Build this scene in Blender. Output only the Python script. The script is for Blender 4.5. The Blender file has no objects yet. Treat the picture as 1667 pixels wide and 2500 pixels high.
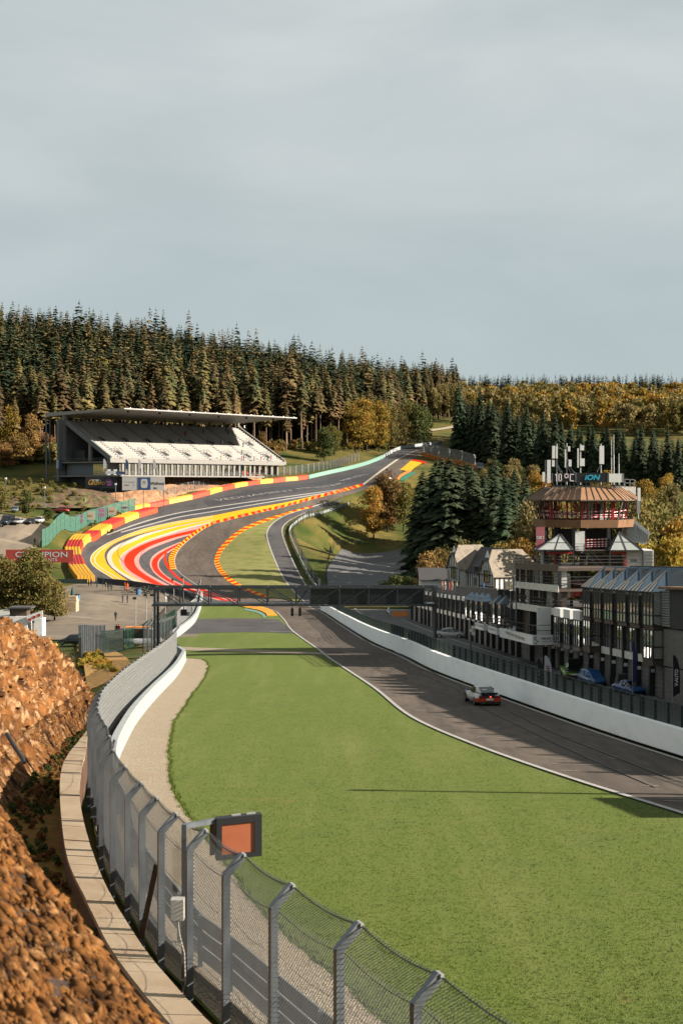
import bpy, bmesh, math, random
import numpy as np
from mathutils import Vector, Matrix

# ------------------------------------------------------------------ camera, sky, sun, exposure
SC = bpy.context.scene
COL = SC.collection
F, CX, HY = 3472.0, 833.5, 1190.0          # focal length (px), centre column, horizon row of a 1667x2500 frame
cam_d = bpy.data.cameras.new('camera'); cam = bpy.data.objects.new('camera', cam_d); COL.objects.link(cam)
cam_d.sensor_fit = 'VERTICAL'; cam_d.sensor_height = 36.0; cam_d.sensor_width = 24.0
cam_d.lens = 36.0 * F / 2500.0
cam_d.shift_y = -(1250.0 - HY) / 2500.0
cam_d.clip_start = 0.2; cam_d.clip_end = 8000
cam_d.dof.use_dof = True; cam_d.dof.focus_distance = 64.0; cam_d.dof.aperture_fstop = 2.4
cam.location = (0, 0, 0); cam.rotation_euler = (math.radians(90), 0, 0)
SC.camera = cam

SUN_EL, SUN_AZ = 25.0, 98.0                 # azimuth clockwise from +Y
se, sa = math.radians(SUN_EL), math.radians(SUN_AZ)
sunvec = Vector((math.sin(sa) * math.cos(se), math.cos(sa) * math.cos(se), math.sin(se)))
sun_d = bpy.data.lights.new('sun', 'SUN'); sun_d.energy = 5.0; sun_d.angle = math.radians(0.55); sun_d.color = (1.0, 0.90, 0.77)
sun = bpy.data.objects.new('sun', sun_d); COL.objects.link(sun)
sun.rotation_euler = sunvec.to_track_quat('Z', 'Y').to_euler()

W = bpy.data.worlds.new('World'); SC.world = W; W.use_nodes = True
nt = W.node_tree; nt.nodes.clear()
def wn(t, **k):
    n = nt.nodes.new(t)
    for a, b in k.items(): setattr(n, a, b)
    return n
w_out = wn('ShaderNodeOutputWorld'); w_bg = wn('ShaderNodeBackground'); w_bg.inputs[1].default_value = 1.0
sky = wn('ShaderNodeTexSky', sky_type='NISHITA', sun_disc=False, sun_elevation=se, sun_rotation=sa)
sky.air_density = 1.0; sky.dust_density = 1.5
sk = wn('ShaderNodeMix', data_type='RGBA', blend_type='MULTIPLY'); sk.inputs[0].default_value = 1.0
sk.inputs[7].default_value = (0.05, 0.05, 0.05, 1)
nt.links.new(sky.outputs[0], sk.inputs[6])
tc = wn('ShaderNodeTexCoord'); mp = wn('ShaderNodeMapping'); mp.inputs['Scale'].default_value = (1.0, 1.0, 3.2)
mp.inputs['Location'].default_value = (0.3, 0.1, 0.4)
nt.links.new(tc.outputs['Generated'], mp.inputs[0])
n1 = wn('ShaderNodeTexNoise'); n1.inputs['Scale'].default_value = 3.4; n1.inputs['Detail'].default_value = 6; n1.inputs['Roughness'].default_value = 0.5
n1.inputs['Distortion'].default_value = 0.35
nt.links.new(mp.outputs[0], n1.inputs['Vector'])
r1 = wn('ShaderNodeValToRGB'); nt.links.new(n1.outputs['Fac'], r1.inputs[0])
e = r1.color_ramp.elements
e[0].position = 0.34; e[0].color = (0.1449, 0.1610, 0.1590, 1)
e[1].position = 0.68; e[1].color = (0.1900, 0.2000, 0.1950, 1)
# the cloud deck thins to a bluer, darker band towards the horizon, all the way round
sx = wn('ShaderNodeSeparateXYZ'); nt.links.new(tc.outputs['Generated'], sx.inputs[0])
r2 = wn('ShaderNodeValToRGB'); nt.links.new(sx.outputs[2], r2.inputs[0])
e = r2.color_ramp.elements
e[0].position = 0.0; e[0].color = (0.0, 0.0, 0.0, 1)
e[1].position = 0.20; e[1].color = (1.0, 1.0, 1.0, 1)
low = wn('ShaderNodeMix', data_type='RGBA'); low.inputs[6].default_value = (0.1060, 0.1340, 0.1470, 1)
nt.links.new(r2.outputs[0], low.inputs[0]); nt.links.new(r1.outputs[0], low.inputs[7])
mx = wn('ShaderNodeMix', data_type='RGBA'); mx.inputs[0].default_value = 0.88
nt.links.new(sk.outputs[2], mx.inputs[6]); nt.links.new(low.outputs[2], mx.inputs[7])
nt.links.new(mx.outputs[2], w_bg.inputs[0]); nt.links.new(w_bg.outputs[0], w_out.inputs[0])
SC.view_settings.view_transform = 'Standard'; SC.view_settings.look = 'None'
SC.view_settings.exposure = 1.8; SC.view_settings.gamma = 1.0
SC.cycles.max_bounces = 6; SC.cycles.diffuse_bounces = 1; SC.cycles.glossy_bounces = 3
SC.cycles.transparent_max_bounces = 12; SC.cycles.sample_clamp_indirect = 6

ORD = ['leftmost', 'second from the left', 'third from the left', 'fourth from the left', 'fifth from the left', 'sixth from the left', 'seventh from the left', 'eighth from the left', 'ninth from the left', 'tenth from the left'] + [w + ' from the left' for w in ('eleventh', 'twelfth', 'thirteenth', 'fourteenth', 'fifteenth', 'sixteenth', 'seventeenth', 'eighteenth', 'nineteenth', 'twentieth', 'twenty first', 'twenty second', 'twenty third', 'twenty fourth')]
rnd = random.Random(7)
nrs = np.random.RandomState(7)

# ------------------------------------------------------------------ helpers
WL = {}                                       # world position of every thing's origin
def U(px, py, Y):                             # frame position + distance -> world point
    return Vector(((px - CX) / F * Y, Y, -(py - HY) / F * Y))
def tag(o, label=None, cat=None, group=None, kind=None):
    if label: o['label'] = label
    if cat: o['category'] = cat
    if group: o['group'] = group
    if kind: o['kind'] = kind
    return o
def E(name, label, cat, loc=(0, 0, 0), rz=0.0, group=None):
    o = bpy.data.objects.new(name, None); COL.objects.link(o); o.empty_display_size = 0.2
    o.location = loc; o.rotation_euler = (0, 0, rz); WL[o.name] = Vector(loc)
    return tag(o, label, cat, group)
def link(name, me, parent=None, loc=None):
    o = bpy.data.objects.new(name, me); COL.objects.link(o)
    if parent is not None: o.parent = parent; WL[o.name] = WL.get(parent.name, Vector((0, 0, 0)))
    elif loc is not None: o.location = loc; WL[o.name] = Vector(loc)
    else: WL[o.name] = Vector((0, 0, 0))
    return o
def copy_tree(o, parent=None):
    c = o.copy(); COL.objects.link(c)
    if parent is not None: c.parent = parent
    for ch in list(o.children): copy_tree(ch, c)
    return c

class MB:
    def __init__(s): s.v = []; s.f = []; s.m = []; s.mi = 0
    def add(s, vs, fs):
        b = len(s.v); s.v.extend([tuple(p) for p in vs])
        for f in fs: s.f.append(tuple(b + i for i in f)); s.m.append(s.mi)
        return s
    def quad(s, a, b, c, d): return s.add([a, b, c, d], [(0, 1, 2, 3)])
    def hexa(s, p):                            # 8 points: bottom ring 0-3, top ring 4-7
        return s.add(p, [(3, 2, 1, 0), (4, 5, 6, 7), (0, 1, 5, 4), (1, 2, 6, 5), (2, 3, 7, 6), (3, 0, 4, 7)])
    def box(s, x0, x1, y0, y1, z0, z1):
        return s.hexa([(x0, y0, z0), (x1, y0, z0), (x1, y1, z0), (x0, y1, z0), (x0, y0, z1), (x1, y0, z1), (x1, y1, z1), (x0, y1, z1)])
    def obox(s, c, u, hu, hv, z0, z1):         # box turned in plan: centre c, axis u (2d), half sizes
        u = Vector((u[0], u[1])).normalized(); v = Vector((-u.y, u.x)); c = Vector((c[0], c[1]))
        q = [c - u * hu - v * hv, c + u * hu - v * hv, c + u * hu + v * hv, c - u * hu + v * hv]
        return s.hexa([(p.x, p.y, z0) for p in q] + [(p.x, p.y, z1) for p in q])
    def bar(s, a, b, w, h=None, up=(0, 0, 1)):
        a = Vector(a); b = Vector(b); h = h or w; d = (b - a)
        if d.length < 1e-6: return s
        d.normalize(); up = Vector(up)
        if abs(d.dot(up)) > 0.98: up = Vector((1, 0, 0))
        r = d.cross(up).normalized() * (w / 2); t = r.cross(d).normalized() * (h / 2)
        return s.hexa([a - r - t, a + r - t, a + r + t, a - r + t, b - r - t, b + r - t, b + r + t, b - r + t])
    def tube(s, pts, rads, n=8, cap=True):
        pts = [Vector(p) for p in pts]
        if not hasattr(rads, '__len__'): rads = [rads] * len(pts)
        rings = []
        for i, p in enumerate(pts):
            d = (pts[min(i + 1, len(pts) - 1)] - pts[max(i - 1, 0)]).normalized()
            up = Vector((0, 0, 1)) if abs(d.z) < 0.9 else Vector((1, 0, 0))
            r = d.cross(up).normalized(); t = r.cross(d).normalized()
            rings.append([p + (r * math.cos(2 * math.pi * k / n) + t * math.sin(2 * math.pi * k / n)) * rads[i] for k in range(n)])
        vs = [q for R in rings for q in R]; fs = []
        for i in range(len(rings) - 1):
            for k in range(n):
                fs.append((i * n + k, i * n + (k + 1) % n, (i + 1) * n + (k + 1) % n, (i + 1) * n + k))
        if cap: fs.append(tuple(range(n - 1, -1, -1))); fs.append(tuple((len(rings) - 1) * n + k for k in range(n)))
        return s.add(vs, fs)
    def prism(s, poly, d):                     # polygon (3d points) pushed along vector d
        n = len(poly); d = Vector(d); vs = [Vector(p) for p in poly] + [Vector(p) + d for p in poly]
        return s.add(vs, [tuple(range(n - 1, -1, -1)), tuple(range(n, 2 * n))] + [(i, (i + 1) % n, n + (i + 1) % n, n + i) for i in range(n)])
    def loft(s, rings, cap=True):
        n = len(rings[0]); vs = [p for r in rings for p in r]; fs = []
        for i in range(len(rings) - 1):
            for k in range(n):
                fs.append((i * n + k, i * n + (k + 1) % n, (i + 1) * n + (k + 1) % n, (i + 1) * n + k))
        if cap: fs.append(tuple(range(n - 1, -1, -1))); fs.append(tuple((len(rings) - 1) * n + k for k in range(n)))
        return s.add(vs, fs)
    def mesh(s, name, mats, off=(0, 0, 0), smooth=False):
        me = bpy.data.meshes.new(name)
        o = np.array(off, dtype=float)
        V = np.array(s.v, dtype=float) - o if s.v else np.zeros((0, 3))
        me.from_pydata(V.tolist(), [], s.f)
        for m in (mats if isinstance(mats, (list, tuple)) else [mats]): me.materials.append(m)
        if any(s.m): me.polygons.foreach_set('material_index', s.m)
        if smooth: me.polygons.foreach_set('use_smooth', [True] * len(me.polygons))
        me.update(); return me
    def build(s, name, mats, parent=None, smooth=False, loc=None):
        off = WL.get(parent.name, Vector((0, 0, 0))) if parent is not None else (loc or (0, 0, 0))
        return link(name, s.mesh(name, mats, off, smooth), parent, loc)

def np_mesh(name, V, Fc, mats, smooth=False, mi=None):
    me = bpy.data.meshes.new(name); V = np.asarray(V, dtype=np.float32); Fc = np.asarray(Fc, dtype=np.int32)
    nf, k = Fc.shape
    me.vertices.add(len(V)); me.vertices.foreach_set('co', V.ravel())
    me.loops.add(nf * k); me.loops.foreach_set('vertex_index', Fc.ravel())
    me.polygons.add(nf); me.polygons.foreach_set('loop_start', np.arange(0, nf * k, k, dtype=np.int32))
    for m in (mats if isinstance(mats, (list, tuple)) else [mats]): me.materials.append(m)
    if mi is not None: me.polygons.foreach_set('material_index', np.asarray(mi, dtype=np.int32))
    if smooth: me.polygons.foreach_set('use_smooth', np.ones(nf, dtype=bool))
    me.update(calc_edges=True); me.validate(); return me

# ------------------------------------------------------------------ materials
MATS = {}
GAL = 0.47                                    # all base colours were read from the sunlit photograph; scaled to real albedo here
def mat(name, c1, c2=None, scale=4.0, rough=0.7, metal=0.0, bump=0.0, bscale=None, c3=None, scale3=0.3, f3=(0.5, 0.7),
        stretch=(1, 1, 1), rand=0.0, spec=0.5, detail=6.0, lo=0.35, hi=0.65, obj=False, transl=0.0, emit=None, es=1.0, gal=GAL, sheen=0.0):
    m = bpy.data.materials.new(name); m.use_nodes = True; t = m.node_tree; N = t.nodes; L = t.links
    b = N['Principled BSDF']; b.inputs['Roughness'].default_value = rough; b.inputs['Metallic'].default_value = metal
    b.inputs['Specular IOR Level'].default_value = spec
    c4 = lambda c: (c[0] * gal, c[1] * gal, c[2] * gal, 1)
    b.inputs['Base Color'].default_value = c4(c1); out = None
    if c2 is not None or bump:
        if obj:
            g = N.new('ShaderNodeTexCoord'); src = g.outputs['Object']
        else:
            g = N.new('ShaderNodeNewGeometry'); src = g.outputs['Position']
        mpn = N.new('ShaderNodeMapping'); mpn.inputs['Scale'].default_value = stretch; L.new(src, mpn.inputs[0]); src = mpn.outputs[0]
    if c2 is not None:
        n = N.new('ShaderNodeTexNoise'); n.inputs['Scale'].default_value = scale; n.inputs['Detail'].default_value = detail
        n.inputs['Roughness'].default_value = 0.6; L.new(src, n.inputs['Vector'])
        r = N.new('ShaderNodeValToRGB'); L.new(n.outputs['Fac'], r.inputs[0])
        r.color_ramp.elements[0].position = lo; r.color_ramp.elements[0].color = c4(c1)
        r.color_ramp.elements[1].position = hi; r.color_ramp.elements[1].color = c4(c2); out = r.outputs[0]
        if c3 is not None:
            n3 = N.new('ShaderNodeTexNoise'); n3.inputs['Scale'].default_value = scale3; n3.inputs['Detail'].default_value = 5; L.new(src, n3.inputs['Vector'])
            r3 = N.new('ShaderNodeValToRGB'); L.new(n3.outputs['Fac'], r3.inputs[0])
            r3.color_ramp.elements[0].position = f3[0]; r3.color_ramp.elements[1].position = f3[1]
            mxn = N.new('ShaderNodeMix'); mxn.data_type = 'RGBA'; L.new(r3.outputs[0], mxn.inputs[0]); L.new(out, mxn.inputs[6])
            mxn.inputs[7].default_value = c4(c3); out = mxn.outputs[2]
    if rand:
        oi = N.new('ShaderNodeObjectInfo'); hs = N.new('ShaderNodeHueSaturation')
        mr = N.new('ShaderNodeMapRange'); L.new(oi.outputs['Random'], mr.inputs[0]); mr.inputs[3].default_value = 1 - rand; mr.inputs[4].default_value = 1 + rand
        L.new(mr.outputs[0], hs.inputs['Value'])
        mh = N.new('ShaderNodeMapRange'); ml = N.new('ShaderNodeMath'); ml.operation = 'FRACT'
        m7 = N.new('ShaderNodeMath'); m7.operation = 'MULTIPLY'; m7.inputs[1].default_value = 7.31
        L.new(oi.outputs['Random'], m7.inputs[0]); L.new(m7.outputs[0], ml.inputs[0]); L.new(ml.outputs[0], mh.inputs[0])
        mh.inputs[3].default_value = 0.5 - rand * 0.07; mh.inputs[4].default_value = 0.5 + rand * 0.05; L.new(mh.outputs[0], hs.inputs['Hue'])
        if out is not None: L.new(out, hs.inputs['Color'])
        else: hs.inputs['Color'].default_value = c4(c1)
        out = hs.outputs[0]
    if out is not None: L.new(out, b.inputs['Base Color'])
    if bump:
        nb = N.new('ShaderNodeTexNoise'); nb.inputs['Scale'].default_value = bscale or scale * 2; nb.inputs['Detail'].default_value = 4; L.new(src, nb.inputs['Vector'])
        bp = N.new('ShaderNodeBump'); bp.inputs['Strength'].default_value = min(1.0, bump); bp.inputs['Distance'].default_value = 0.05 * max(1, bump)
        L.new(nb.outputs['Fac'], bp.inputs['Height']); L.new(bp.outputs[0], b.inputs['Normal'])
    if transl:
        tr = N.new('ShaderNodeBsdfTranslucent'); ms = N.new('ShaderNodeMixShader'); ms.inputs[0].default_value = transl
        if out is not None: L.new(out, tr.inputs[0])
        else: tr.inputs[0].default_value = c4(c1)
        L.new(b.outputs[0], ms.inputs[1]); L.new(tr.outputs[0], ms.inputs[2]); L.new(ms.outputs[0], N['Material Output'].inputs[0])
    if sheen: b.inputs['Sheen Weight'].default_value = sheen; b.inputs['Sheen Roughness'].default_value = .45; b.inputs['Sheen Tint'].default_value = (.8, .95, .42, 1)
    if emit: b.inputs['Emission Color'].default_value = c4(emit); b.inputs['Emission Strength'].default_value = es
    MATS[name] = m; return m
def C(r, g, b):                                # sRGB 0-255 -> linear
    f = lambda v: (v / 255) / 12.92 if v / 255 <= 0.04045 else ((v / 255 + 0.055) / 1.055) ** 2.4
    return (f(r), f(g), f(b))

def font_mesh(text, size, depth=0.0, align='CENTER', shear=0.0, bold=0.0):
    cu = bpy.data.curves.new('t', 'FONT'); cu.body = text; cu.size = size; cu.align_x = align; cu.align_y = 'CENTER'
    cu.extrude = depth; cu.shear = shear; cu.offset = bold; cu.resolution_u = 3
    o = bpy.data.objects.new('t', cu); COL.objects.link(o)
    dg = bpy.context.evaluated_depsgraph_get(); me = bpy.data.meshes.new_from_object(o.evaluated_get(dg))
    bpy.data.objects.remove(o); bpy.data.curves.remove(cu); return me
def text(name, body, size, m, origin, xdir, ydir, parent=None, depth=0.004, sx=1.0, shear=0.0, bold=0.0, align='CENTER'):
    me = font_mesh(body, size, depth, align, shear, bold)
    x = Vector(xdir).normalized(); y = Vector(ydir).normalized(); z = x.cross(y)
    o = Vector(origin) - (WL.get(parent.name, Vector((0, 0, 0))) if parent is not None else Vector((0, 0, 0)))
    M4 = Matrix(((x.x * sx, y.x, z.x, o.x), (x.y * sx, y.y, z.y, o.y), (x.z * sx, y.z, z.z, o.z), (0, 0, 0, 1)))
    me.transform(M4); me.materials.clear(); me.materials.append(m)
    return link(name, me, parent)

# ------------------------------------------------------------------ terrain height field
PY = [-60, 0, 10, 25, 41, 60, 75, 99, 125, 150, 200, 250, 280, 305]
PZ = [-9.0, -9.3, -9.6, -10.2, -10.9, -12.3, -13.5, -15.2, -16.5, -17.6, -20.5, -23.2, -24.3, -24.7]
cps = []
for y, z in zip(PY, PZ):
    for x in (-14, 2, 20): cps.append((x, y, z))
    cps.append((60, y, z - 1.5)); cps.append((130, y, z - 1)); cps.append((-60, y, z + (1.5 if y < 60 else -1.0)))
    cps.append((260, y, z + 15)); cps.append((-220, y, z + (10 if y < 200 else 5)))
def cp(px, py, Y): p = U(px, py, Y); cps.append((p.x, p.y, p.z))
for q in [ # eau rouge bottom and the climb
  (614, 1448, 321), (521, 1448, 322), (491, 1431, 333), (574, 1429, 334), (428, 1393, 358), (534, 1400, 353), (431, 1360, 379), (525, 1360, 380),
  (451, 1333, 394), (540, 1333, 394), (491, 1302, 407), (580, 1297, 409), (558, 1275, 420), (625, 1275, 421), (700, 1233, 445), (700, 1250, 440),
  (885, 1184, 480), (960, 1180, 477), (830, 1200, 468), (971, 1122, 567), (1010, 1122, 560), (1030, 1095, 622), (1076, 1086, 668),
  (219, 1413, 338), (179, 1362, 366), (201, 1315, 388), (250, 1284, 402), (312, 1257, 417), (384, 1244, 428), (415, 1224, 440), (536, 1192, 463),
  (696, 1175, 490), (753, 1166, 502), (885, 1135, 545), (934, 1116, 582), (971, 1097, 622),
  (300, 1350, 374), (300, 1400, 345), (300, 1310, 392), (400, 1290, 408),
  # plaza, left
  (318, 1518, 273), (265, 1441, 322), (420, 1480, 300), (150, 1500, 262), (180, 1450, 300), (60, 1500, 262), (200, 1572, 200), (330, 1560, 205), (60, 1600, 190),
  # car park, bank, stand
  (107, 1338, 358), (30, 1345, 352), (160, 1291, 385), (310, 1246, 423), (100, 1402, 338), (20, 1400, 338), (60, 1280, 372), (0, 1285, 368), (150, 1232, 412), (20, 1232, 410),
  (150, 1196, 426), (20, 1190, 428), (230, 1196, 440), (103, 1168, 456), (0, 1150, 465), (330, 1180, 452), (330, 1228, 437),
  (540, 1168, 486), (700, 1140, 520), (640, 1140, 515),
  # pit exit road, bank down to the old road
  (690, 1408, 349), (721, 1445, 324), (672, 1304, 405), (693, 1304, 404), (745, 1262, 432), (850, 1209, 462),
  (800, 1426, 348), (900, 1426, 346), (850, 1337, 428), (800, 1345, 422), (1000, 1337, 428), (1000, 1426, 344), (934, 1319, 442), (880, 1250, 458), (1000, 1250, 470),
  (830, 1300, 440), (780, 1300, 425), (755, 1380, 370),
  # crest of the climb: car park, verge
  (1180, 1150, 555), (1110, 1128, 585), (1060, 1150, 520), (1230, 1175, 535), (1100, 1200, 480), (1040, 1240, 470)]: cp(*q)
for q in [(40, 300, -25), (90, 300, -24), (150, 300, -18), (60, 420, -19), (110, 420, -14), (170, 420, -5), (95, 520, 0), (150, 520, 6), (240, 500, 12),
          # hill left
          (-110, 482, 9), (-160, 470, 10), (-70, 520, 12), (-30, 550, 13), (0, 585, 16), (20, 640, 21), (-120, 600, 34), (-40, 620, 26), (-60, 700, 42), (-180, 600, 38),
          (-190, 800, 73), (-90, 850, 66), (0, 850, 49), (60, 740, 27), (70, 720, 25.5), (55, 780, 33), (75, 800, 36), (-300, 700, 62), (-300, 1000, 85), (-100, 1100, 74), (60, 1100, 66), (90, 900, 45), (40, 960, 50),
          (110, 600, 12), (160, 640, 20), (110, 760, 26), (150, 850, 37), (200, 850, 38), (240, 700, 22), (300, 900, 36), (160, 1000, 55), (260, 1150, 69), (320, 1250, 74), (420, 1000, 56),
          (-500, 600, 60), (-500, 1400, 90), (0, 1500, 62), (400, 1600, 72), (800, 1200, 60), (700, 500, 20), (700, 0, 10), (-600, 0, 20), (0, -300, 0), (0, 2500, 60), (1500, 2500, 60), (-1500, 2500, 80)]:
    cps.append(q)
cps = np.array(cps, dtype=float)
def tps(d2): return np.where(d2 > 0, 0.5 * d2 * np.log(d2 + 1e-12), 0.0)
S = 100.0
P2 = cps[:, :2] / S; NP = len(P2)
K = tps(((P2[:, None] - P2[None]) ** 2).sum(-1)) + np.eye(NP) * 2e-4
Q = np.hstack([np.ones((NP, 1)), P2])
A = np.block([[K, Q], [Q.T, np.zeros((3, 3))]])
sol = np.linalg.solve(A, np.concatenate([cps[:, 2], np.zeros(3)]))
def tz(x, y):
    x = np.atleast_1d(np.asarray(x, dtype=float)); y = np.atleast_1d(np.asarray(y, dtype=float)); out = np.empty(x.shape)
    p = np.stack([x.ravel(), y.ravel()], -1) / S; o = out.ravel()
    for i in range(0, len(p), 20000):
        q = p[i:i + 20000]; d2 = ((q[:, None] - P2[None]) ** 2).sum(-1)
        o[i:i + 20000] = tps(d2) @ sol[:NP] + sol[NP] + q @ sol[NP + 1:]
    return o.reshape(x.shape)
tz_exact = tz
_hx = np.arange(-170.0, 171.0, 1.0); _hy = np.arange(0.0, 760.0, 1.0)
_HG = tz_exact(*np.meshgrid(_hx, _hy, indexing='ij'))
def tz(x, y):
    x = np.atleast_1d(np.asarray(x, dtype=float)); y = np.atleast_1d(np.asarray(y, dtype=float))
    ins = (x > -169) & (x < 169) & (y > 1) & (y < 758)
    fx = np.clip(x + 170, 0, 339); fy = np.clip(y, 0, 757); i = fx.astype(int); j = fy.astype(int); u = fx - i; v = fy - j
    i = np.minimum(i, 339); z = _HG[i, j] * (1 - u) * (1 - v) + _HG[i + 1, j] * u * (1 - v) + _HG[i, j + 1] * (1 - u) * v + _HG[i + 1, j + 1] * u * v
    if not ins.all(): z = z.copy(); z[~ins] = tz_exact(x[~ins], y[~ins])
    return z
def tz1(x, y): return float(tz(x, y)[0])
_GYN = np.concatenate([np.arange(18, 120, 0.5), np.arange(120, 757, 1.0)]); _GYF = np.arange(757, 1600, 4.0)
def G(px, py):                                 # frame position -> point on the terrain
    for _GY in (_GYN, _GYF):
        x = (px - CX) / F * _GY; z = -(py - HY) / F * _GY
        if _GY is _GYN:
            k_ = np.abs(x) < 168; d = np.where(k_, z - tz(np.where(k_, x, 0), _GY), 1.0)
        else: d = z - tz(x, _GY)
        k = np.nonzero(d < 0)[0]
        if len(k): break
    if len(k) == 0: Y = _GY[-1]
    elif k[0] == 0: Y = _GY[0]
    else:
        i = k[0]; a, b = d[i - 1], d[i]; Y = _GY[i - 1] + (_GY[i] - _GY[i - 1]) * a / (a - b)
    X = (px - CX) / F * Y; return Vector((X, Y, tz1(X, Y)))
def spline(pts, n):                            # Catmull-Rom through pts, n samples
    P = np.array([list(p) for p in pts], dtype=float)
    if len(P) < 3:
        t = np.linspace(0, 1, n)[:, None]; return P[0] * (1 - t) + P[-1] * t
    P = np.vstack([2 * P[0] - P[1], P, 2 * P[-1] - P[-2]]); m = len(P) - 3; out = []
    for t in np.linspace(0, m, n):
        i = min(int(t), m - 1); u = t - i; a, b, c, d = P[i:i + 4]
        out.append(0.5 * ((2 * b) + (-a + c) * u + (2 * a - 5 * b + 4 * c - d) * u * u + (-a + 3 * b - 3 * c + d) * u ** 3))
    return np.array(out)
def resample(P, n):
    P = np.asarray(P, dtype=float); s = np.concatenate([[0], np.cumsum(np.linalg.norm(np.diff(P[:, :2], axis=0), axis=1))])
    t = np.linspace(0, s[-1], n); return np.stack([np.interp(t, s, P[:, k]) for k in range(P.shape[1])], -1)
def ground_line(pts, n=None, dens=60):         # frame polyline -> plan polyline on the terrain
    q = spline(pts, dens); g = np.array([list(G(a, b)) for a, b in q])
    return resample(g, n) if n else g
def sheet(name, A_, B_, m, off, nc=4, parent=None, step=2.0, label=None, kind=None, by_index=False):
    """drape a strip between two plan polylines (Nx2+) on the terrain"""
    A_ = np.asarray(A_)[:, :2]; B_ = np.asarray(B_)[:, :2]
    if not by_index:
        L = max(np.linalg.norm(np.diff(A_, axis=0), axis=1).sum(), np.linalg.norm(np.diff(B_, axis=0), axis=1).sum())
        n = max(3, int(L / step)); A_ = resample(A_, n); B_ = resample(B_, n)
    n = len(A_); t = np.linspace(0, 1, nc + 1)[None, :, None]
    P = A_[:, None] * (1 - t) + B_[:, None] * t
    z = tz(P[..., 0].ravel(), P[..., 1].ravel()) + off
    V = np.column_stack([P.reshape(-1, 2), z]); w = nc + 1
    i, j = np.meshgrid(np.arange(n - 1), np.arange(nc), indexing='ij'); a = (i * w + j).ravel()
    Fc = np.stack([a, a + 1, a + w + 1, a + w], -1)
    # make faces look up
    p = V[Fc[len(Fc) // 2]]; nz = np.cross(p[1] - p[0], p[2] - p[0])[2]
    if nz < 0: Fc = Fc[:, ::-1]
    o = link(name, np_mesh(name, V, Fc, m, smooth=True), parent)
    if kind: o['kind'] = kind
    if label: o['label'] = label
    return o
def line_sheet(name, P, w, m, off, parent=None, step=2.0, side=0.0):
    P = resample(np.asarray(P)[:, :2], max(3, int(np.linalg.norm(np.diff(np.asarray(P)[:, :2], axis=0), axis=1).sum() / step)))
    d = np.gradient(P, axis=0); d /= np.linalg.norm(d, axis=1)[:, None] + 1e-9; nrm = np.column_stack([-d[:, 1], d[:, 0]])
    return sheet(name, P + nrm * (w / 2 + side), P - nrm * (w / 2 - side), m, off, nc=1, parent=parent, by_index=True)
# ------------------------------------------------------------------ the setting: ground, track, markings
m_ground = mat('rough_grass', C(98, 98, 48), C(132, 112, 60), scale=0.35, bump=0.6, bscale=6, c3=C(70, 84, 36), scale3=0.06, f3=(0.42, 0.62), rough=0.95, spec=0.1)
m_grass = mat('mown_grass', (0.086, 0.138, 0.012), (0.165, 0.215, 0.034), scale=14, bump=0.9, bscale=26, c3=(0.158, 0.186, 0.036), scale3=1.1, f3=(0.46, 0.78), rough=0.9, spec=0.12, detail=10, lo=.3, hi=.7, sheen=.035)
def worn(m, c, scale, lo, hi, stretch=(1, 1, 1)):   # extra worn or dry patches over a finished material
    N = m.node_tree.nodes; L = m.node_tree.links; b = N['Principled BSDF']; src = b.inputs['Base Color'].links[0].from_socket
    g = N.new('ShaderNodeNewGeometry'); mp_ = N.new('ShaderNodeMapping'); mp_.inputs['Scale'].default_value = stretch; L.new(g.outputs['Position'], mp_.inputs[0])
    n = N.new('ShaderNodeTexNoise'); n.inputs['Scale'].default_value = scale; n.inputs['Detail'].default_value = 7; n.inputs['Roughness'].default_value = .62; L.new(mp_.outputs[0], n.inputs['Vector'])
    r = N.new('ShaderNodeValToRGB'); r.color_ramp.elements[0].position = lo; r.color_ramp.elements[1].position = hi; L.new(n.outputs['Fac'], r.inputs[0])
    x = N.new('ShaderNodeMix'); x.data_type = 'RGBA'; L.new(r.outputs[0], x.inputs[0]); L.new(src, x.inputs[6]); x.inputs[7].default_value = (c[0] * GAL, c[1] * GAL, c[2] * GAL, 1); L.new(x.outputs[2], b.inputs['Base Color'])
worn(m_grass, (.185, .215, .050), .5, .48, .72, (1.1, .07, 1)); worn(m_grass, (.28, .19, .06), .22, .66, .80, (1, 1.6, 1)); worn(m_grass, (.10, .15, .026), .5, .52, .80)
m_grass2 = mat('verge_grass', (0.26, 0.260, 0.080), (0.35, 0.32, 0.125), scale=3, bump=0.8, bscale=9, c3=(0.19, 0.22, 0.054), scale3=.35, f3=(0.46, 0.70), rough=0.9, spec=0.12, detail=10)
m_asph = mat('asphalt', C(105, 95, 87), C(125, 113, 103), scale=0.25, stretch=(1, 0.25, 1), c3=C(94, 86, 80), scale3=1.6, f3=(0.45, 0.75), rough=0.85, spec=0.1, bump=0.15, bscale=40, detail=10)
m_asph2 = mat('asphalt_dark', C(92, 90, 92), C(104, 101, 101), scale=0.4, c3=C(82, 82, 86), scale3=2.5, f3=(0.5, 0.8), rough=0.85, spec=0.12)
m_pit = mat('asphalt_pit', C(104, 104, 106), C(122, 121, 121), scale=0.3, stretch=(1, 0.3, 1), rough=0.85, spec=0.15)
m_navy = mat('paint_dark', C(52, 54, 62), C(66, 67, 74), scale=0.5, rough=0.7)
m_plaza = mat('plaza_tarmac', C(122, 112, 100), C(150, 136, 118), scale=0.09, c3=C(122, 110, 100), scale3=0.5, f3=(0.5, 0.75), rough=0.85, spec=0.2, stretch=(1, .4, 1))
m_gravel = mat('gravel', C(118, 104, 86), C(214, 198, 172), scale=15, bump=1.0, bscale=18, rough=0.95, spec=0.1, detail=3, lo=0.3, hi=0.62, c3=C(182, 162, 136), scale3=0.4, f3=(0.5, .8))
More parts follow.
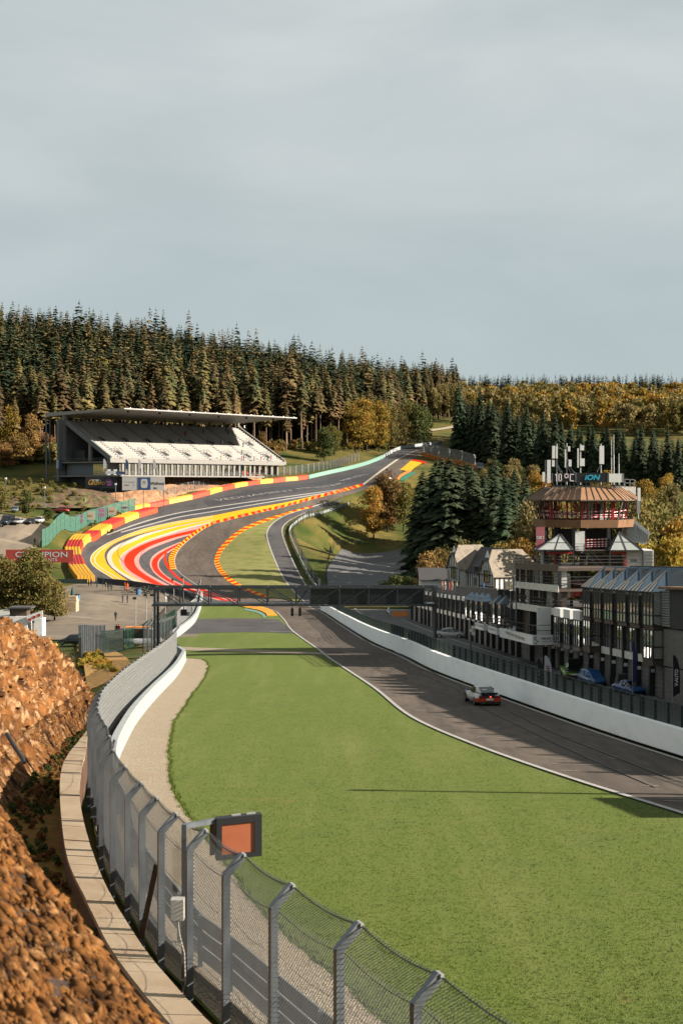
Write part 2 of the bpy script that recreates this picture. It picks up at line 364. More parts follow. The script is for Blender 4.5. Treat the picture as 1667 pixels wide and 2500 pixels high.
m_sand = mat('sandy_strip', C(176, 158, 130), C(150, 134, 110), scale=3, rough=0.95, bump=.3)
m_white = mat('paint_white', C(206, 202, 196), C(172, 168, 162), scale=3, rough=0.6)
m_yel = mat('paint_yellow', C(255, 186, 26), C(250, 194, 50), scale=0.5, rough=0.75, spec=.12, lo=.3, hi=.8)
m_red = mat('paint_red', C(255, 52, 0), C(246, 46, 0), scale=0.7, rough=0.75, spec=.12)
m_pink = mat('paint_pink', C(234, 156, 146), C(226, 166, 158), scale=0.6, rough=0.6)
m_cream = mat('paint_cream', C(230, 218, 200), C(222, 208, 186), scale=0.6, rough=0.6)
m_orange = mat('paint_orange', C(232, 130, 44), C(228, 146, 60), scale=1, rough=0.6)
m_teal = mat('paint_teal', C(116, 164, 146), C(130, 172, 156), scale=1, rough=0.6)
m_green_p = mat('paint_green', C(28, 120, 96), rough=0.6)

for m_ in (m_yel, m_red, m_pink, m_cream): worn(m_, C(120, 104, 92), 1.2, .66, 1.0, (1, 1, 1))
worn(m_asph, C(78, 72, 68), .28, .56, .80, (1.6, .10, 1)); worn(m_asph2, C(70, 68, 70), .2, .5, .75, (1, .3, 1)); worn(m_plaza, C(170, 156, 134), .16, .55, .7, (.5, 2, 1))
# one ground sheet out to the horizon, finer where the camera sees it
def axis(*segs): return np.unique(np.concatenate([np.arange(a, b, s) for a, b, s in segs]))
gx = axis((-3000, -400, 200), (-400, -140, 20), (-140, 110, 2.5), (110, 320, 15), (320, 3001, 200))
gy = axis((-400, -20, 60), (-20, 20, 6), (20, 700, 2.5), (700, 1400, 20), (1400, 4001, 200))
XX, YY = np.meshgrid(gx, gy, indexing='ij'); ZZ = tz(XX, YY)
far = np.clip((np.hypot(XX, YY - 400) - 1200) / 800, 0, 1); ZZ = ZZ * (1 - far) + 55 * far - 0.16
nx_, ny_ = XX.shape; i, j = np.meshgrid(np.arange(nx_ - 1), np.arange(ny_ - 1), indexing='ij'); a = (i * ny_ + j).ravel()
o = link('ground', np_mesh('ground', np.column_stack([XX.ravel(), YY.ravel(), ZZ.ravel()]), np.stack([a, a + ny_, a + ny_ + 1, a + 1], -1), m_ground, smooth=True))
o['kind'] = 'structure'
def ZB(x, y): return (150 + x * .23597, 1180 + y * .23597)     # readings taken from an enlarged view of the corner
def zb(pts): return [ZB(*p) for p in pts]

# --- start straight: edges
L_near = [(1700, 1999), (1667, 1988), (1382, 1898), (1169, 1823), (1010, 1754), (914, 1680), (808, 1610), (780, 1588), (716, 1542), (695, 1515), (676, 1494)]
L_mid = [(676, 1494), (640, 1482), (609, 1478), (574, 1467), (521, 1448), (478, 1427), (440, 1400)]
L_up = zb([(1230, 930), (1190, 885), (1172, 800), (1188, 740), (1222, 680), (1292, 610), (1382, 540), (1482, 470), (1568, 425)]) + [(620, 1258), (700, 1235), (780, 1213), (840, 1200), (885, 1185), (930, 1150), (971, 1122), (1010, 1103), (1076, 1086)]
R_near = [(1700, 1866), (1667, 1855), (1488, 1797), (1276, 1722), (1063, 1643), (983, 1604), (900, 1567), (832, 1525), (790, 1497), (757, 1482)]
R_mid = [(757, 1482), (716, 1470), (655, 1459), (614, 1448), (574, 1429), (545, 1408), (527, 1383), (525, 1360), (540, 1333), (580, 1297), (625, 1275), (700, 1250), (780, 1230), (850, 1209), (910, 1190), (960, 1172), (990, 1140), (1008, 1122), (1040, 1103), (1085, 1091)]
pl = lambda pts, d=80: ground_line(pts, dens=d)
gl_near, gl_mid, gl_up = pl(L_near, 120), pl(L_mid), pl(L_up, 160)
gr_near, gr_mid = pl(R_near, 120), pl(R_mid, 200)
# the road goes on past the frame on the right, still bending
def extend(P, n, turn, step=4.0):
    P = np.asarray(P)[:, :2]; d = P[0] - P[3]; d /= np.linalg.norm(d); q = P[0]; add = []
    for k in range(n):
        c, s_ = math.cos(turn), math.sin(turn); d = np.array([c * d[0] - s_ * d[1], s_ * d[0] + c * d[1]]); q = q + d * step; add.append(q)
    return np.vstack([np.array(add[::-1]), P])
gl_near = extend(gl_near, 10, 0.03); gr_near = extend(gr_near, 10, 0.03)
TL = np.vstack([gl_near[:, :2], gl_mid[1:, :2], gl_up[1:, :2]]); TR = np.vstack([gr_near[:, :2], gr_mid[1:, :2]])
track = sheet('race_track', TL, TR, m_asph, 0.03, nc=6, step=1.5, kind='structure')
track['label'] = 'grey asphalt race track dipping into the valley and climbing the hill'

# --- run-off of the climb (dark asphalt between left edge line and tyre wall)
BAR = [(225, 1425), (219, 1413), (186, 1378), (179, 1360), (186, 1335), (201, 1315), (250, 1284), (312, 1257), (384, 1244), (415, 1226), (536, 1194), (696, 1176), (753, 1167), (820, 1150), (885, 1136), (934, 1117), (971, 1099), (1020, 1091), (1076, 1084)]
gbar = pl(BAR, 200)
lower = pl([(225, 1425), (316, 1432), (400, 1446), (478, 1466), (574, 1474), (609, 1480)], 60)
run_l = np.vstack([gl_mid[::-1][:0, :2], gl_mid[:, :2][10:], gl_up[1:, :2]])
sheet('run_off_area', np.vstack([lower[::-1][:, :2], gbar[1:, :2]]), run_l, m_asph2, 0.012, nc=24, step=1.6, kind='structure')

# --- painted bands of the run-off: every band a strip between two curves
cur = {
 1: [(1568, 335), (1200, 395), (900, 460), (700, 525), (520, 600), (400, 670), (330, 730), (305, 785), (325, 840), (380, 890), (470, 945), (560, 1000), (640, 1038)],
 2: [(1568, 352), (1200, 412), (900, 482), (720, 540), (560, 604), (450, 665), (380, 725), (345, 785), (365, 832), (420, 882), (520, 940), (600, 990), (690, 1040)],
 3: [(1568, 372), (1200, 440), (860, 515), (700, 560), (560, 620), (480, 680), (450, 730), (455, 780), (480, 840), (540, 900), (620, 960), (700, 1010), (790, 1052)],
 4: [(1568, 374), (1200, 444), (870, 522), (720, 580), (600, 630), (520, 680), (480, 730), (475, 780), (500, 840), (560, 900), (650, 960), (760, 1020), (900, 1070)],
 5: [(1568, 380), (1200, 452), (900, 538), (760, 600), (640, 650), (560, 700), (525, 750), (530, 800), (560, 858), (620, 910), (720, 968), (830, 1022), (960, 1082)],
 6: [(1568, 396), (1250, 470), (950, 565), (790, 632), (690, 690), (625, 740), (605, 790), (615, 835), (645, 888), (715, 948), (810, 1005), (890, 1042), (990, 1090)],
 66: [(1568, 404), (1260, 482), (960, 580), (800, 645), (700, 700), (635, 748), (612, 790), (622, 835), (652, 888), (722, 948), (815, 1005), (895, 1042), (1000, 1090)],
 7: [(1520, 452), (1200, 522), (960, 590), (810, 650), (710, 708), (662, 760), (650, 812), (668, 862), (720, 915), (800, 965), (900, 1020), (1000, 1064), (1080, 1100)],
 77: [(1545, 440), (1210, 508), (970, 570), (810, 632), (700, 692), (640, 748), (622, 800), (640, 855), (690, 912), (775, 968), (870, 1024), (960, 1064), (1030, 1095)],
 8: [(1440, 498), (1200, 555), (1000, 620), (870, 678), (790, 735), (757, 785), (762, 835), (800, 890), (870, 945), (960, 998), (1060, 1050), (1200, 1105), (1420, 1180)],
 9: [(1390, 520), (1200, 575), (1020, 640), (905, 690), (835, 740), (805, 790), (812, 840), (850, 895), (925, 950), (1020, 1003), (1120, 1053), (1260, 1108), (1480, 1185)],
 10: [(1235, 605), (1150, 640), (1060, 680), (985, 722), (935, 770), (916, 825), (928, 880), (975, 940), (1050, 998), (1140, 1050), (1250, 1100), (1400, 1150), (1620, 1210)],
 11: [(1228, 618), (1150, 655), (1070, 695), (1000, 738), (952, 785), (936, 830), (948, 882), (995, 940), (1070, 995), (1160, 1045), (1270, 1095), (1430, 1145), (1660, 1212)],
 12: [(1190, 655), (1130, 690), (1080, 722), (1035, 760), (1004, 800), (995, 842), (1008, 888), (1050, 938), (1120, 990), (1215, 1042), (1330, 1090), (1500, 1140), (1760, 1222)],
 13: [(1180, 672), (1130, 705), (1085, 735), (1045, 772), (1018, 808), (1010, 845), (1022, 886), (1062, 934), (1130, 984), (1226, 1036), (1345, 1084), (1515, 1134), (1775, 1218)],
 14: [(1075, 725), (1064, 752), (1060, 780), (1066, 812), (1080, 846), (1104, 886), (1140, 930), (1190, 978), (1260, 1026), (1350, 1072), (1450, 1112), (1590, 1156), (1800, 1220)],
 15: [(1098, 715), (1088, 748), (1085, 780), (1092, 812), (1108, 844), (1132, 882), (1168, 926), (1218, 972), (1290, 1020), (1380, 1064), (1480, 1102), (1620, 1146), (1830, 1212)]}
cg = {k: pl(zb(v), 90) for k, v in cur.items()}
mark = E('track_paint', None, None); mark['kind'] = 'structure'
def band(a, b, m, off, nm='painted_band'): return sheet(nm, cg[a], cg[b], m, off, nc=3, parent=mark, by_index=True)
band(1, 2, m_yel, .030); [line_sheet('painted_line', cg[k_], .34, m_cream, .040, mark) for k_ in (1, 2)]; band(2, 3, m_yel, .030); band(4, 5, m_cream, .030); band(5, 6, m_yel, .034); band(6, 66, m_cream, .034)
band(66, 77, m_pink, .030); band(77, 7, m_pink, .036); band(7, 8, m_red, .036); band(8, 9, m_pink, .030); band(10, 11, m_pink, .030); band(11, 12, m_red, .034); band(12, 13, m_pink, .030); band(14, 15, m_red, .038)
# long stripes climbing beside the kerb
st1 = pl([(262, 1306), (350, 1275), (430, 1254), (520, 1239), (700, 1213), (842, 1194)]); st2 = pl([(296, 1300), (362, 1282), (440, 1262), (520, 1249), (700, 1219), (846, 1196)])
sheet('painted_band', st1, st2, m_navy, .028, nc=3, parent=mark)
line_sheet('painted_line', st1, 0.75, m_white, .045, mark); line_sheet('painted_line', st2, 0.75, m_white, .045, mark)
y1 = pl([(520, 1259), (600, 1243), (700, 1226), (800, 1203), (838, 1195)]); y2 = pl([(520, 1274), (600, 1254), (700, 1231), (800, 1206), (842, 1196)])
sheet('painted_band', y1, y2, m_yel, .030, nc=3, parent=mark)
# dark panel that carries the white lettering
dk1 = pl([(500, 1226), (600, 1200), (700, 1186), (780, 1176), (860, 1160), (900, 1148)]); dk2 = pl([(510, 1236), (620, 1216), (720, 1200), (800, 1190), (880, 1172), (910, 1152)])
sheet('painted_band', dk1, dk2, m_navy, .030, nc=4, parent=mark)
# edge lines
def eline(P, w, off=.055, m=None, side=0.0): return line_sheet('edge_line', P, w, m or m_white, off, mark, side=side)
eline(gl_near, .26); eline(gl_mid, .22); eline(gl_up[:70], .25); eline(gr_near, .22, side=.25)
eline(gr_mid[:70], .22); eline(pl([(885, 1184), (930, 1150), (971, 1121)], 40), 1.1, .06, m_cream); eline(pl([(971, 1121), (1010, 1102), (1050, 1092)], 40), .5, .06)
# kerbs: a low ramp of alternating painted blocks, each block its own piece
def kerb(name, A_, B_, cols, n, off, label):
    kb = tag(E(name, label, 'kerb'), None)
    A_ = resample(np.asarray(A_)[:, :2], n * 2 + 1); B_ = resample(np.asarray(B_)[:, :2], n * 2 + 1)
    for k in range(n):
        s0, s1 = slice(2 * k, 2 * k + 3), None
        a = A_[2 * k:2 * k + 3]; b = B_[2 * k:2 * k + 3]; mb = MB()
        za = tz(a[:, 0], a[:, 1]) + off + .07; zb_ = tz(b[:, 0], b[:, 1]) + off + .015
        for q in range(2):
            top = [(a[q][0], a[q][1], za[q]), (a[q + 1][0], a[q + 1][1], za[q + 1]), (b[q + 1][0], b[q + 1][1], zb_[q + 1]), (b[q][0], b[q][1], zb_[q])]
            mb.hexa([(p[0], p[1], p[2] - .12) for p in top][::-1] + top[::-1])
        mb.build('kerb_block', cols[k % len(cols)], kb)
    return kb
kerb('kerb', pl(zb([(1125, 888), (1110, 800), (1120, 750), (1160, 690), (1230, 620), (1330, 540), (1450, 455), (1568, 400)]), 80), pl(zb([(1186, 888), (1170, 800), (1185, 740), (1220, 680), (1290, 610), (1380, 540), (1480, 470), (1568, 425)]), 80), [m_yel, m_red], 44, .05, 'yellow and red striped kerb hugging the inside of the left hand bend')
kerb('kerb', pl([(520, 1274), (600, 1254), (700, 1231), (790, 1206), (850, 1190), (885, 1181)], 60), pl([(520, 1279), (600, 1260), (700, 1236), (790, 1212), (850, 1197), (888, 1185)], 60), [m_orange, m_red, m_yel, m_red], 52, .06, 'long red and orange kerb line running up the climb beside the white stripes')
kr_in = pl([(655, 1460), (614, 1449), (574, 1430), (545, 1409), (527, 1383), (525, 1360), (540, 1333), (580, 1297), (625, 1275), (700, 1251), (760, 1236)], 120)
kr_out = pl([(660, 1457), (622, 1444), (585, 1426), (556, 1404), (538, 1380), (537, 1358), (552, 1334), (590, 1300), (634, 1279), (705, 1254), (764, 1238)], 120)
kerb('kerb', kr_out, kr_in, [m_yel, m_red], 70, .05, 'red and yellow striped kerb on the right edge of the uphill bend')
kerb('kerb', pl([(566, 1475), (600, 1484), (630, 1490), (648, 1498), (652, 1504)], 40), pl([(572, 1468), (603, 1475), (634, 1480), (662, 1489), (678, 1503)], 40), [m_orange, m_yel], 16, .05, 'short orange and yellow kerb where the lawn meets the dip')
sheet('painted_band', pl([(600, 1486), (630, 1492), (646, 1500), (650, 1507)]), pl([(596, 1489), (626, 1496), (640, 1503), (643, 1508)]), m_teal, .045, nc=1, parent=mark)

# --- pit exit road and the grass tongue between it and the track
xl = pl([(757, 1482), (735, 1462), (716, 1443), (690, 1408), (668, 1360), (654, 1320), (652, 1300), (664, 1280), (690, 1262), (720, 1250), (760, 1238), (800, 1226)], 120)
xr = pl([(792, 1492), (775, 1465), (752, 1433), (727, 1390), (702, 1335), (692, 1305), (694, 1286), (712, 1270), (740, 1256), (780, 1244), (820, 1229), (845, 1218)], 120)
sheet('pit_exit_road', xl, xr, m_asph2, .024, nc=3, kind='structure'); eline(xl, .35, .06); eline(xr[:90], .25, .06, side=.3)
sheet('grass_tongue', pl([(735, 1470), (716, 1467), (660, 1457), (622, 1444), (585, 1426), (556, 1404), (538, 1380), (537, 1358), (552, 1334), (590, 1300), (634, 1279), (690, 1260)], 90),
      pl([(735, 1465), (725, 1455), (716, 1445), (690, 1408), (668, 1360), (654, 1320), (652, 1300), (660, 1284), (672, 1272), (690, 1262), (700, 1258), (705, 1256)], 90), m_grass2, .02, nc=6, by_index=True, kind='structure')
# --- lawn between the left barrier and the track, gravel trap, tarmac patch, path
FENCE_W = [(600, 2610), (552, 2520), (463, 2424), (389, 2350), (343, 2277), (305, 2216), (272, 2160), (250, 2105), (236, 2050), (228, 2000), (224, 1950), (226, 1900), (245, 1850), (272, 1823), (312, 1747), (357, 1707), (402, 1667), (437, 1627), (442, 1600), (440, 1579), (426, 1560), (446, 1546), (473, 1520), (489, 1480), (491, 1456)]
gw = pl(FENCE_W, 200)[:, :2]
gw_n = np.vstack([[[3.6, 8.0], [1.6, 14], [-0.4, 20]], gw[gw[:, 1] > 24.5]])
lawn_r = np.vstack([[[40, 8.0], [30, 20], [22, 34]], TL[(np.arange(len(TL)) > 6) & (np.arange(len(TL)) < len(gl_near) + 36)]])
sheet('lawn', gw_n, lawn_r, m_grass, .0, nc=30, step=2.0, kind='structure')
gv_r = pl([(950, 2520), (918, 2483), (815, 2383), (759, 2340), (677, 2272), (602, 2190), (542, 2096), (466, 2004), (442, 1970), (415, 1912), (411, 1863), (411, 1823), (424, 1765), (460, 1707), (496, 1658), (507, 1627), (497, 1612), (470, 1608), (444, 1607)], 420)[:, :2]
# ragged edge where the turf overhangs the stones
jit = np.convolve(nrs.normal(0, .07, len(gv_r)), [.25, .5, .25], 'same'); gv_r = gv_r + np.column_stack([jit, jit * .2])
gv_r = np.vstack([[[12, 7.0], [8.2, 13]], gv_r]); gv_l = np.vstack([gw_n[gw_n[:, 1] < 146]])
sheet('gravel_trap', gv_l + np.array([.05, 0]), gv_r, m_gravel, .02, nc=8, step=.8, kind='structure')
sheet('tarmac_patch', pl([(475, 1512), (448, 1547)], 20), pl([(680, 1512), (719, 1547)], 20), m_asph2, .025, nc=14, kind='structure')
eline(pl([(475, 1513), (570, 1512), (679, 1512)], 30), .5, .045, m_sand); eline(pl([(640, 1519), (690, 1519)], 20), .35, .045); eline(pl([(658, 1543), (716, 1543)], 20), .4, .045)
sheet('sand_path', pl([(428, 1579), (600, 1586), (783, 1593)], 40), pl([(428, 1587), (600, 1593), (790, 1599)], 40), m_sand, .03, nc=2, kind='structure')
# --- pit lane and plaza
PF = [(25.6, 92.0), (24.5, 99.5), (18.06, 145.0), (12.4, 248.0), (9.0, 300.0)]
def pfx(y): return float(np.interp(y, [p[1] for p in PF], [p[0] for p in PF]))
ys = np.linspace(40, 285, 130)
def wallx(y):
    o = np.argsort(TR[:150, 1]); return float(np.interp(y, TR[:150, 1][o], TR[:150, 0][o]))
A_ = np.array([[wallx(y) + .5, y] for y in ys]); B_ = np.array([[pfx(y) + 6 + (0 if y < 250 else (y - 250) * .35), y] for y in ys])
sheet('pit_lane', A_, B_, m_pit, .02, nc=8, by_index=True, kind='structure')
eline(pl([(980, 1513), (1062, 1547), (1150, 1577), (1250, 1610), (1310, 1630)], 60), .18); eline(pl([(865, 1485), (882, 1499), (920, 1520), (945, 1530)], 40), .22)
sheet('painted_band', pl([(898, 1508), (915, 1510), (925, 1518)], 20), pl([(903, 1513), (915, 1518), (920, 1522)], 20), m_red, .05, nc=1, parent=mark)
sheet('paved_plaza', np.array([[-100, 226], [-95, 250], [-88, 280], [-72, 305], [-66, 326], [-62, 332]]), np.array([[-20, 200], [-26.5, 245], [-29, 270], [-31, 300], [-35, 325], [-50, 333]]), m_plaza, .01, nc=20, kind='structure')
sheet('car_park', np.array([[-140, 338], [-100, 338], [-76, 350]]), np.array([[-140, 385], [-100, 385], [-78, 378]]), m_plaza, .03, nc=8, kind='structure')
# old road in the valley right of the climb
m_old = mat('old_tarmac', C(84, 84, 88), C(108, 106, 106), scale=.35, c3=C(150, 146, 142), scale3=.10, f3=(0.62, .70), stretch=(.35, 1.6, 1), rough=.8)
sheet('old_road', pl([(800, 1432), (796, 1400), (815, 1362), (835, 1340)], 40), pl([(1010, 1434), (1010, 1400), (1005, 1362), (1000, 1338)], 40), m_old, .02, nc=14, kind='structure')
m_faded = mat('paint_faded', C(188, 180, 172), C(140, 130, 122), scale=4, rough=.7)
# grid slots painted on the straight
for (x0, y0, x1, y1) in [(1165, 1800, 1275, 1806), (1194, 1823, 1232, 1824), (1190, 1777, 1220, 1778), (1314, 1824, 1350, 1825), (1342, 1853, 1382, 1855), (1347, 1867, 1468, 1870), (1367, 1883, 1410, 1884), (1466, 1853, 1503, 1854), (1498, 1882, 1540, 1883),
                         (1561, 1920, 1607, 1921), (1610, 1952, 1667, 1952), (1618, 1958, 1667, 1959), (1210, 1777, 1222, 1777), (1305, 1800, 1338, 1802), (1080, 1757, 1112, 1758), (1093, 1735, 1125, 1736), (1009, 1735, 1040, 1737), (1055, 1752, 1085, 1754), (900, 1646, 960, 1650), (935, 1668, 962, 1669), (985, 1683, 1010, 1684)]:
    eline(pl([(x0, y0), (x1, y1)], 8), .11, .05, m_faded)
# the tracks up on the hill
m_path = mat('pale_path', C(186, 170, 146), C(170, 152, 128), scale=1, rough=.9)
hp = [(1048, 1052), (1070, 1049), (1090, 1046), (1115, 1041), (1140, 1036)]
line_sheet('hill_path', pl(hp, 40), 4.0, m_path, .3)['kind'] = 'structure'
# white lettering on the dark panel
def ground_text(body, a, b, hgt, m, off=.05):
    pa, pb = G(*a), G(*b); me = font_mesh(body, 1.0, 0, 'LEFT'); V = np.array([v.co[:] for v in me.vertices])
    w = V[:, 0].max(); d = np.array([pb.x - pa.x, pb.y - pa.y]); ln = np.linalg.norm(d); d /= ln; nn = np.array([-d[1], d[0]])
    xy = np.array([pa.x, pa.y]) + d * (V[:, :1] / w * ln) + nn * (V[:, 1:2] * hgt)
    z = tz(xy[:, 0], xy[:, 1]) + off
    me.vertices.foreach_set('co', np.column_stack([xy, z]).astype(np.float32).ravel()); me.materials.clear(); me.materials.append(m); me.update()
    return link('painted_lettering', me, mark)

m_rub = mat('tyre_rubber', C(70, 64, 60), C(104, 94, 86), scale=.6, rough=.8)
for pts_, w_ in (([(1032, 1578), (1012, 1590), (985, 1596), (960, 1612)], .22), ([(1010, 1570), (985, 1582), (955, 1588), (930, 1600)], .2), ([(1180, 1700), (1080, 1655), (960, 1590), (880, 1535), (830, 1500)], .3), ([(1130, 1690), (1040, 1650), (930, 1590), (850, 1535), (800, 1500)], .28),
                 ([(640, 1462), (560, 1434), (500, 1400), (478, 1370), (490, 1340), (540, 1305), (640, 1262)], .32), ([(620, 1460), (545, 1432), (488, 1400), (464, 1370), (478, 1338), (530, 1300), (640, 1256)], .28), ([(350, 1400), (300, 1370), (290, 1340), (330, 1310), (420, 1280)], .2), ([(470, 1430), (380, 1395), (345, 1360), (370, 1330), (440, 1300)], .18), ([(1600, 1925), (1450, 1860), (1300, 1790), (1180, 1730)], .25), ([(1640, 1905), (1500, 1850), (1350, 1790), (1240, 1735)], .25)):
    line_sheet('skid_mark', pl(pts_, 60), w_ * .5, m_rub, .062, mark)
# ------------------------------------------------------------------ walls, fences, barriers, banks
from mathutils import noise as mnoise
m_conc = mat('concrete_pale', C(236, 238, 237), C(230, 232, 232), gal=1.0, scale=.5, rough=.85, c3=C(210, 210, 208), scale3=.25, f3=(.55, .85), stretch=(1, 1, 3))
m_concw = mat('concrete_white', C(176, 184, 184), C(160, 168, 170), scale=1.2, rough=.8, stretch=(1, 1, 4))
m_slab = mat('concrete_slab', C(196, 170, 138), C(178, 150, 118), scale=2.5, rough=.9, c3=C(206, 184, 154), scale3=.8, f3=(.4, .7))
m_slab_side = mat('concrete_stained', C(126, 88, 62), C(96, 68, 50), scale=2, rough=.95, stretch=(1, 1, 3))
m_galv = mat('galvanised', C(122, 128, 132), C(98, 104, 110), gal=.8, scale=3, rough=.45, metal=.6, stretch=(1, 1, .3))
m_wire = mat('wire', C(120, 124, 126), rough=.5, metal=.4)
m_wire2 = mat('wire_bright', C(176, 178, 176), rough=.55, metal=.2)
m_armco = mat('rail_steel', C(150, 154, 156), C(126, 130, 134), gal=.8, scale=2, rough=.4, metal=.7)
m_black = mat('black_steel', C(26, 32, 36), C(36, 42, 46), gal=.8, scale=3, rough=.5)
m_dgreen = mat('dark_green_steel', C(22, 40, 36), C(30, 50, 44), gal=.8, scale=3, rough=.6)
m_net = mat('green_netting', C(86, 142, 122), C(66, 116, 98), scale=1.5, rough=.9)
def alpha(m, a):
    m.node_tree.nodes['Principled BSDF'].inputs['Alpha'].default_value = a; return m
alpha(m_net, .62)
m_rock = mat('ochre_rock', C(158, 104, 54), C(70, 44, 26), scale=1.5, stretch=(1, 1, .6), c3=C(190, 150, 108), scale3=3.2, f3=(.52, .66), rough=.95, bump=1.0, bscale=9, spec=.15)
m_rock2 = mat('rust_stone', C(150, 100, 54), C(60, 40, 25), scale=4.5, rough=.95, spec=.06, c3=C(176, 132, 88), scale3=8, f3=(.54, .70))
m_weeds = mat('dry_weeds', C(150, 102, 48), C(112, 106, 46), scale=1.2, c3=C(178, 122, 60), scale3=3, f3=(.45, .7), rough=.95, bump=1, bscale=12, spec=.1)

def wall_loft(P, h, th, z_off=0.0, base=None):
    """closed wall along a plan polyline; h number or list"""
    P = np.asarray(P)[:, :2]; n = len(P); d = np.gradient(P, axis=0); d /= np.linalg.norm(d, axis=1)[:, None] + 1e-9
    nn = np.column_stack([-d[:, 1], d[:, 0]]) * th / 2; z = tz(P[:, 0], P[:, 1]) + z_off if base is None else base
    h = np.full(n, h) if np.isscalar(h) else np.asarray(h)
    return MB().loft([[(P[i][0] + nn[i][0], P[i][1] + nn[i][1], z[i]), (P[i][0] - nn[i][0], P[i][1] - nn[i][1], z[i]),
                       (P[i][0] - nn[i][0] * .8, P[i][1] - nn[i][1] * .8, z[i] + h[i]), (P[i][0] + nn[i][0] * .8, P[i][1] + nn[i][1] * .8, z[i] + h[i])] for i in range(n)])
def wires(mb, p0, p1, prof, sp, w):
    """chain link between two posts: prof = list of (height, sideways) along the post, side vector per post in p*"""
    (a, sa_), (b, sb_) = p0, p1; L = (b - a).length
    ss = [0.0]
    for k in range(1, len(prof)): ss.append(ss[-1] + math.hypot(prof[k][0] - prof[k - 1][0], prof[k][1] - prof[k - 1][1]))
    H = ss[-1]
    def pt(u, v):
        k = 0
        while k < len(ss) - 2 and v > ss[k + 1]: k += 1
        t = (v - ss[k]) / (ss[k + 1] - ss[k]); h = prof[k][0] + (prof[k + 1][0] - prof[k][0]) * t; s = prof[k][1] + (prof[k + 1][1] - prof[k][1]) * t
        q = a.lerp(b, u / L); sd = sa_.lerp(sb_, u / L); return q + sd * s + Vector((0, 0, h - .05 * math.sin(math.pi * u / L) * (v / H)))
    for sgn in (1, -1):
        c = -H
        while c < L:
            v0, v1 = 0.0, H
            u0 = c if sgn > 0 else c + H
            # clip to 0..L
            lo = max(0.0, -c) if sgn > 0 else max(0.0, c + H - L); hi = min(H, L - c) if sgn > 0 else min(H, c + H)
            if hi - lo > .02:
                cuts = [lo] + [s for s in ss[1:-1] if lo < s < hi] + [hi]
                for k in range(len(cuts) - 1):
                    f = (lambda v: pt(c + v if sgn > 0 else c + H - v, v)); mb.bar(f(cuts[k]), f(cuts[k + 1]), w)
            c += sp

# --- debris fence along the left of the lawn
FP = spline([(1.9, 16.4), (1.0, 19.1), (-.04, 21.7), (-1.16, 24.2), (-2.16, 26.6), (-3.08, 28.85), (-3.88, 30.6), (-4.57, 32.6), (-5.22, 34.7), (-6.0, 37.3), (-6.85, 40.6), (-7.5, 44), (-8.2, 47.5), (-9.2, 52), (-10.1, 57), (-11.4, 66), (-12.5, 76), (-13.7, 89), (-14.7, 106), (-15.4, 125), (-16.4, 141)], 400)
FPn = np.array([(2.3, 16.0), (1.0, 19.1), (-.04, 21.7), (-1.16, 24.2), (-2.16, 26.6), (-3.08, 28.85), (-3.88, 30.6), (-4.57, 32.6), (-5.22, 34.7), (-6.0, 37.3), (-6.85, 40.6), (-7.5, 44), (-8.2, 47.5)])
FPf = FP[FP[:, 1] > 49.5]; FPf = resample(FPf, int(np.linalg.norm(np.diff(FPf, axis=0), axis=1).sum() / 2.6) + 1); FP = np.vstack([FPn, FPf])
fz = tz(FP[:, 0], FP[:, 1]); dd = np.gradient(FP, axis=0); dd /= np.linalg.norm(dd, axis=1)[:, None]
fn = np.column_stack([dd[:, 1], -dd[:, 0]])
fence = E('debris_fence', 'tall grey mesh debris fence with cranked posts curving along the gravel trap', 'fence', (FP[6][0], FP[6][1], fz[6]))
PH, ARM = 3.0, .38
posts = []
for k in range(len(FP)):
    p = Vector((FP[k][0], FP[k][1], fz[k])); s = Vector((fn[k][0], fn[k][1], 0)); posts.append((p, s)); mb = MB()
    d = Vector((dd[k][0], dd[k][1], 0))
    mb.bar(p - Vector((0, 0, .5)), p + Vector((0, 0, PH + .02)), .13, .13, up=d); mb.bar(p + Vector((0, 0, PH)) - s * .02, p + Vector((0, 0, PH + ARM)) + s * ARM * .92, .13, .12, up=d)
    po = mb.build('post', m_galv, fence)
    q = MB(); tip = p + Vector((0, 0, PH + ARM)) + s * ARM * .92; q.bar(tip - d * .09, tip + d * .09, .05); q.build('clamp', m_wire2, po)
for k in range(len(posts) - 1):
    near = FP[k][1] < 62; mb = MB()
    wires(mb, posts[k], posts[k + 1], [(.45, .1), (PH, .1), (PH + ARM, ARM * .92 + .02)], .085 if near else .13, .0065 if near else .015)
    if not near:                                     # taut line wires of the far bays
        for v in np.arange(.45, PH, .22):
            mb.bar(posts[k][0] + posts[k][1] * .1 + Vector((0, 0, v)), posts[k + 1][0] + posts[k + 1][1] * .1 + Vector((0, 0, v)), .014)
    mb.build('mesh_panel', m_wire if near else m_wire2, fence)
    cb = MB()
    for v, s_, w in ((PH + ARM - .02, ARM * .92, .028), (PH - .05, .1, .014), (2.2, .1, .009), (1.5, .1, .009), (.9, .1, .009), (.45, .1, .016)):
        pts = [posts[k][0].lerp(posts[k + 1][0], t) + posts[k][1].lerp(posts[k + 1][1], t) * s_ + Vector((0, 0, v - .10 * math.sin(math.pi * t))) for t in np.linspace(0, 1, 6)]
        cb.tube(pts, w / 2, 4, cap=False)
    cb.build('cable', m_black, fence)
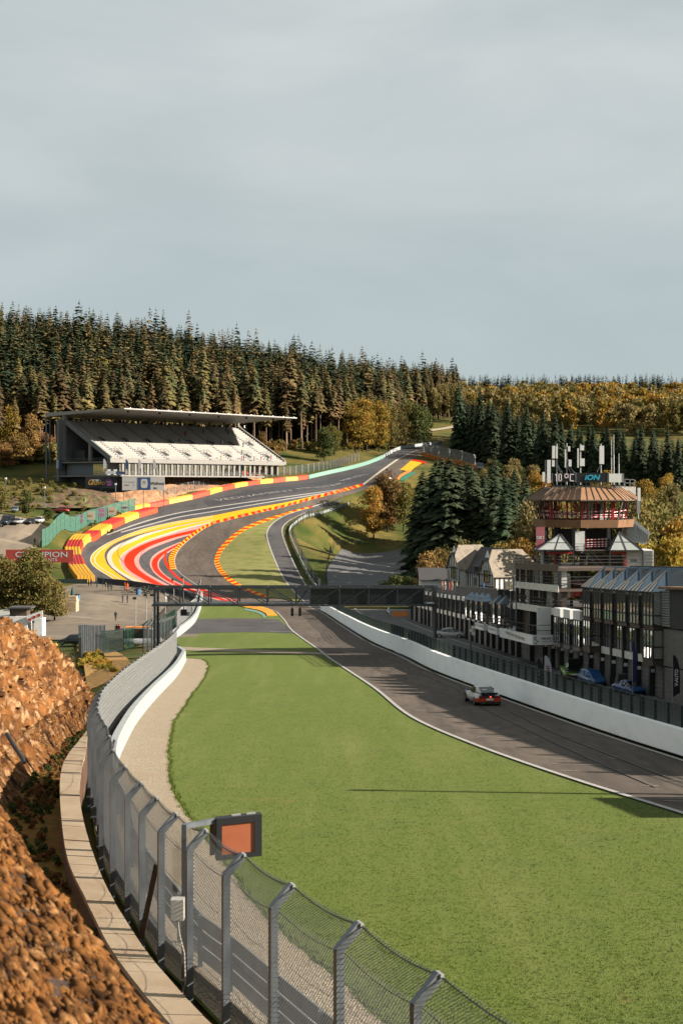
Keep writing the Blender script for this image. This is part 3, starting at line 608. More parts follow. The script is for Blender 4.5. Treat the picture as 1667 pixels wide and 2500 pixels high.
# steel guard rail in front of the near bays
g = E('guard_rail', 'grey three rail steel guard rail behind the near mesh fence', 'guard rail', (FP[5][0] + 1, FP[5][1], fz[5]))
ks = [k for k in range(len(FP)) if FP[k][1] < 66]
rl = FP[ks] + fn[ks] * .95; rz = tz(rl[:, 0], rl[:, 1])
for r in range(3):
    mb = MB(); prof_ = [(0, -.15), (.07, -.1), (.07, -.05), (.01, 0), (.07, .05), (.07, .1), (0, .15), (-.02, .15), (-.02, -.15)]
    mb.loft([[(rl[i][0] + fn[ks[i]][0] * a, rl[i][1] + fn[ks[i]][1] * a, rz[i] + .3 + .34 * r + b) for a, b in prof_] for i in range(len(ks))]); mb.build('rail', m_armco, g)
for i in range(len(ks)):
    MB().box(rl[i][0] - .12, rl[i][0] - .02, rl[i][1] - .05, rl[i][1] + .05, rz[i] - .2, rz[i] + 1.15).build('rail_post', m_galv, g)
# white concrete wall beyond it
kk = [k for k in range(len(FP)) if FP[k][1] > 62]
wp = FP[kk] + fn[kk] * .85; wp = np.vstack([wp, [[-16.6, 146], [-17.4, 151], [-18.8, 155]]]); wp = resample(wp, 50)
o = wall_loft(wp, 1.05, .42, -.3 + .3).build('concrete_wall', m_concw); tag(o, 'white concrete wall under the mesh fence at the gravel trap', 'wall')
# second wall with its own fence, past the gap
w2 = np.array([list(G(*p))[:2] for p in spline([(418, 1566), (430, 1556), (452, 1540), (473, 1520), (484, 1498), (490, 1478), (493, 1456)], 60)]); w2 = resample(w2, 60)
o = wall_loft(w2, 1.25, .5).build('concrete_wall', m_concw); tag(o, 'white concrete wall bending past the tarmac patch towards the dip', 'wall')
def simple_fence(name, label, P, h, post_m, mesh_m, sp, wsp, ww, arm=0.0, zo=0.0, pw=.1, cat='fence', side=1, hlines=None, group=None):
    P = np.asarray(P)[:, :2]; L = np.linalg.norm(np.diff(P, axis=0), axis=1).sum(); P = resample(P, max(2, int(round(L / sp)) + 1)); z = tz(P[:, 0], P[:, 1]) + zo
    d = np.gradient(P, axis=0); d /= np.linalg.norm(d, axis=1)[:, None]; n = np.column_stack([d[:, 1], -d[:, 0]]) * side
    f = E(name, label, cat, (P[0][0], P[0][1], z[0]), group=group); ps = []
    for k in range(len(P)):
        p = Vector((P[k][0], P[k][1], z[k])); s = Vector((n[k][0], n[k][1], 0)); ps.append((p, s))
        mb = MB(); mb.bar(p - Vector((0, 0, .3)), p + Vector((0, 0, h)), pw, pw, up=(d[k][0], d[k][1], 0))
        if arm: mb.bar(p + Vector((0, 0, h)), p + Vector((0, 0, h + arm)) + s * arm, pw, pw, up=(d[k][0], d[k][1], 0))
        mb.build('post', post_m, f)
    if mesh_m:
        for k in range(len(P) - 1):
            mb = MB()
            if hlines:
                for v in np.linspace(.08, h - .05, hlines): mb.bar(ps[k][0] + Vector((0, 0, v)), ps[k + 1][0] + Vector((0, 0, v)), ww)
                nv = max(1, int((ps[k + 1][0] - ps[k][0]).length / wsp))
                for t in np.linspace(0, 1, nv + 2)[1:-1]:
                    q = ps[k][0].lerp(ps[k + 1][0], t); mb.bar(q + Vector((0, 0, .05)), q + Vector((0, 0, h - .03)), ww)
            elif wsp:
                wires(mb, ps[k], ps[k + 1], [(.1, 0), (h, 0)] + ([(h + arm, arm)] if arm else []), wsp, ww)
            else:
                a, b = ps[k][0], ps[k + 1][0]; nrm = ps[k][1] * .02
                mb.hexa([a - nrm + Vector((0, 0, .1)), b - nrm + Vector((0, 0, .1)), b + nrm + Vector((0, 0, .1)), a + nrm + Vector((0, 0, .1)), a - nrm + Vector((0, 0, h)), b - nrm + Vector((0, 0, h)), b + nrm + Vector((0, 0, h)), a + nrm + Vector((0, 0, h))])
            mb.build('mesh_panel', mesh_m, f)
    return f
ww2 = w2.copy(); ww2[:, 0] -= .7
simple_fence('debris_fence', 'pale mesh fence on the far white wall beside the plaza', ww2[8:], 3.3, m_galv, m_wire2, 2.5, .25, .05, arm=.5)
# short return of dark cranked posts behind the gantry foot
simple_fence('debris_fence', 'row of dark cranked fence posts just behind the gantry foot', np.array([[-24.5, 176], [-23.5, 184], [-22.8, 192]]), 3.2, m_black, m_wire, 2.0, .3, .02, arm=.6)

# --- long low retaining wall of pale slabs
wl = [(151, 2000), (167, 2099), (206, 2186), (265, 2305), (332, 2398), (411, 2494), (520, 2600)]; wr = [(204, 2000), (229, 2086), (272, 2186), (348, 2308), (414, 2388), (511, 2494), (640, 2600)]
wl = [(214, 1782), (190, 1812), (170, 1837), (154, 1867), (147, 1913)] + wl; wr = [(216, 1786), (212, 1815), (208, 1844), (200, 1872), (195, 1936)] + wr
WT = -9.55
def onz(pts, n): q = spline(pts, 90); Yv = -WT * F / (q[:, 1] - HY); return resample(np.column_stack([(q[:, 0] - CX) / F * Yv, Yv]), n)
nS = 40; A_ = onz(wl, nS * 3 + 1); B_ = onz(wr, nS * 3 + 1)
rw = E('retaining_wall', 'low curved wall of pale concrete slabs at the foot of the fence', 'wall', (A_[60][0], A_[60][1], WT - .6))
for k in range(nS):
    mb = MB(); a = A_[3 * k:3 * k + 4].copy(); b = B_[3 * k:3 * k + 4].copy(); g0 = .985
    dz = rnd.uniform(-.012, .012)
    a[-1] = a[-2] + (a[-1] - a[-2]) * .94; b[-1] = b[-2] + (b[-1] - b[-2]) * .94
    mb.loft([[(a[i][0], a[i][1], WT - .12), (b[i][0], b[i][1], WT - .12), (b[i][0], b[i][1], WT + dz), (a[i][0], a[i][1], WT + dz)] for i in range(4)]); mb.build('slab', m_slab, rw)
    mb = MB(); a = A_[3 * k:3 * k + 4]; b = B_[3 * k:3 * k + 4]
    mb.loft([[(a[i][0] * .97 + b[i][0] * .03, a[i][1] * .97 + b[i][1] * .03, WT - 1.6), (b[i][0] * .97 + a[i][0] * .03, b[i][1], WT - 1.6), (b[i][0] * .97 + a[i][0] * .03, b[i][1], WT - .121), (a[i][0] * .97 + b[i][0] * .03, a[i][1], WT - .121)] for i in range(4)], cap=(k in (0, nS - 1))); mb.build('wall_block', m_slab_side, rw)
# weedy ditch between wall and bank
sheet('weed_verge', np.array([[-4.5, 18], [-7.5, 26], [-10.5, 33], [-13, 45], [-14.5, 58], [-15.5, 70], [-17, 84]]), np.array([[0.2, 19], [-2.9, 26], [-5.6, 33], [-8.7, 45], [-10.6, 58], [-12.4, 70], [-14.0, 84]]), m_weeds, .45, nc=8, step=1.0)['kind'] = 'structure'
# --- rocky cutting on the left (ridged along the slope)
def fbm(x, y, z, o=4):
    v = 0; a = 1
    for k in range(o): v += a * mnoise.noise((x, y, z)); x *= 2.1; y *= 2.1; z *= 2.1; a *= .5
    return v
bY = [10, 20, 28, 36, 46, 56, 66, 74, 80, 86, 90, 94]
toeX = [-4, -6, -7.6, -9.3, -11.0, -12.1, -12.9, -13.7, -14.2, -14.8, -15.4, -16]
crX = [-12, -15, -17, -19, -21, -22, -21.5, -20.5, -19.4, -17.6, -16.6, -16.8]; crZ = [-3.0, -3.0, -3.2, -3.4, -3.7, -4.2, -5.2, -6.3, -7.5, -9.6, -12.6, -15.4]
ysb = np.arange(26, 94, .2); nt_ = 60; V = []; 
for y in ysb:
    tx, cx_, cz = np.interp(y, bY, toeX), np.interp(y, bY, crX), np.interp(y, bY, crZ); tzv = tz1(tx, y) + .25
    for k in range(nt_ + 8):
        t = k / nt_
        if t <= 1:
            x = tx + (cx_ - tx) * t; z = tzv + (cz - tzv) * (t ** .82)
        else: x = cx_ - (t - 1) * 60; z = cz - (t - 1) * 4 if k < nt_ + 6 else tz1(x, y) - .6
        along = y * 1.0 + t * 2.6
        rg = 1 - abs(fbm(along * 1.05, t * 1.0, 3.1, 5)); fi = fbm(along * 2.6, t * 6, 9.2, 4)
        amp = min(1, t * 5) * (1 if t < 1 else max(.25, 1 - (t - 1) * 8))
        q = amp * (2.1 * (rg - .78) + .40 * fi)
        nrm = Vector((.68, 0, .73)); V.append((x + nrm.x * q, y + .15 * fi, z + nrm.z * q))
wv = nt_ + 8; i, j = np.meshgrid(np.arange(len(ysb) - 1), np.arange(wv - 1), indexing='ij'); a = (i * wv + j).ravel()
o = link('rock_bank', np_mesh('rock_bank', V, np.stack([a, a + 1, a + wv + 1, a + wv], -1), m_rock)); tag(o, 'ochre rocky cutting rising left of the pale slab wall', 'rock bank')
BV = np.array(V)
# --- heap of rust coloured stone right below the camera
def heapz(x, y):
    s = -4.55 - .5 * x - .03 * (y - 10)
    d = ((x + 2.3) * .84 + (y - 11.7) * .54)        # distance past the shoulder
    return s - max(0, d) * .95 - max(0, d - .4) * .25 + .16 * fbm(x * 1.3, y * 1.3, 1.0, 3)
hx = np.arange(-9, 2.6, .16); hy = np.arange(4.5, 20, .16)
V = [(x, y, heapz(x, y)) for x in hx for y in hy]; n2 = len(hy); i, j = np.meshgrid(np.arange(len(hx) - 1), np.arange(n2 - 1), indexing='ij'); a = (i * n2 + j).ravel()
heap = link('rock_heap', np_mesh('rock_heap', V, np.stack([a, a + n2, a + n2 + 1, a + 1], -1), mat('heap_gap_shade', C(74, 48, 30), C(46, 32, 22), scale=6, rough=1, bump=1, bscale=20), smooth=True)); tag(heap, 'heap of rust coloured broken stone in the near left corner', 'rock heap')  # dark base colour puts shade into the gaps between the stones
ico = bmesh.new(); bmesh.ops.create_icosphere(ico, subdivisions=1, radius=1); IV = np.array([v.co[:] for v in ico.verts]); IF = np.array([[v.index for v in f.verts] for f in ico.faces]); ico.free()
IF = IF[:]
def stone(seed):
    r = np.random.RandomState(seed); v = IV * (1 + r.uniform(-.3, .3, (len(IV), 1))); v = v * np.array([1, .40, .17]); v[:, 2] += .12 * np.sign(v[:, 0]) * r.rand(); return v
tmp = bmesh.new(); bmesh.ops.create_icosphere(tmp, subdivisions=0 + 1, radius=1); tmp.free()
stv = [stone(k) for k in range(8)]; stm = [np_mesh('stone', s, IF, m_rock2) for s in stv]
cand = []
while len(cand) < 9000:
    x, y = rnd.uniform(-5, 1.2), rnd.uniform(7, 15.5); d = (x + 2.3) * .84 + (y - 11.7) * .54
    z = heapz(x, y); px, py = CX + x / y * F, HY - z / y * F
    if d > .6 or px < -60 or py > 2560 or px > 700: continue
    cand.append((y, x, z))
cand.sort(); SV = []; SF = []; nb = 0
for k, (y, x, z) in enumerate(cand):
    s = rnd.uniform(.016, .055) * (2.4 if rnd.random() < .10 else 1); R = Matrix.Rotation(rnd.gauss(-.7, .35), 4, 'Z') @ Matrix.Rotation(rnd.gauss(.5, .22), 4, 'Y') @ Matrix.Rotation(rnd.gauss(.5, .45), 4, 'X')
    if k % 30 == 0 and k // 30 < 300:
        o = bpy.data.objects.new('stone', stm[k % 8]); COL.objects.link(o); o.parent = heap; o.matrix_local = Matrix.Translation((x, y, z + s * .12)) @ R @ Matrix.Scale(s * 1.25, 4)
    else:
        v = stv[k % 8] * s @ np.array(R.to_3x3()).T + np.array([x, y, z + s * .1]); SV.append(v); SF.append(IF + nb); nb += len(v)
o = link('loose_stones', np_mesh('loose_stones', np.vstack(SV), np.vstack(SF), m_rock2), heap); o['kind'] = 'stuff'
# rubble on the far bank: one mass
SV = []; SF = []; nb = 0
for k in range(7000):
    p = BV[rnd.randrange(len(BV))]
    if p[1] < 34 or p[1] > 90: continue
    s = rnd.uniform(.03, .11); R = Matrix.Rotation(rnd.gauss(0, .5), 4, 'Z') @ Matrix.Rotation(rnd.gauss(.8, .3), 4, 'Y')
    v = stv[k % 8] * s @ np.array(R.to_3x3()).T + p + np.array([rnd.uniform(-.2, .2), rnd.uniform(-.2, .2), .02]); SV.append(v); SF.append(IF + nb); nb += len(v)
o = link('bank_rubble', np_mesh('bank_rubble', np.vstack(SV), np.vstack(SF), m_rock2)); tag(o, 'broken stone lying all over the ochre cutting', 'rubble', kind='stuff')
# black drain pipe sticking out of the bank
o = MB().tube([U(18, 1792, 50), U(36, 1822, 49.3), U(56, 1852, 48.6), U(60, 1862, 48.4)], .075, 10).build('drain_pipe', m_black); tag(o, 'black drain pipe lying on the ochre bank', 'pipe')

# --- pit wall with fence
yw = np.arange(48, 282, 1.5); pw = np.array([[wallx(y) + .75, y] for y in yw]); hw = np.interp(yw, [50, 68, 100, 130, 175, 280], [1.15, 1.25, 1.5, 1.65, 1.7, 1.5])
mb = wall_loft(pw, hw, .45); o = mb.build('pit_wall', m_conc); tag(o, 'long pale concrete pit wall along the right of the straight', 'wall')
def pwz(y): return tz1(wallx(y) + .75, y) + float(np.interp(y, yw, hw))
pf_ = E('pit_fence', 'dark green post and mesh fence standing on the pit wall', 'fence', (pw[20][0], pw[20][1], pwz(pw[20][1])))
yp = np.arange(50, 278, 2.0)
for k, y in enumerate(yp):
    x = wallx(y) + .98; z = pwz(y) - .25; h = 1.35
    MB().bar((x, y, z), (x, y, z + h), .16, .12, up=(0, 1, 0)).build('post', m_dgreen, pf_)
    if k % 4 == 1: MB().bar((x - .02, y + .32, z), (x - .02, y + .32, z + h), .16, .12, up=(0, 1, 0)).build('post', m_dgreen, pf_)
    if k < len(yp) - 1:
        y2 = yp[k + 1]; x2 = wallx(y2) + .98; z2 = pwz(y2) - .25; mb = MB()
        for v in (.35, .6, .85, 1.1, 1.33): mb.bar((x, y, z + v), (x2, y2, z2 + v), .03)
        for t in np.linspace(0, 1, 11)[1:-1]: mb.bar((x + (x2 - x) * t, y + (y2 - y) * t, z + (z2 - z) * t + .25), (x + (x2 - x) * t, y + (y2 - y) * t, z + (z2 - z) * t + 1.33), .022)
        mb.build('mesh_panel', m_dgreen, pf_)
# low red and white barrier rails on the pit side of the wall
rr = E('pit_rail', 'low red and white rail on the pit side of the wall', 'rail', (pw[10][0] + 1.6, pw[10][1], tz1(pw[10][0], pw[10][1])))
m_rwr = mat('rail_red', C(150, 70, 60), rough=.7); m_rww = mat('rail_white', C(170, 172, 170), gal=.9, rough=.7)
for k, y in enumerate(np.arange(52, 92, 2.0)):
    x = wallx(y) + 2.0; x2 = wallx(y + 2) + 2.0; z = tz1(x, y); z2 = tz1(x2, y + 2)
    MB().bar((x, y, z + .75), (x2, y + 1.96, z2 + .75), .06, .28).build('rail', [m_rwr, m_rww][k % 2], rr); MB().bar((x, y, z), (x, y, z + .9), .08).build('rail_post', m_black, rr)

# --- tyre walls
m_tr = mat('tyre_red', C(206, 30, 14), C(178, 22, 12), scale=1.5, rough=.6); m_ty = mat('tyre_yellow', C(240, 176, 20), C(226, 160, 16), scale=1.5, rough=.6)
m_fr = mat('belt_red_sunlit', C(240, 84, 30), C(230, 72, 24), scale=.8, rough=.5); m_fy = mat('belt_yellow_sunlit', C(250, 200, 84), C(244, 190, 70), scale=.8, rough=.5)  # front belts: sunlight on them put in as lighter colours
def tyre_wall(name, label, pts, cols, depth, h):
    w = E(name, label, 'tyre wall', G(*pts[0])); P = [G(*p) for p in pts]
    for k in range(len(P) - 1):
        sub = [P[k].lerp(P[k + 1], t) for t in np.linspace(0, .985, 4)]; d = (P[k + 1] - P[k]); d.z = 0; d.normalize()
        dprev = (P[k] - P[k - 1]) if k else d.copy(); dprev.z = 0; dprev.normalize(); dn = (P[k + 2] - P[k + 1]) if k + 2 < len(P) else d.copy(); dn.z = 0; dn.normalize()
        c = cols[k % len(cols)]; blk = None; ring = []
        for q, s in enumerate(sub):
            dm = (dprev + d).normalized().lerp((d + dn).normalized(), q / 3); nrm = Vector((-dm.y, dm.x, 0)).normalized(); s = Vector((s.x, s.y, tz1(s.x, s.y)))
            bz = tz1(*(s + nrm * depth).xy); ring.append((s, nrm, bz))
        mb = MB(); nr = 5
        for r in range(nr):                                     # rows of stacked tyres
            a0, a1 = .25 + (depth - .25) * r / nr, .25 + (depth - .25) * (r + .86) / nr
            R = []
            for s, n_, bz in ring:
                zt = max(s.z, (s.z * .5 + bz * .5)) + h
                R.append([tuple(s + n_ * a0 - Vector((0, 0, .2))), tuple(s + n_ * a0) [:2] + (zt - .06,), tuple(s + n_ * (a0 * .6 + a1 * .4))[:2] + (zt + .05,), tuple(s + n_ * a1)[:2] + (zt - .06,), tuple(s + n_ * a1 - Vector((0, 0, .2)))])
            mb.loft(R)
        blk = mb.build('tyre_block', m_tr if c == 'r' else m_ty, w)
        mb = MB(); mb.loft([[tuple(s - Vector((0, 0, .1))), tuple(s + n_ * .2 - Vector((0, 0, .1))), tuple(s + n_ * .2 + Vector((0, 0, h + .03))), tuple(s + Vector((0, 0, h + .03)))] for s, n_, bz in ring]); mb.build('belt', m_fr if c == 'r' else m_fy, blk)
    return w
tyre_wall('tyre_wall', 'red and yellow tyre wall round the outside of the bend by the plaza', [(232, 1419), (209, 1391), (201, 1372), (198, 1353), (205, 1337), (224, 1322), (248, 1309), (275, 1293), (306, 1278), (341, 1264), (386, 1251)], 'yryryryryr', 4.2, 1.3)
tyre_wall('tyre_wall', 'red and yellow tyre wall climbing below the grandstand', [(330, 1247), (368, 1240), (414, 1231), (472, 1219), (514, 1208), (544, 1199), (574, 1192), (606, 1186), (636, 1182), (668, 1178), (698, 1175), (728, 1173), (753, 1169)], 'yryryryryryr', 2.2, 1.25)
o = wall_loft(np.array([list(G(*p))[:2] for p in spline([(753, 1169), (800, 1158), (850, 1147), (890, 1136), (915, 1127), (934, 1119)], 40)]), 1.35, .5).build('barrier_wall', m_teal); tag(o, 'pale teal barrier wall along the upper climb', 'wall')
o = wall_loft(np.array([list(G(*p))[:2] for p in spline([(934, 1119), (952, 1108), (971, 1099), (1000, 1093), (1040, 1088), (1078, 1084)], 40)]), 1.3, .4).build('barrier_wall', m_concw); tag(o, 'grey white barrier wall at the top of the climb below the trees', 'wall')
o = wall_loft(np.array([list(G(*p))[:2] for p in spline([(240, 1423), (316, 1430), (400, 1443), (450, 1455), (484, 1466)], 40)]), 1.2, .7).build('barrier_wall', m_asph2); tag(o, 'dark grey barrier between the plaza and the painted run-off', 'wall')
fb = np.array([list(G(*p))[:2] for p in spline([(404, 1224), (472, 1206), (544, 1188), (606, 1176), (668, 1168), (740, 1160), (800, 1149), (885, 1128)], 80)]); fb[:, 1] += 3; fb[:, 0] -= 1.5
simple_fence('debris_fence', 'silver post and mesh fence behind the upper tyre wall', fb, 3.0, m_wire2, m_wire, 3.0, .5, .03, zo=0, pw=.14)
# rail and fence down the right of the pit exit road
rx = xr[4:118, :2].copy(); dx = np.gradient(rx, axis=0); dx /= np.linalg.norm(dx, axis=1)[:, None]; rx += np.column_stack([dx[:, 1], -dx[:, 0]]) * 1.8
o = wall_loft(rx, .8, .2).build('barrier_wall', m_concw); tag(o, 'pale barrier wall on the outside of the pit exit road', 'wall')
rx2 = rx + np.column_stack([dx[:, 1], -dx[:, 0]]) * .8
simple_fence('catch_fence', 'dark posts with thin mesh above the pit exit road barrier', rx2, 2.3, m_black, m_wire, 3.5, .6, .018, pw=.14)
simple_fence('boundary_fence', 'green boundary fence along the foot of the grass bank', np.array([list(G(*p))[:2] for p in [(800, 1440), (796, 1400), (803, 1365), (812, 1338), (850, 1328), (900, 1326), (960, 1330)]]), 1.8, m_dgreen, m_dgreen, 3, .8, .02, pw=.1)
# crest: orange barrier and silver fence
cr = np.array([list(U(1034, 1118, 600))[:2], list(U(1070, 1132, 585))[:2], list(U(1110, 1142, 570))[:2], list(U(1160, 1152, 555))[:2]]); cr = resample(cr, 16)
o = wall_loft(cr, 1.8, 1.0).build('barrier_wall', m_orange); tag(o, 'orange barrier below the silver fence at the crest of the climb', 'wall')
cr2 = cr.copy(); cr2[:, 1] += 1.5
simple_fence('debris_fence', 'silver cranked fence on the crest right of the track', cr2, 5.2, m_wire2, m_wire2, 3.2, .35, .05, arm=.6, pw=.25)
sheet('painted_band', pl([(975, 1147), (985, 1140), (1002, 1125)], 20), pl([(1000, 1152), (1012, 1142), (1030, 1130)], 20), m_yel, .05, nc=3, parent=mark); sheet('painted_band', pl([(1002, 1125), (1006, 1122)], 12), pl([(1038, 1132), (1040, 1127)], 12), m_red, .05, nc=3, parent=mark)
sheet('painted_band', pl([(968, 1170), (975, 1160), (996, 1148)], 20), pl([(974, 1172), (982, 1163), (1004, 1151)], 20), m_orange, .05, nc=2, parent=mark); sheet('painted_band', pl([(975, 1173), (983, 1164), (1005, 1152)], 20), pl([(986, 1176), (996, 1166), (1016, 1155)], 20), m_green_p, .05, nc=2, parent=mark)

# --- start gantry
GY = 146.5
gl, gr = U(378, 1500, GY).x, U(1063, 1500, GY).x; zt_, zb_ = U(0, 1435, GY).z, U(0, 1478, GY).z
gan = E('start_gantry', 'black steel truss gantry spanning the track and lawn', 'gantry', (gl, GY, tz1(gl, GY)))
for x in (gl, gr):
    for dy in (0, 2.6):
        MB().bar((x, GY + dy, tz1(x, GY) - .2), (x, GY + dy, zt_ + .08), .24, .24, up=(0, 1, 0)).build('leg', m_black, gan)
for z, nm in ((zt_, 'top_chord'), (zb_, 'bottom_chord')):
    for dy in (0, 2.6): MB().bar((gl - .3, GY + dy, z), (gr + .3, GY + dy, z), .17, .17).build(nm, m_black, gan)
vx = [U(p, 0, GY).x for p in (378, 440, 510, 581, 652, 722, 757, 830, 900, 970, 1035, 1063)]
for k, x in enumerate(vx):
    for dy in (0, 2.6): MB().bar((x, GY + dy, zb_), (x, GY + dy, zt_), .12).build('upright', m_black, gan)
    MB().bar((x, GY, zt_), (x, GY + 2.6, zt_), .08).build('cross_bar', m_black, gan); MB().bar((x, GY, zb_), (x, GY + 2.6, zb_), .08).build('cross_bar', m_black, gan)
    if k < len(vx) - 1:
        for dy in (0, 2.6):
            a, b = ((x, GY + dy, zt_), (vx[k + 1], GY + dy, zb_)) if k < 5 else ((x, GY + dy, zb_), (vx[k + 1], GY + dy, zt_)); MB().bar(a, b, .09).build('brace', m_black, gan)
MB().box(gl - .2, gr + .2, GY + .1, GY + 2.5, zb_ + .09, zb_ + .16).build('shadow_deck', m_black, gan)  # solid deck added to thicken the gantry shadow on the lawn
m_board = mat('board_black', C(14, 22, 28), C(20, 30, 36), scale=2, rough=.4)
bd = E('display_board', 'wide black display board hung in the right half of the gantry', 'display board', (U(757, 0, GY).x, GY + .2, zb_))
bxs = np.linspace(U(757, 0, GY).x + .05, U(1035, 0, GY).x, 9)
for k in range(8):
    MB().box(bxs[k] + .012, bxs[k + 1] - .012, GY + .1, GY + .5, zb_ + .1, zt_ - .1).build('display_panel', m_board, bd)
    MB().box(bxs[k] + .012, bxs[k + 1] - .012, GY + 2.1, GY + 2.5, zb_ + .17, zt_ - .1).build('rear_shadow_panel', m_board, bd)  # unseen back boards, added for a broader gantry shadow
    q = MB()
    for t in np.linspace(.15, .85, 5):
        x = bxs[k] + (bxs[k + 1] - bxs[k]) * t; q.box(x - .04, x + .04, GY + .09, GY + .1, zb_ + .16, zb_ + .26); q.box(x - .04, x + .04, GY + .09, GY + .1, zt_ - .26, zt_ - .16)
    q.build('vent', m_black, bd)
def hang_light(px, y0, y1, label, w=.28, n=3):
    p = U(px, y0, GY); t = E('signal_light', label, 'signal light', (p.x, GY + .4, zb_ - .1))
    MB().bar((p.x, GY + .4, zb_ - .08), (p.x, GY + .4, p.z), .07).build('hanger', m_black, t); z1 = U(0, y1, GY).z
    MB().box(p.x - w / 2, p.x + w / 2, GY + .3, GY + .6, z1, p.z).build('housing', m_board, t)
    for k in range(n):
        zc = p.z + (z1 - p.z) * (k + .5) / n; MB().tube([(p.x, GY + .3, zc), (p.x, GY + .22, zc)], .09, 8).build('lens', m_black, t)
hang_light(713, 1486, 1505, 'left of two narrow black signal lights hung under the gantry'); hang_light(732, 1486, 1505, 'right of two narrow black signal lights hung under the gantry')
hang_light(448, 1489, 1504, 'square black signal box hung under the left of the gantry', w=.65, n=2)
o = MB().box(U(456, 0, GY).x, U(463, 0, GY).x, GY + .35, GY + .42, U(0, 1505, GY).z, U(0, 1495, GY).z).build('small_sign', m_white); tag(o, 'small white plate beside the square signal box', 'sign')
MB().bar((U(459, 0, GY).x, GY + .4, U(0, 1496, GY).z), (U(459, 0, GY).x, GY + .4, zb_), .03).build('hanger', m_black, o)

# --- screen on its own mast by the near fence
p0 = Vector((-3.62, 28.9, tz1(-3.62, 28.9))); sq = lambda px, py, Y: U(px, py, Y)
SY = 29.6
ms = E('light_panel', 'square orange screen in a black frame on a grey mast by the fence', 'screen', p0)
bx0, bx1, bz0, bz1 = U(527, 0, SY).x, U(635, 0, SY).x, U(0, 2098, SY).z, U(0, 1996, SY).z
mxp = U(450, 0, 29.2).x; mtop = U(0, 2018, 29.2).z
MB().bar((mxp, 29.2, tz1(mxp, 29.2) - .2), (mxp, 29.2, mtop + .05), .1, .1, up=(0, 1, 0)).build('mast', m_galv, ms)
MB().bar((mxp - .03, 29.2, mtop), (bx0, SY, mtop + .03), .1).build('arm', m_galv, ms)
m_or = mat('screen_orange', C(196, 112, 72), C(186, 102, 64), scale=3, rough=.5); m_fr2 = mat('frame_black', C(20, 22, 26), rough=.55)
dv = Vector((1, .22, .0)).normalized(); nv = Vector((.22, -1, 0)).normalized(); c0 = Vector((bx0, SY, bz0)); wS, hS = (bx1 - bx0) * 1.03, bz1 - bz0
def pn(u, v, d): return c0 + dv * (u * wS) + Vector((0, 0, v * hS + .05 * u)) + nv * d
def slab4(u0, u1, v0, v1, d0, d1): return MB().hexa([pn(u0, v0, d0), pn(u1, v0, d0), pn(u1, v1, d0), pn(u0, v1, d0), pn(u0, v0, d1), pn(u1, v0, d1), pn(u1, v1, d1), pn(u0, v1, d1)])
slab4(.12, .88, .12, .84, 0, .10).build('screen', m_or, ms); slab4(.02, .98, .02, .98, -.12, -.002).build('back_box', m_fr2, ms)
for a_ in ((0, .12, 0, 1), (.84, 1, 0, 1), (.1201, .8399, 0, .12), (.1201, .8399, .84, 1)): slab4(*a_, -.1, .13).build('frame', m_fr2, ms)
for u in (.35, .68): slab4(u, u + .2, 1.0, 1.03, -.05, .03).build('bracket', m_wire2, ms)
MB().box(bx0 - .12, bx0 - .02, SY - .06, SY + .06, bz0 + .1, bz1 - .05).build('side_bracket', mat('rusty', C(128, 84, 60), C(96, 70, 56), scale=6, rough=.9), ms)
bx = E('switch_box', 'pale grey electrical box with a cable on the fence post', 'electrical box', U(438, 2245, 28.6))
c = U(438, 2220, 28.5); MB().box(c.x - .16, c.x + .1, c.y - .12, c.y + .12, c.z - .2, c.z + .22).build('cabinet', mat('grey_box', C(206, 204, 196), rough=.5), bx); MB().box(c.x - .15, c.x + .09, c.y - .13, c.y - .12, c.z - .19, c.z + .21).build('door', mat('grey_box_door', C(196, 194, 186), rough=.5), bx)
MB().tube([c + Vector((-.03, 0, -.2)), c + Vector((0, .02, -.5)), c + Vector((.1, .03, -.9)), c + Vector((.12, .02, -1.5)), c + Vector((0, .1, -1.9))], .018, 6).build('cable', mat('pale_cable', C(186, 180, 166), rough=.6), bx)
# leaning wooden prop beside the fence
o = MB().bar(U(345, 2290, 31.6), U(383, 2110, 31.2), .12, .04, up=(0, 1, 0)).build('timber_prop', mat('old_timber', C(98, 76, 56), C(74, 56, 42), scale=4, rough=.9)); tag(o, 'brown timber prop leaning against the mesh fence', 'timber')
# ------------------------------------------------------------------ pit buildings
m_glass = mat('window_glass', (.62, .60, .56), gal=1.0, rough=.03, metal=.9, spec=1.0)
m_pier = mat('pier_black', C(24, 26, 28), C(34, 36, 38), gal=0.8, scale=2, rough=.6)
m_brown = mat('brown_cladding', C(74, 60, 50), C(64, 52, 44), gal=0.9, scale=2, rough=.6)
m_door = mat('garage_block', C(112, 108, 102), C(96, 92, 88), gal=0.85, scale=1.2, rough=.9, stretch=(1, 1, 4))
m_span = mat('spandrel', C(214, 210, 200), C(196, 190, 180), gal=0.85, scale=1, rough=.85)
m_wpaint = mat('white_sheet', C(226, 226, 222), C(214, 214, 212), gal=0.75, scale=2, rough=.6)
m_sroof = mat('slate_blue', C(44, 64, 82), C(52, 74, 92), gal=0.55, scale=2, rough=.35)
m_strip = mat('pale_strip', C(226, 206, 186), gal=0.9, rough=.6)
m_tan = mat('tan_roof', C(176, 132, 96), C(164, 122, 88), scale=1.2, rough=.55)
m_tan2 = mat('tan_fascia', C(156, 112, 74), C(140, 100, 66), scale=1.2, rough=.6)
m_redp = mat('red_column', C(160, 20, 24), gal=0.8, rough=.5)
m_corr = mat('corrugated_grey', C(150, 154, 154), C(138, 142, 142), gal=0.7, scale=3, rough=.5, metal=.2)
m_tile = mat('dark_tile', C(62, 60, 60), C(46, 46, 48), gal=0.8, scale=4, rough=.8)
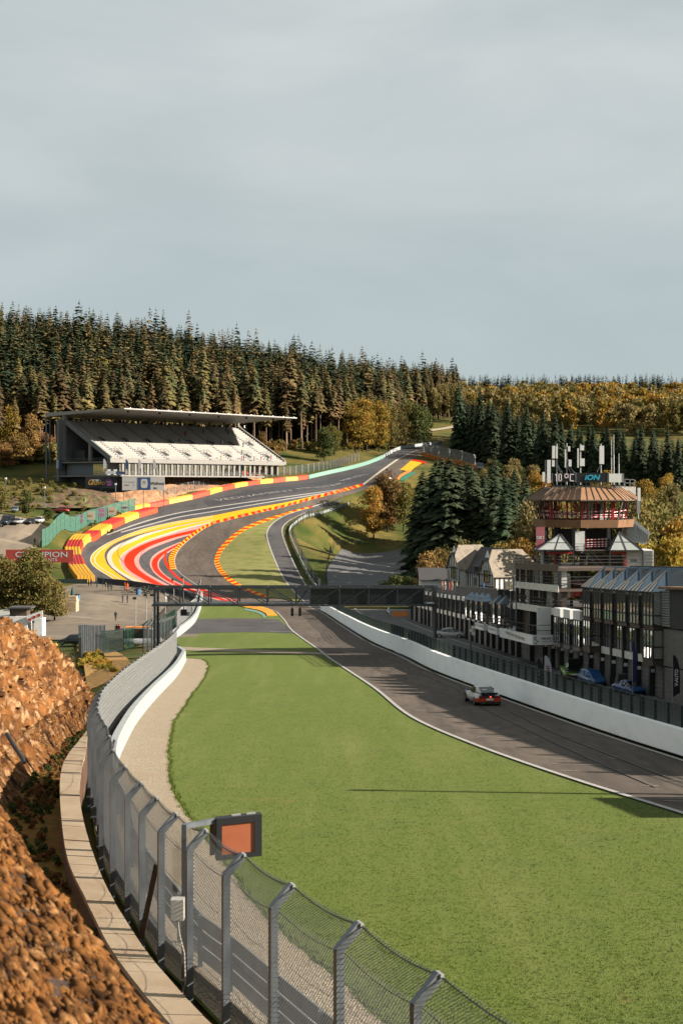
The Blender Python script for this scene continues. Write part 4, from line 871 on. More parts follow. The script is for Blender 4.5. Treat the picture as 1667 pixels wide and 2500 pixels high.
m_suntile = mat('sunlit_tile', C(176, 162, 142), C(152, 140, 124), scale=3, rough=.9, c3=C(126, 116, 104), scale3=1, f3=(.5, .75))  # house wing roofs: the sunlit tone is put into the tile colour
def y_of(px, lo=90, hi=262):
    a, b = lo, hi
    for _ in range(40):
        m = (a + b) / 2
        if CX + F * pfx(m) / m > px: a = m
        else: b = m
    return (a + b) / 2
def fr(y):                                     # facade frame: base point, along (away), outward (to the track)
    p0, p1 = Vector((pfx(y - .5), y - .5)), Vector((pfx(y + .5), y + .5)); d = (p1 - p0).normalized(); return Vector((pfx(y), y)), d, Vector((-d.y, d.x))
def fz_(y): x = pfx(y); return tz1(x, y) + .02
def FPt(y, out, h, da=0.0):
    b, d, n = fr(y); q = b + n * out + d * da; return Vector((q.x, q.y, fz_(y) + h))
def fbox(mb, y0, y1, o0, o1, h0, h1):          # box on the facade between two stations
    return mb.hexa([FPt(y0, o0, h0), FPt(y0, o1, h0), FPt(y1, o1, h0), FPt(y1, o0, h0), FPt(y0, o0, h1), FPt(y0, o1, h1), FPt(y1, o1, h1), FPt(y1, o0, h1)])
def glazing(parent, y0, y1, out, h0, h1, nv, hl=(), nm='window'):
    w = fbox(MB(), y0, y1, out - .04, out, h0, h1).build(nm, m_glass, parent)
    mb = MB()
    for t in np.linspace(0, 1, nv + 1): y = y0 + (y1 - y0) * t; fbox(mb, y - .04, y + .04, out - .06, out + .05, h0, h1)
    for h in (h0, h1) + tuple(hl): fbox(mb, y0, y1, out - .05, out + .04, h - .05, h + .05)
    mb.build('mullion', m_pier, w); return w
def end_glazing(parent, y, o0, o1, h0, h1, hl=()):     # small pane facing the camera
    w = MB().hexa([FPt(y, o0, h0), FPt(y, o1, h0), FPt(y + .04, o1, h0), FPt(y + .04, o0, h0), FPt(y, o0, h1), FPt(y, o1, h1), FPt(y + .04, o1, h1), FPt(y + .04, o0, h1)]).build('window', m_glass, parent)
    mb = MB()
    for o_ in (o0, o1): mb.bar(FPt(y - .02, o_, h0), FPt(y - .02, o_, h1), .09)
    for h in (h0, h1) + tuple(hl): mb.bar(FPt(y - .02, o0, h), FPt(y - .02, o1, h), .09)
    mb.build('mullion', m_pier, w)
# near wing -------------------------------------------------------
PN = [1266, 1298, 1330, 1348, 1370, 1392, 1416, 1441, 1468, 1495, 1524, 1557, 1590, 1625, 1662]
yn = [y_of(p) for p in PN]; b0 = FPt(yn[6], 0, 0)
pit = E('pit_building', 'dark glazed pit building with jutting window bays and pyramid roofs', 'building', b0)
fbox(MB(), 92, yn[8] + 2, -7.0, -.35, 0, 7.9).build('wall', m_brown, pit); fbox(MB(), yn[8] + 2.02, yn[0], -7.0, -.35, 0, 5.0).build('wall', m_brown, pit)
mb = MB(); ya, yb = 99.0, yn[8] + 3.0              # pitched roof with ridge set back
mb.add([FPt(ya, .1, 7.9), FPt(yb, .1, 7.9), FPt(yb, -3.6, 9.5), FPt(ya, -3.6, 9.5), FPt(yb, -7.3, 7.9), FPt(ya, -7.3, 7.9)], [(0, 1, 2, 3), (3, 2, 4, 5), (0, 3, 5), (1, 4, 2)]); roof = mb.build('roof', m_tile, pit)
MB().bar(FPt(ya, -3.6, 9.56), FPt(yb, -3.6, 9.56), .22, .16).build('ridge_cap', m_sroof, roof)
for k, y in enumerate(np.arange(ya + .5, yb, .62)): MB().bar(FPt(y, -.2, 8.05), FPt(y, -3.5, 9.5), .2, .08).build('roof_batten', m_sroof, roof)
for k in range(len(yn)):
    y = yn[k]; top = 7.9 if y < yn[8] + 2 else 5.2
    MB().hexa([FPt(y - .16, -.3, 0), FPt(y - .16, .22, 0), FPt(y + .16, .22, 0), FPt(y + .16, -.3, 0), FPt(y - .16, -.3, top), FPt(y - .16, .22, top), FPt(y + .16, .22, top), FPt(y + .16, -.3, top)]).build('pier', m_pier, pit)
    q = FPt(y - .19, .0, 1.9); MB().box(q.x - .14, q.x + .14, q.y - .03, q.y, q.z - .13, q.z + .13).build('garage_number', m_wpaint, pit)
for k in range(len(yn) - 1):
    y1, y0 = yn[k], yn[k + 1]; a, b = y0 + .17, y1 - .17
    d = MB(); nrow = 7
    for r in range(nrow): fbox(d, a, b, -.34, -.2 + .012 * (r % 2), 2.35 * r / nrow + .01, 2.35 * (r + 1) / nrow - .012)
    d.build('garage_door', m_door, pit)
    if 4 <= k <= 12: fbox(MB(), a, b, -.3, .10, 2.42, 3.0).build('spandrel', m_span, pit)
    if k >= 8: glazing(pit, a, b, -.05, 3.0, 4.9, 4, (3.9,)); fbox(MB(), a, b, -.3, .05, 4.95, 5.3).build('band', m_brown, pit); fbox(MB(), a, b, -.3, -.05, 5.3, 7.85).build('upper_wall', m_brown, pit)
    elif k < 8 and k >= 4: glazing(pit, a, b, -.05, 3.0, 4.9, 3)
for k in (13, 12, 11, 10, 9, 8):               # pyramid bays, upper floor
    yb0 = yn[k] - .1; L = 2.1 if k > 9 else 1.9; yb1 = yb0 + L; O = 1.05
    bay = fbox(MB(), yb0, yb1, 0, O - .05, 5.1, 5.42).build('bay_floor', m_brown, pit)
    low = k in (13, 8)
    for h0, h1, hl in ([(5.42, 7.9, (6.15, 7.6))] + ([(2.95, 5.1, (3.85,))] if low else [])):
        fbox(MB(), yb0 + .1, yb1 - .05, .1, O - .1, h0, h1).build('bay_core', m_pier, pit)
        glazing(pit, yb0, yb1, O, h0, h1, 3, hl); end_glazing(pit, yb0 - .02, .05, O, h0, h1, hl[:1])
    if low: fbox(MB(), yb0, yb1, 0, O + .02, 2.45, 2.95).build('bay_floor', m_brown, pit)
    c = [FPt(yb0 - .12, -.1, 7.9), FPt(yb0 - .12, O + .15, 7.9), FPt(yb1 + .1, O + .15, 7.9), FPt(yb1 + .1, -.1, 7.9)]; ap = FPt((yb0 + yb1) / 2, -.5, 9.55)
    r = MB().add(c + [ap], [(0, 1, 4), (1, 2, 4), (2, 3, 4), (3, 0, 4), (3, 2, 1, 0)]).build('bay_roof', m_sroof, pit)
    mb = MB()                                      # pale glazing strips on the slope towards the track
    for t0, t1 in ((.06, .2), (.42, .56), (.8, .94)):
        e0, e1 = c[1].lerp(c[2], t0), c[1].lerp(c[2], t1); tm = (t0 + t1) / 2; lift = Vector((-.02, 0, .03)); top = .92 if .3 < tm < .7 else .42
        mb.add([e0 + lift, e1 + lift, e1.lerp(ap, top) + lift, e0.lerp(ap, top * .98) + lift], [(0, 1, 2, 3)])
    mb.build('roof_strip', m_strip, r)
    mb = MB(); mb.bar(c[0] + Vector((0, 0, .05)), ap + Vector((0, 0, .05)), .14, .12); mb.bar(ap + Vector((0, 0, .05)), FPt((yb0 + yb1) / 2, -3.4, 9.5), .1); mb.build('hip_rail', m_sroof, r)
for k in (7, 6, 5):                            # boxy bays with white caps
    yb0 = yn[k] - .1; yb1 = yb0 + 1.9; O = 1.0
    fbox(MB(), yb0, yb1, .05, O, 4.95, 5.75).build('bay_cap', m_wpaint, pit); fbox(MB(), yb0 + .08, yb1 - .05, .1, O - .1, 2.62, 4.95).build('bay_core', m_pier, pit)
    glazing(pit, yb0, yb1, O, 2.7, 4.95, 3); end_glazing(pit, yb0 - .02, .05, O, 3.6, 4.9, (4.2, 4.5)); fbox(MB(), yb0 - .03, yb1, .05, O + .03, 2.3, 2.68).build('bay_floor', m_door, pit)
# louvred block and blank wall at the near end
yq = yn[13] - .2
blk = E('annex_block', 'grey block annex with ribbed upper wall at the right edge', 'building', FPt(yq - 3, 0, 0))
for r in range(14): MB().hexa([FPt(yq - .02 - 1.6, .2, 5.4 + r * .19), FPt(yq - 1.6, .45, 5.4 + r * .19), FPt(yq, .45, 5.4 + r * .19), FPt(yq, .2, 5.4 + r * .19), FPt(yq - 1.62, .2, 5.4 + r * .19 + .15), FPt(yq - 1.6, .45, 5.44 + r * .19 + .1), FPt(yq, .45, 5.44 + r * .19 + .1), FPt(yq, .2, 5.55 + r * .19)]).build('louvre', m_corr, blk)
fbox(MB(), 94, yq - .05, -.2, .3, 2.5, 5.2).build('blank_wall', m_door, blk); fbox(MB(), 93, yq - 1.65, -.2, .4, 5.3, 8.1).build('upper_wall', m_tile, blk); fbox(MB(), 92, yq - .3, -5, .8, 8.12, 8.3).build('roof_slab', m_tan2, blk)
fbox(MB(), 93, yq - .06, -.3, .24, 0, 2.4).build('lower_wall', m_door, blk)
# balcony with the circuit name
ba, bb = yn[4] + .2, yn[4] + 12.0
bal = E('balcony', 'cantilevered white balcony lettered with the circuit name over the pit lane', 'balcony', FPt(ba, 1, 2.5))
fbox(MB(), ba, bb, .25, 2.6, 2.55, 2.75).build('deck', m_pit, bal)
for a_ in ((ba, bb, 2.6, 2.72), ): fbox(MB(), a_[0], a_[1], a_[2], a_[3], 2.3, 3.2).build('parapet', m_wpaint, bal)
ep = MB().hexa([FPt(ba - .1, .25, 2.3), FPt(ba - .1, 2.72, 2.3), FPt(ba - .005, 2.72, 2.3), FPt(ba - .005, .25, 2.3), FPt(ba - .1, .25, 3.2), FPt(ba - .1, 2.72, 3.2), FPt(ba - .005, 2.72, 3.2), FPt(ba - .005, .25, 3.2)]).build('parapet', m_wpaint, bal)
b_, d_, n_ = fr(ba); xd = Vector((-n_.x, -n_.y, 0)); org = FPt(ba - .12, 1.0, 2.88)
m_ink = mat('ink_dark', C(30, 40, 60), rough=.6); m_inkb = mat('ink_blue', C(70, 110, 140), rough=.6)
text('lettering', 'CIRCUIT DE SPA', .25, m_ink, org, xd, (0, 0, 1), ep, bold=.006); text('lettering', 'FRANCORCHAMPS', .19, m_inkb, FPt(ba - .12, 1.0, 2.6), xd, (0, 0, 1), ep)
mb = MB()
for (u, v) in ((2.5, 3.0), (2.62, 2.88), (2.5, 2.76), (2.34, 2.62), (2.5, 2.46)): c = FPt(ba - .115, u - .1, v); mb.box(c.x - .06, c.x + .06, c.y - .01, c.y, c.z - .06, c.z + .06)
mb.build('check_mark', m_ink, ep)
dd3 = Vector((-d_.x, -d_.y, 0)); text('lettering', 'CIRCUIT DE SPA  FRANCORCHAMPS', .42, mat('ink_tan', C(190, 170, 140), rough=.7), FPt((ba + bb) / 2, 2.74, 2.76), dd3, (0, 0, 1), bal)
mb = MB()
for h in (3.6, 4.1): mb.bar(FPt(ba, 2.66, h), FPt(bb, 2.66, h), .05); mb.bar(FPt(ba, 2.66, h), FPt(ba, .3, h), .05)
for t in np.linspace(0, 1, 9): mb.bar(FPt(ba + (bb - ba) * t, 2.66, 3.2), FPt(ba + (bb - ba) * t, 2.66, 4.1), .05)
mb.build('railing', m_pier, bal)
MB().hexa([FPt(ba + 2.2, .3, 2.76), FPt(ba + 2.2, 1.6, 2.76), FPt(ba + 2.35, 1.6, 2.76), FPt(ba + 2.35, .3, 2.76), FPt(ba + 2.2, .3, 5.6), FPt(ba + 2.2, 1.6, 5.6), FPt(ba + 2.35, 1.6, 5.6), FPt(ba + 2.35, .3, 5.6)]).build('screen_panel', m_wpaint, bal)
# far wing ---------------------------------------------------------
PFw = [1006.5, 1018, 1030, 1039, 1048, 1058.6, 1067, 1076, 1085, 1095, 1105.5, 1116.7, 1128, 1140, 1152.5, 1164.7, 1178, 1192, 1205.5, 1221, 1236, 1252.5, 1266]
yf = [y_of(p) for p in PFw]
pit2 = E('pit_building', 'long low row of pit garages with black piers running down to the dip', 'building', FPt(yf[10], 0, 0))
fbox(MB(), yf[-1], yf[0], -9, -.35, 0, 5.15).build('wall', m_brown, pit2); fbox(MB(), yf[-1], yf[0], -9.3, .0, 5.16, 5.3).build('roof', m_pit, pit2)
for k, y in enumerate(yf):
    tall = 6.7 if 10 < k < 22 else 5.7
    MB().hexa([FPt(y - .2, -.3, 0), FPt(y - .2, .3, 0), FPt(y + .2, .3, 0), FPt(y + .2, -.3, 0), FPt(y - .2, -.3, tall), FPt(y - .2, .3, tall), FPt(y + .2, .3, tall), FPt(y + .2, -.3, tall)]).build('pier', m_pier, pit2)
    MB().bar(FPt(y, .2, tall - .1), FPt(y, -4.5, 5.5), .14, .2).build('rafter', m_pier, pit2)
    if k < len(yf) - 1:
        a, b = yf[k + 1] + .21, y - .21; fbox(MB(), a, b, -.34, -.1, 0, 2.5).build('garage_door', m_door, pit2); fbox(MB(), a, b, -.3, .1, 2.5, 3.05).build('spandrel', m_span, pit2)
        glazing(pit2, a, b, -.02, 3.05, 4.85, 2); fbox(MB(), a, b, -.3, .12, 4.86, 5.35).build('fascia', m_wpaint, pit2)
        if 6 <= k <= 20: MB().bar(FPt((a + b) / 2, .2, 5.9), FPt((a + b) / 2, -4.2, 5.6), .08).build('rafter', m_pier, pit2)
for k in (14, 15, 16, 17, 19, 20):
    yb0 = yf[k] - 2.2; yb1 = yf[k] - .3; O = 1.0
    fbox(MB(), yb0 + .06, yb1 - .05, .1, O - .1, 3.0, 5.2).build('bay_core', m_pier, pit2); glazing(pit2, yb0, yb1, O, 2.95, 5.2, 1, (4.0,)); end_glazing(pit2, yb0 - .02, .05, O, 2.95, 5.2, (4.0,))
    c = [FPt(yb0 - .12, -.1, 5.2), FPt(yb0 - .12, O + .15, 5.2), FPt(yb1 + .1, O + .15, 5.2), FPt(yb1 + .1, -.1, 5.2)]; ap = FPt((yb0 + yb1) / 2, .2, 6.2)
    MB().add(c + [ap], [(0, 1, 4), (1, 2, 4), (2, 3, 4), (3, 0, 4), (3, 2, 1, 0)]).build('bay_roof', m_sroof, pit2)
for y0, y1 in ((yf[19] - .5, yf[18] + 1.0), (yf[21] - 1.5, yf[20])):
    fbox(MB(), y0, y1, .3, 2.0, 2.55, 2.7).build('balcony_deck', m_pit, pit2); fbox(MB(), y0, y1, 1.9, 2.0, 2.2, 2.9).build('balcony_front', m_wpaint, pit2); fbox(MB(), y0 - .08, y0, .3, 2.0, 2.2, 2.9).build('balcony_front', m_wpaint, pit2)
    mb = MB()
    for h in (3.2, 3.5, 3.8): mb.bar(FPt(y0, 1.95, h), FPt(y1, 1.95, h), .07); mb.bar(FPt(y0, 1.95, h), FPt(y0, .3, h), .07)
    for t in (0, .5, 1): mb.bar(FPt(y0 + (y1 - y0) * t, 1.95, 2.9), FPt(y0 + (y1 - y0) * t, 1.95, 3.8), .08)
    mb.build('railing', m_pier, pit2)
mb = MB()                                      # terrace railing
for h in (5.6, 6.0, 6.35): mb.bar(FPt(yf[-1], -5.2, h), FPt(yf[4], -5.2, h), .05)
for y in np.arange(yf[-1], yf[4], .5): mb.bar(FPt(y, -5.2, 5.3), FPt(y, -5.2, 6.35), .035)
mb.build('railing', m_galv, pit2)
# steel frame podium between wing and tower
pod = E('podium_frame', 'open black steel frame podium below the control tower', 'steel frame', FPt(yn[1], -1, 0))
for y in (yn[0] + .3, yn[1], yn[2], yn[4] + .3):
    for o_ in (.1, -4, -9):
        MB().bar(FPt(y, o_, 0), FPt(y, o_, 9.3), .3, .3, up=(0, 1, 0)).build('column', m_pier, pod)
for h, m_ in ((5.25, m_span), (7.4, m_brown), (9.3, m_brown)):
    fbox(MB(), yn[4] + .1, yn[0] + .6, -9.2, .2, h - .25, h).build('deck', m_ if h > 6 else m_brown, pod)
    fbox(MB(), yn[4] + .1, yn[0] + .6, .21, .3, h - .3, h + .35).build('fascia', m_span if h < 8 else m_brown, pod)
    mb = MB()
    for v in (.5, .8, 1.1): mb.bar(FPt(yn[4], .25, h + v), FPt(yn[0] + .6, .25, h + v), .06); mb.bar(FPt(yn[4], .25, h + v), FPt(yn[4], -9, h + v), .06)
    for t in np.linspace(0, 1, 10): mb.bar(FPt(yn[4] + (yn[0] - yn[4]) * t, .25, h), FPt(yn[4] + (yn[0] - yn[4]) * t, .25, h + 1.1), .05)
    mb.build('railing', m_pier, pod)
for y in np.linspace(yn[4] + .5, yn[0], 7):
    for h in (5.3, 7.45): MB().bar(FPt(y, -.4, h), FPt(y, -.4, h + 1.9), .5, .1, up=(0, 1, 0)).build('panel', m_wpaint if rnd.random() < .35 else m_brown, pod)
rf = E('red_frame', 'bright red steel frame with three white poles on the podium', 'steel frame', U(1390, 1455, 133))
pts = [U(1374, 1420, 133), U(1374, 1458, 133), U(1402, 1420, 134), U(1402, 1458, 134), U(1428, 1420, 137)]
m_red2 = mat('bright_red', C(214, 50, 36), rough=.5)
for a, b in ((0, 1), (2, 3), (0, 2), (2, 4), (1, 3)): MB().bar(pts[a], pts[b], .09).build('bar', m_red2, rf)
MB().quad(U(1376, 1438, 133.2), U(1426, 1438, 136.6), U(1426, 1455, 136.6), U(1376, 1457, 133.2)).build('panel', m_redp, rf)
for px in (1380.5, 1385.5, 1390): MB().tube([U(px, 1458, 132.6), U(px, 1402, 132.6)], .07, 8).build('pole', m_wpaint, rf)

# ------------------------------------------------------------------ control tower
TX, TY, PHI = U(1424, 0, 153).x, 153.5, math.radians(-79.5)
def Tp(zx, zy, Y): return U(1280 + .2468 * zx, 1060 + .2468 * zy, Y)
def octo(R, z, n=8): return [(TX + R * math.cos(PHI + math.pi / 8 + k * math.pi / 4), TY + R * math.sin(PHI + math.pi / 8 + k * math.pi / 4), z) for k in range(n)]
hz = lambda py: -(py - HY) / F * (TY - 5.5)
tow = E('control_tower', 'octagonal control tower with tan roof and red columns above the pits', 'tower', (TX, TY, tz1(TX, TY)))
r0, r1 = octo(6.25, hz(1222)), octo(4.2, hz(1190))
for k in range(8):
    a, b, c, d = [Vector(v) for v in (r0[k], r0[(k + 1) % 8], r1[(k + 1) % 8], r1[k])]; nrm = (b - a).cross(d - a).normalized() * .1
    f = MB().hexa([a - nrm, b - nrm, c - nrm, d - nrm, a, b, c, d]).build('roof_panel', m_tan, tow)
    mb = MB()
    for t in np.linspace(0, 1, 7)[:-1]: mb.bar(a.lerp(b, t) + nrm * .4, d.lerp(c, t) + nrm * .4, .05, .05)
    mb.bar(a + nrm * .2, b + nrm * .2, .1, .12); mb.build('standing_seam', m_brown, f)
MB().add(r1, [tuple(range(8))]).build('roof_top', m_corr, tow)
g0, g1 = octo(5.9, hz(1224)), octo(5.15, hz(1271))
f0, f1, f2, f3 = octo(5.45, hz(1270)), octo(5.3, hz(1289)), octo(4.7, hz(1270)), octo(4.7, hz(1289))
for k in range(8):
    k2 = (k + 1) % 8; mb = MB()
    for t in np.linspace(0, 1, 5)[:-1]: mb.bar(Vector(g0[k]).lerp(Vector(g0[k2]), t), Vector(g1[k]).lerp(Vector(g1[k2]), t), .09)
    mb.build('mullion', m_pier, tow)
    MB().hexa([f1[k], f1[k2], f3[k2], f3[k], f0[k], f0[k2], f2[k2], f2[k]]).build('fascia', m_tan2, tow)
    MB().bar(Vector(octo(4.5, 0)[k][:2] + (hz(1272),)), Vector(octo(4.5, 0)[k][:2] + (hz(1223),)), .28, .28, up=(0, 1, 0)).build('column', m_redp, tow)
    q = Vector(octo(3.9, 0)[k]); MB().bar((q.x, q.y, tz1(TX, TY)), (q.x, q.y, hz(1285)), .38, .38, up=(0, 1, 0)).build('leg', m_pier, tow)
for t in np.linspace(.2, .8, 3):
    for k in (5, 6, 7): q = Vector(octo(4.2, 0)[k]).lerp(Vector(octo(4.2, 0)[(k + 1) % 8]), t); MB().bar((q.x, q.y, hz(1272)), (q.x, q.y, hz(1223)), .16, .16, up=(0, 1, 0)).build('column', m_redp, tow)
MB().add(octo(5.0, hz(1284)), [tuple(range(8))]).build('cabin_floor', m_brown, tow); MB().add(octo(5.8, hz(1225)), [tuple(range(7, -1, -1))]).build('cabin_ceiling', m_brown, tow)
MB().box(TX + .6, TX + 2.6, TY + .5, TY + 2.5, hz(1284), hz(1225)).build('core', m_span, tow); c = Tp(712, 800, TY + .45); MB().box(c.x - .35, c.x + .35, c.y, c.y + .05, c.z - .9, c.z + 1.2).build('door', m_brown, tow)
m_tape1 = mat('tape_red', C(190, 30, 40), gal=0.9, rough=.6); m_tape2 = mat('tape_white', C(226, 214, 214), gal=0.9, rough=.6)
def tape(parent, a, b, n, w=.09):
    for q, m_ in ((0, m_tape1), (1, m_tape2)):
        mb = MB()
        for k in range(q, n, 2): mb.bar(a.lerp(b, k / n), a.lerp(b, (k + 1) / n), .02, w)
        mb.build('tape', m_, parent)
for k in (4, 5, 6, 7, 0):
    for h in (1258, 1263, 1250): tape(tow, Vector(octo(4.6, hz(h + rnd.uniform(-2, 2)))[k]), Vector(octo(4.6, hz(h + rnd.uniform(-4, 3)))[(k + 1) % 8]), 12)
for y_ in (3.0, 1.0):
    for h in (1257, 1262): tape(tow, Vector((TX - 3.5, TY + y_, hz(h))), Vector((TX + .5, TY + y_, hz(h - 4))), 12)
# level under the cabin
for py0, R in ((1347, 4.8), (1388, 5.2)): mb = MB(); mb.loft([octo(R, hz(py0 + 6)), octo(R, hz(py0))]); mb.build('deck', m_brown, tow)
def tb(x0, x1, y0, y1, Y, dp, m_, nm, par=None): a = Tp(x0, y1, Y); b = Tp(x1, y0, Y); return MB().box(a.x, b.x, Y, Y + dp, a.z, b.z).build(nm, m_, par or tow)
tb(500, 593, 960, 1152, TY - 4.9, .1, m_wpaint, 'panel'); tb(620, 815, 1190, 1330, TY - 2.5, .15, m_tan2, 'wall'); tb(840, 960, 1190, 1340, TY - 3.5, .2, m_brown, 'wall'); tb(270, 480, 935, 1150, TY - 1, .2, m_pier, 'wall'); tb(600, 830, 935, 1140, TY + 1, .2, m_pier, 'wall')
tb(160, 192, 1160, 1390, TY - 4.6, .2, m_wpaint, 'panel'); tb(845, 985, 1160, 1185, TY - 5.5, .12, m_red2, 'red_fascia'); tb(215, 470, 1165, 1185, TY - 5.5, .12, m_redp, 'red_fascia')
tb(296, 318, 1180, 1340, TY - 3, .2, m_redp, 'column'); tb(985, 1003, 1160, 1330, TY - 5.4, .12, m_redp, 'column')
for x in (205, 485, 830): tb(x - 12, x + 14, 930, 1400, TY - 4.8, .3, m_pier, 'column')
for y in (1035, 1062, 1085, 1105): tape(tow, Tp(600, y + 10, TY - 4.6), Tp(848, y, TY - 4.6), 14)
mb = MB()
for y in (1085, 1110, 1135): mb.bar(Tp(505, y, TY - 5), Tp(600, y, TY - 5), .04)
for k in range(9): mb.bar(Tp(600 + k * 15, 1180 + k * 17, TY - 4.6), Tp(630 + k * 15, 1180 + k * 17, TY - 4.6), .3, .06)
mb.bar(Tp(600, 1085, TY - 4.9), Tp(815, 1335, TY - 5.2), .06); mb.bar(Tp(590, 1170, TY - 4.5), Tp(740, 1345, TY - 4.5), .1); mb.build('stair', m_galv, tow)
bn = tb(112, 198, 918, 1140, TY - 5.2, .08, mat('banner_pink', C(196, 112, 118), C(188, 102, 110), scale=1, rough=.7), 'banner')
text('lettering', 'CLASSIC 21', .42, m_wpaint, Tp(155, 1025, TY - 5.22), (1, 0, .06), (0, 0, 1), bn, sx=.38, bold=.01)
for (x0, x1, xa, y0, ya, Yp) in ((118, 478, 350, 1148, 985, TY - 6.4), (842, 1168, 930, 1152, 965, TY - 6.2)):   # glazed pyramids
    a, b = Tp(x0, y0, Yp), Tp(x1, y0, Yp); ap = Tp(xa, ya, Yp + 1.6); dpt = 3.2; c = [a, b, b + Vector((0, dpt, 0)), a + Vector((0, dpt, 0))]
    m_pg = MATS.get('pale_glass') or mat('pale_glass', C(176, 184, 184), C(196, 200, 196), scale=1, rough=.15)
    for u, v in ((0, 1), (1, 2), (3, 0)): MB().add([c[u], c[v], ap], [(0, 1, 2)]).build('glass_panel', m_pg, tow)
    mb = MB(); [mb.bar(q, ap, .12) for q in c]; [mb.bar(c[k], c[(k + 1) % 4], .14) for k in range(4)]; mb.bar(a.lerp(b, .5), ap, .1); mb.bar(a.lerp(ap, .45), b.lerp(ap, .45), .08); mb.build('frame', m_pier, tow)
    for q in c[:2]: MB().bar(q, (q.x, q.y, hz(1400)), .12, .12, up=(0, 1, 0)).build('column', m_pier, tow)
p = [Tp(1005, 925, TY - 1), Tp(1065, 825, TY - 1), Tp(1240, 970, TY - 1), Tp(1205, 1090, TY - 1), Tp(1005, 1060, TY - 1)]; MB().prism(p, (0, 3, 0)).build('stair_housing', m_corr, tow)
mb = MB()
for x in np.linspace(1020, 1215, 11): mb.bar(Tp(x, 860 + max(0, x - 1065) * .83 if x > 1065 else 915, TY - 1.03), Tp(x, 1060, TY - 1.03), .05)
mb.build('rib', m_galv, tow)
ctn = E('white_container', 'white ribbed site container beside the control tower', 'container', Tp(1140, 1340, TY - 5)); a = tb(1006, 1160, 1158, 1335, TY - 5, 3, m_wpaint, 'body', ctn); tb(1168, 1274, 1148, 1340, TY - 5.3, 4, m_wpaint, 'body', ctn)
mb = MB(); [mb.bar(Tp(x, 1152, TY - 5.34), Tp(x, 1338, TY - 5.34), .05) for x in range(1175, 1274, 9)]; mb.build('rib', m_corr, ctn); tb(1045, 1110, 1240, 1262, TY - 5.03, .03, m_corr, 'hatch', ctn)
tb(945, 1098, 518, 610, TY - 1, 3, m_wpaint, 'plant_room'); mb = MB()
for y in (445, 480): mb.bar(Tp(985, y, TY - 3), Tp(1088, y + 6, TY - 3), .08)
for x in (990, 1040, 1086): mb.bar(Tp(x, 445, TY - 3), Tp(x, 525, TY - 3), .08)
for x in np.linspace(280, 980, 18): mb.bar(Tp(x, 478, TY - 3.5), Tp(x + rnd.uniform(-12, 12), 528, TY - 3.5), .06)
mb.bar(Tp(270, 515, TY - 3.6), Tp(985, 515, TY - 3.6), .08); mb.build('railing', m_wire2, tow)
# roof signs
def sign(nm, label, x0, x1, y0, y1, m_): 
    s = E(nm, label, 'sign', Tp((x0 + x1) / 2, y1, TY - 4)); a, b = Tp(x0, y1, TY - 4), Tp(x1, y0, TY - 4); MB().box(a.x, b.x, TY - 4, TY - 3.7, a.z, b.z).build('panel', m_, s)
    MB().box(a.x - .06, a.x - .005, TY - 4.03, TY - 3.68, a.z - .05, b.z + .05).build('edge_trim', m_galv, s); MB().box(b.x + .005, b.x + .06, TY - 4.03, TY - 3.68, a.z - .05, b.z + .05).build('edge_trim', m_galv, s); return s
m_led = mat('led_white', C(255, 240, 236), rough=.5, emit=C(255, 240, 236), es=.12); m_cy = mat('led_cyan', C(40, 170, 200), rough=.5, emit=C(40, 170, 200), es=.14)
m_sgn = mat('sign_black', C(16, 22, 30), rough=.4)
s1 = sign('temperature_display', 'black lit display reading ten degrees on the tower roof', 276, 498, 388, 470, m_sgn); mb = MB()
def dots(pts):
    for x, y in pts: c = Tp(x, y, TY - 4.05); mb.box(c.x - .045, c.x + .045, c.y, c.y + .04, c.z - .05, c.z + .05)
ln = lambda x0, y0, x1, y1, n=7: [(x0 + (x1 - x0) * t, y0 + (y1 - y0) * t) for t in np.linspace(0, 1, n)]
dots(ln(316, 395, 316, 462, 8) + [(306, 402)] + ln(338, 395, 338, 462, 8) + ln(362, 395, 362, 462, 8) + ln(338, 395, 362, 395, 3) + ln(338, 462, 362, 462, 3))
dots(ln(398, 395, 398, 430, 4) + ln(428, 395, 428, 430, 4) + ln(398, 395, 428, 395, 4) + ln(398, 430, 428, 430, 4) + ln(450, 397, 450, 462, 8) + ln(450, 397, 482, 397, 4) + ln(450, 462, 482, 462, 4)); mb.build('digits', m_led, s1)
s2 = sign('brand_display', 'black display with slanted cyan letters on the tower roof', 514, 818, 382, 478, m_sgn); text('lettering', 'iON', .74, m_cy, Tp(664, 430, TY - 4.05), (1, 0, 0), (0, 0, 1), s2, shear=.25, bold=.02, sx=1.15, depth=.02)
s3 = sign('blank_display', 'pale blank panel right of the black displays on the tower roof', 834, 976, 390, 476, m_wpaint)
# antennas
def ant(label, mast, panels):
    x, y0, y1 = mast; t = E('antenna_mast', label, 'antenna', Tp(x, y0, TY - 2)); MB().tube([Tp(x, y0, TY - 2), Tp(x, y1, TY - 2)], .07, 8).build('mast', m_wire2, t)
    for (a, b, c, d) in panels: p, q = Tp(a, d, TY - 2.2), Tp(b, c, TY - 2.2); MB().box(p.x, q.x, TY - 2.25, TY - 1.95, p.z, q.z).build('antenna_panel', m_wpaint, t)
    return t
t = ant('twin mast with stacked white panels, second antenna from the left', (318, 500, 95), [(272, 300, 115, 240), (270, 296, 255, 320), (308, 326, 120, 240)]); mb = MB(); mb.bar(Tp(318, 290, TY - 2), Tp(372, 380, TY - 2), .07); mb.bar(Tp(318, 290, TY - 2), Tp(350, 380, TY - 1.5), .07); mb.build('strut', m_wire2, t)
ant('short mast with a tall white panel at the left end of the tower roof', (205, 520, 255), [(222, 256, 255, 482), (175, 200, 375, 470)])
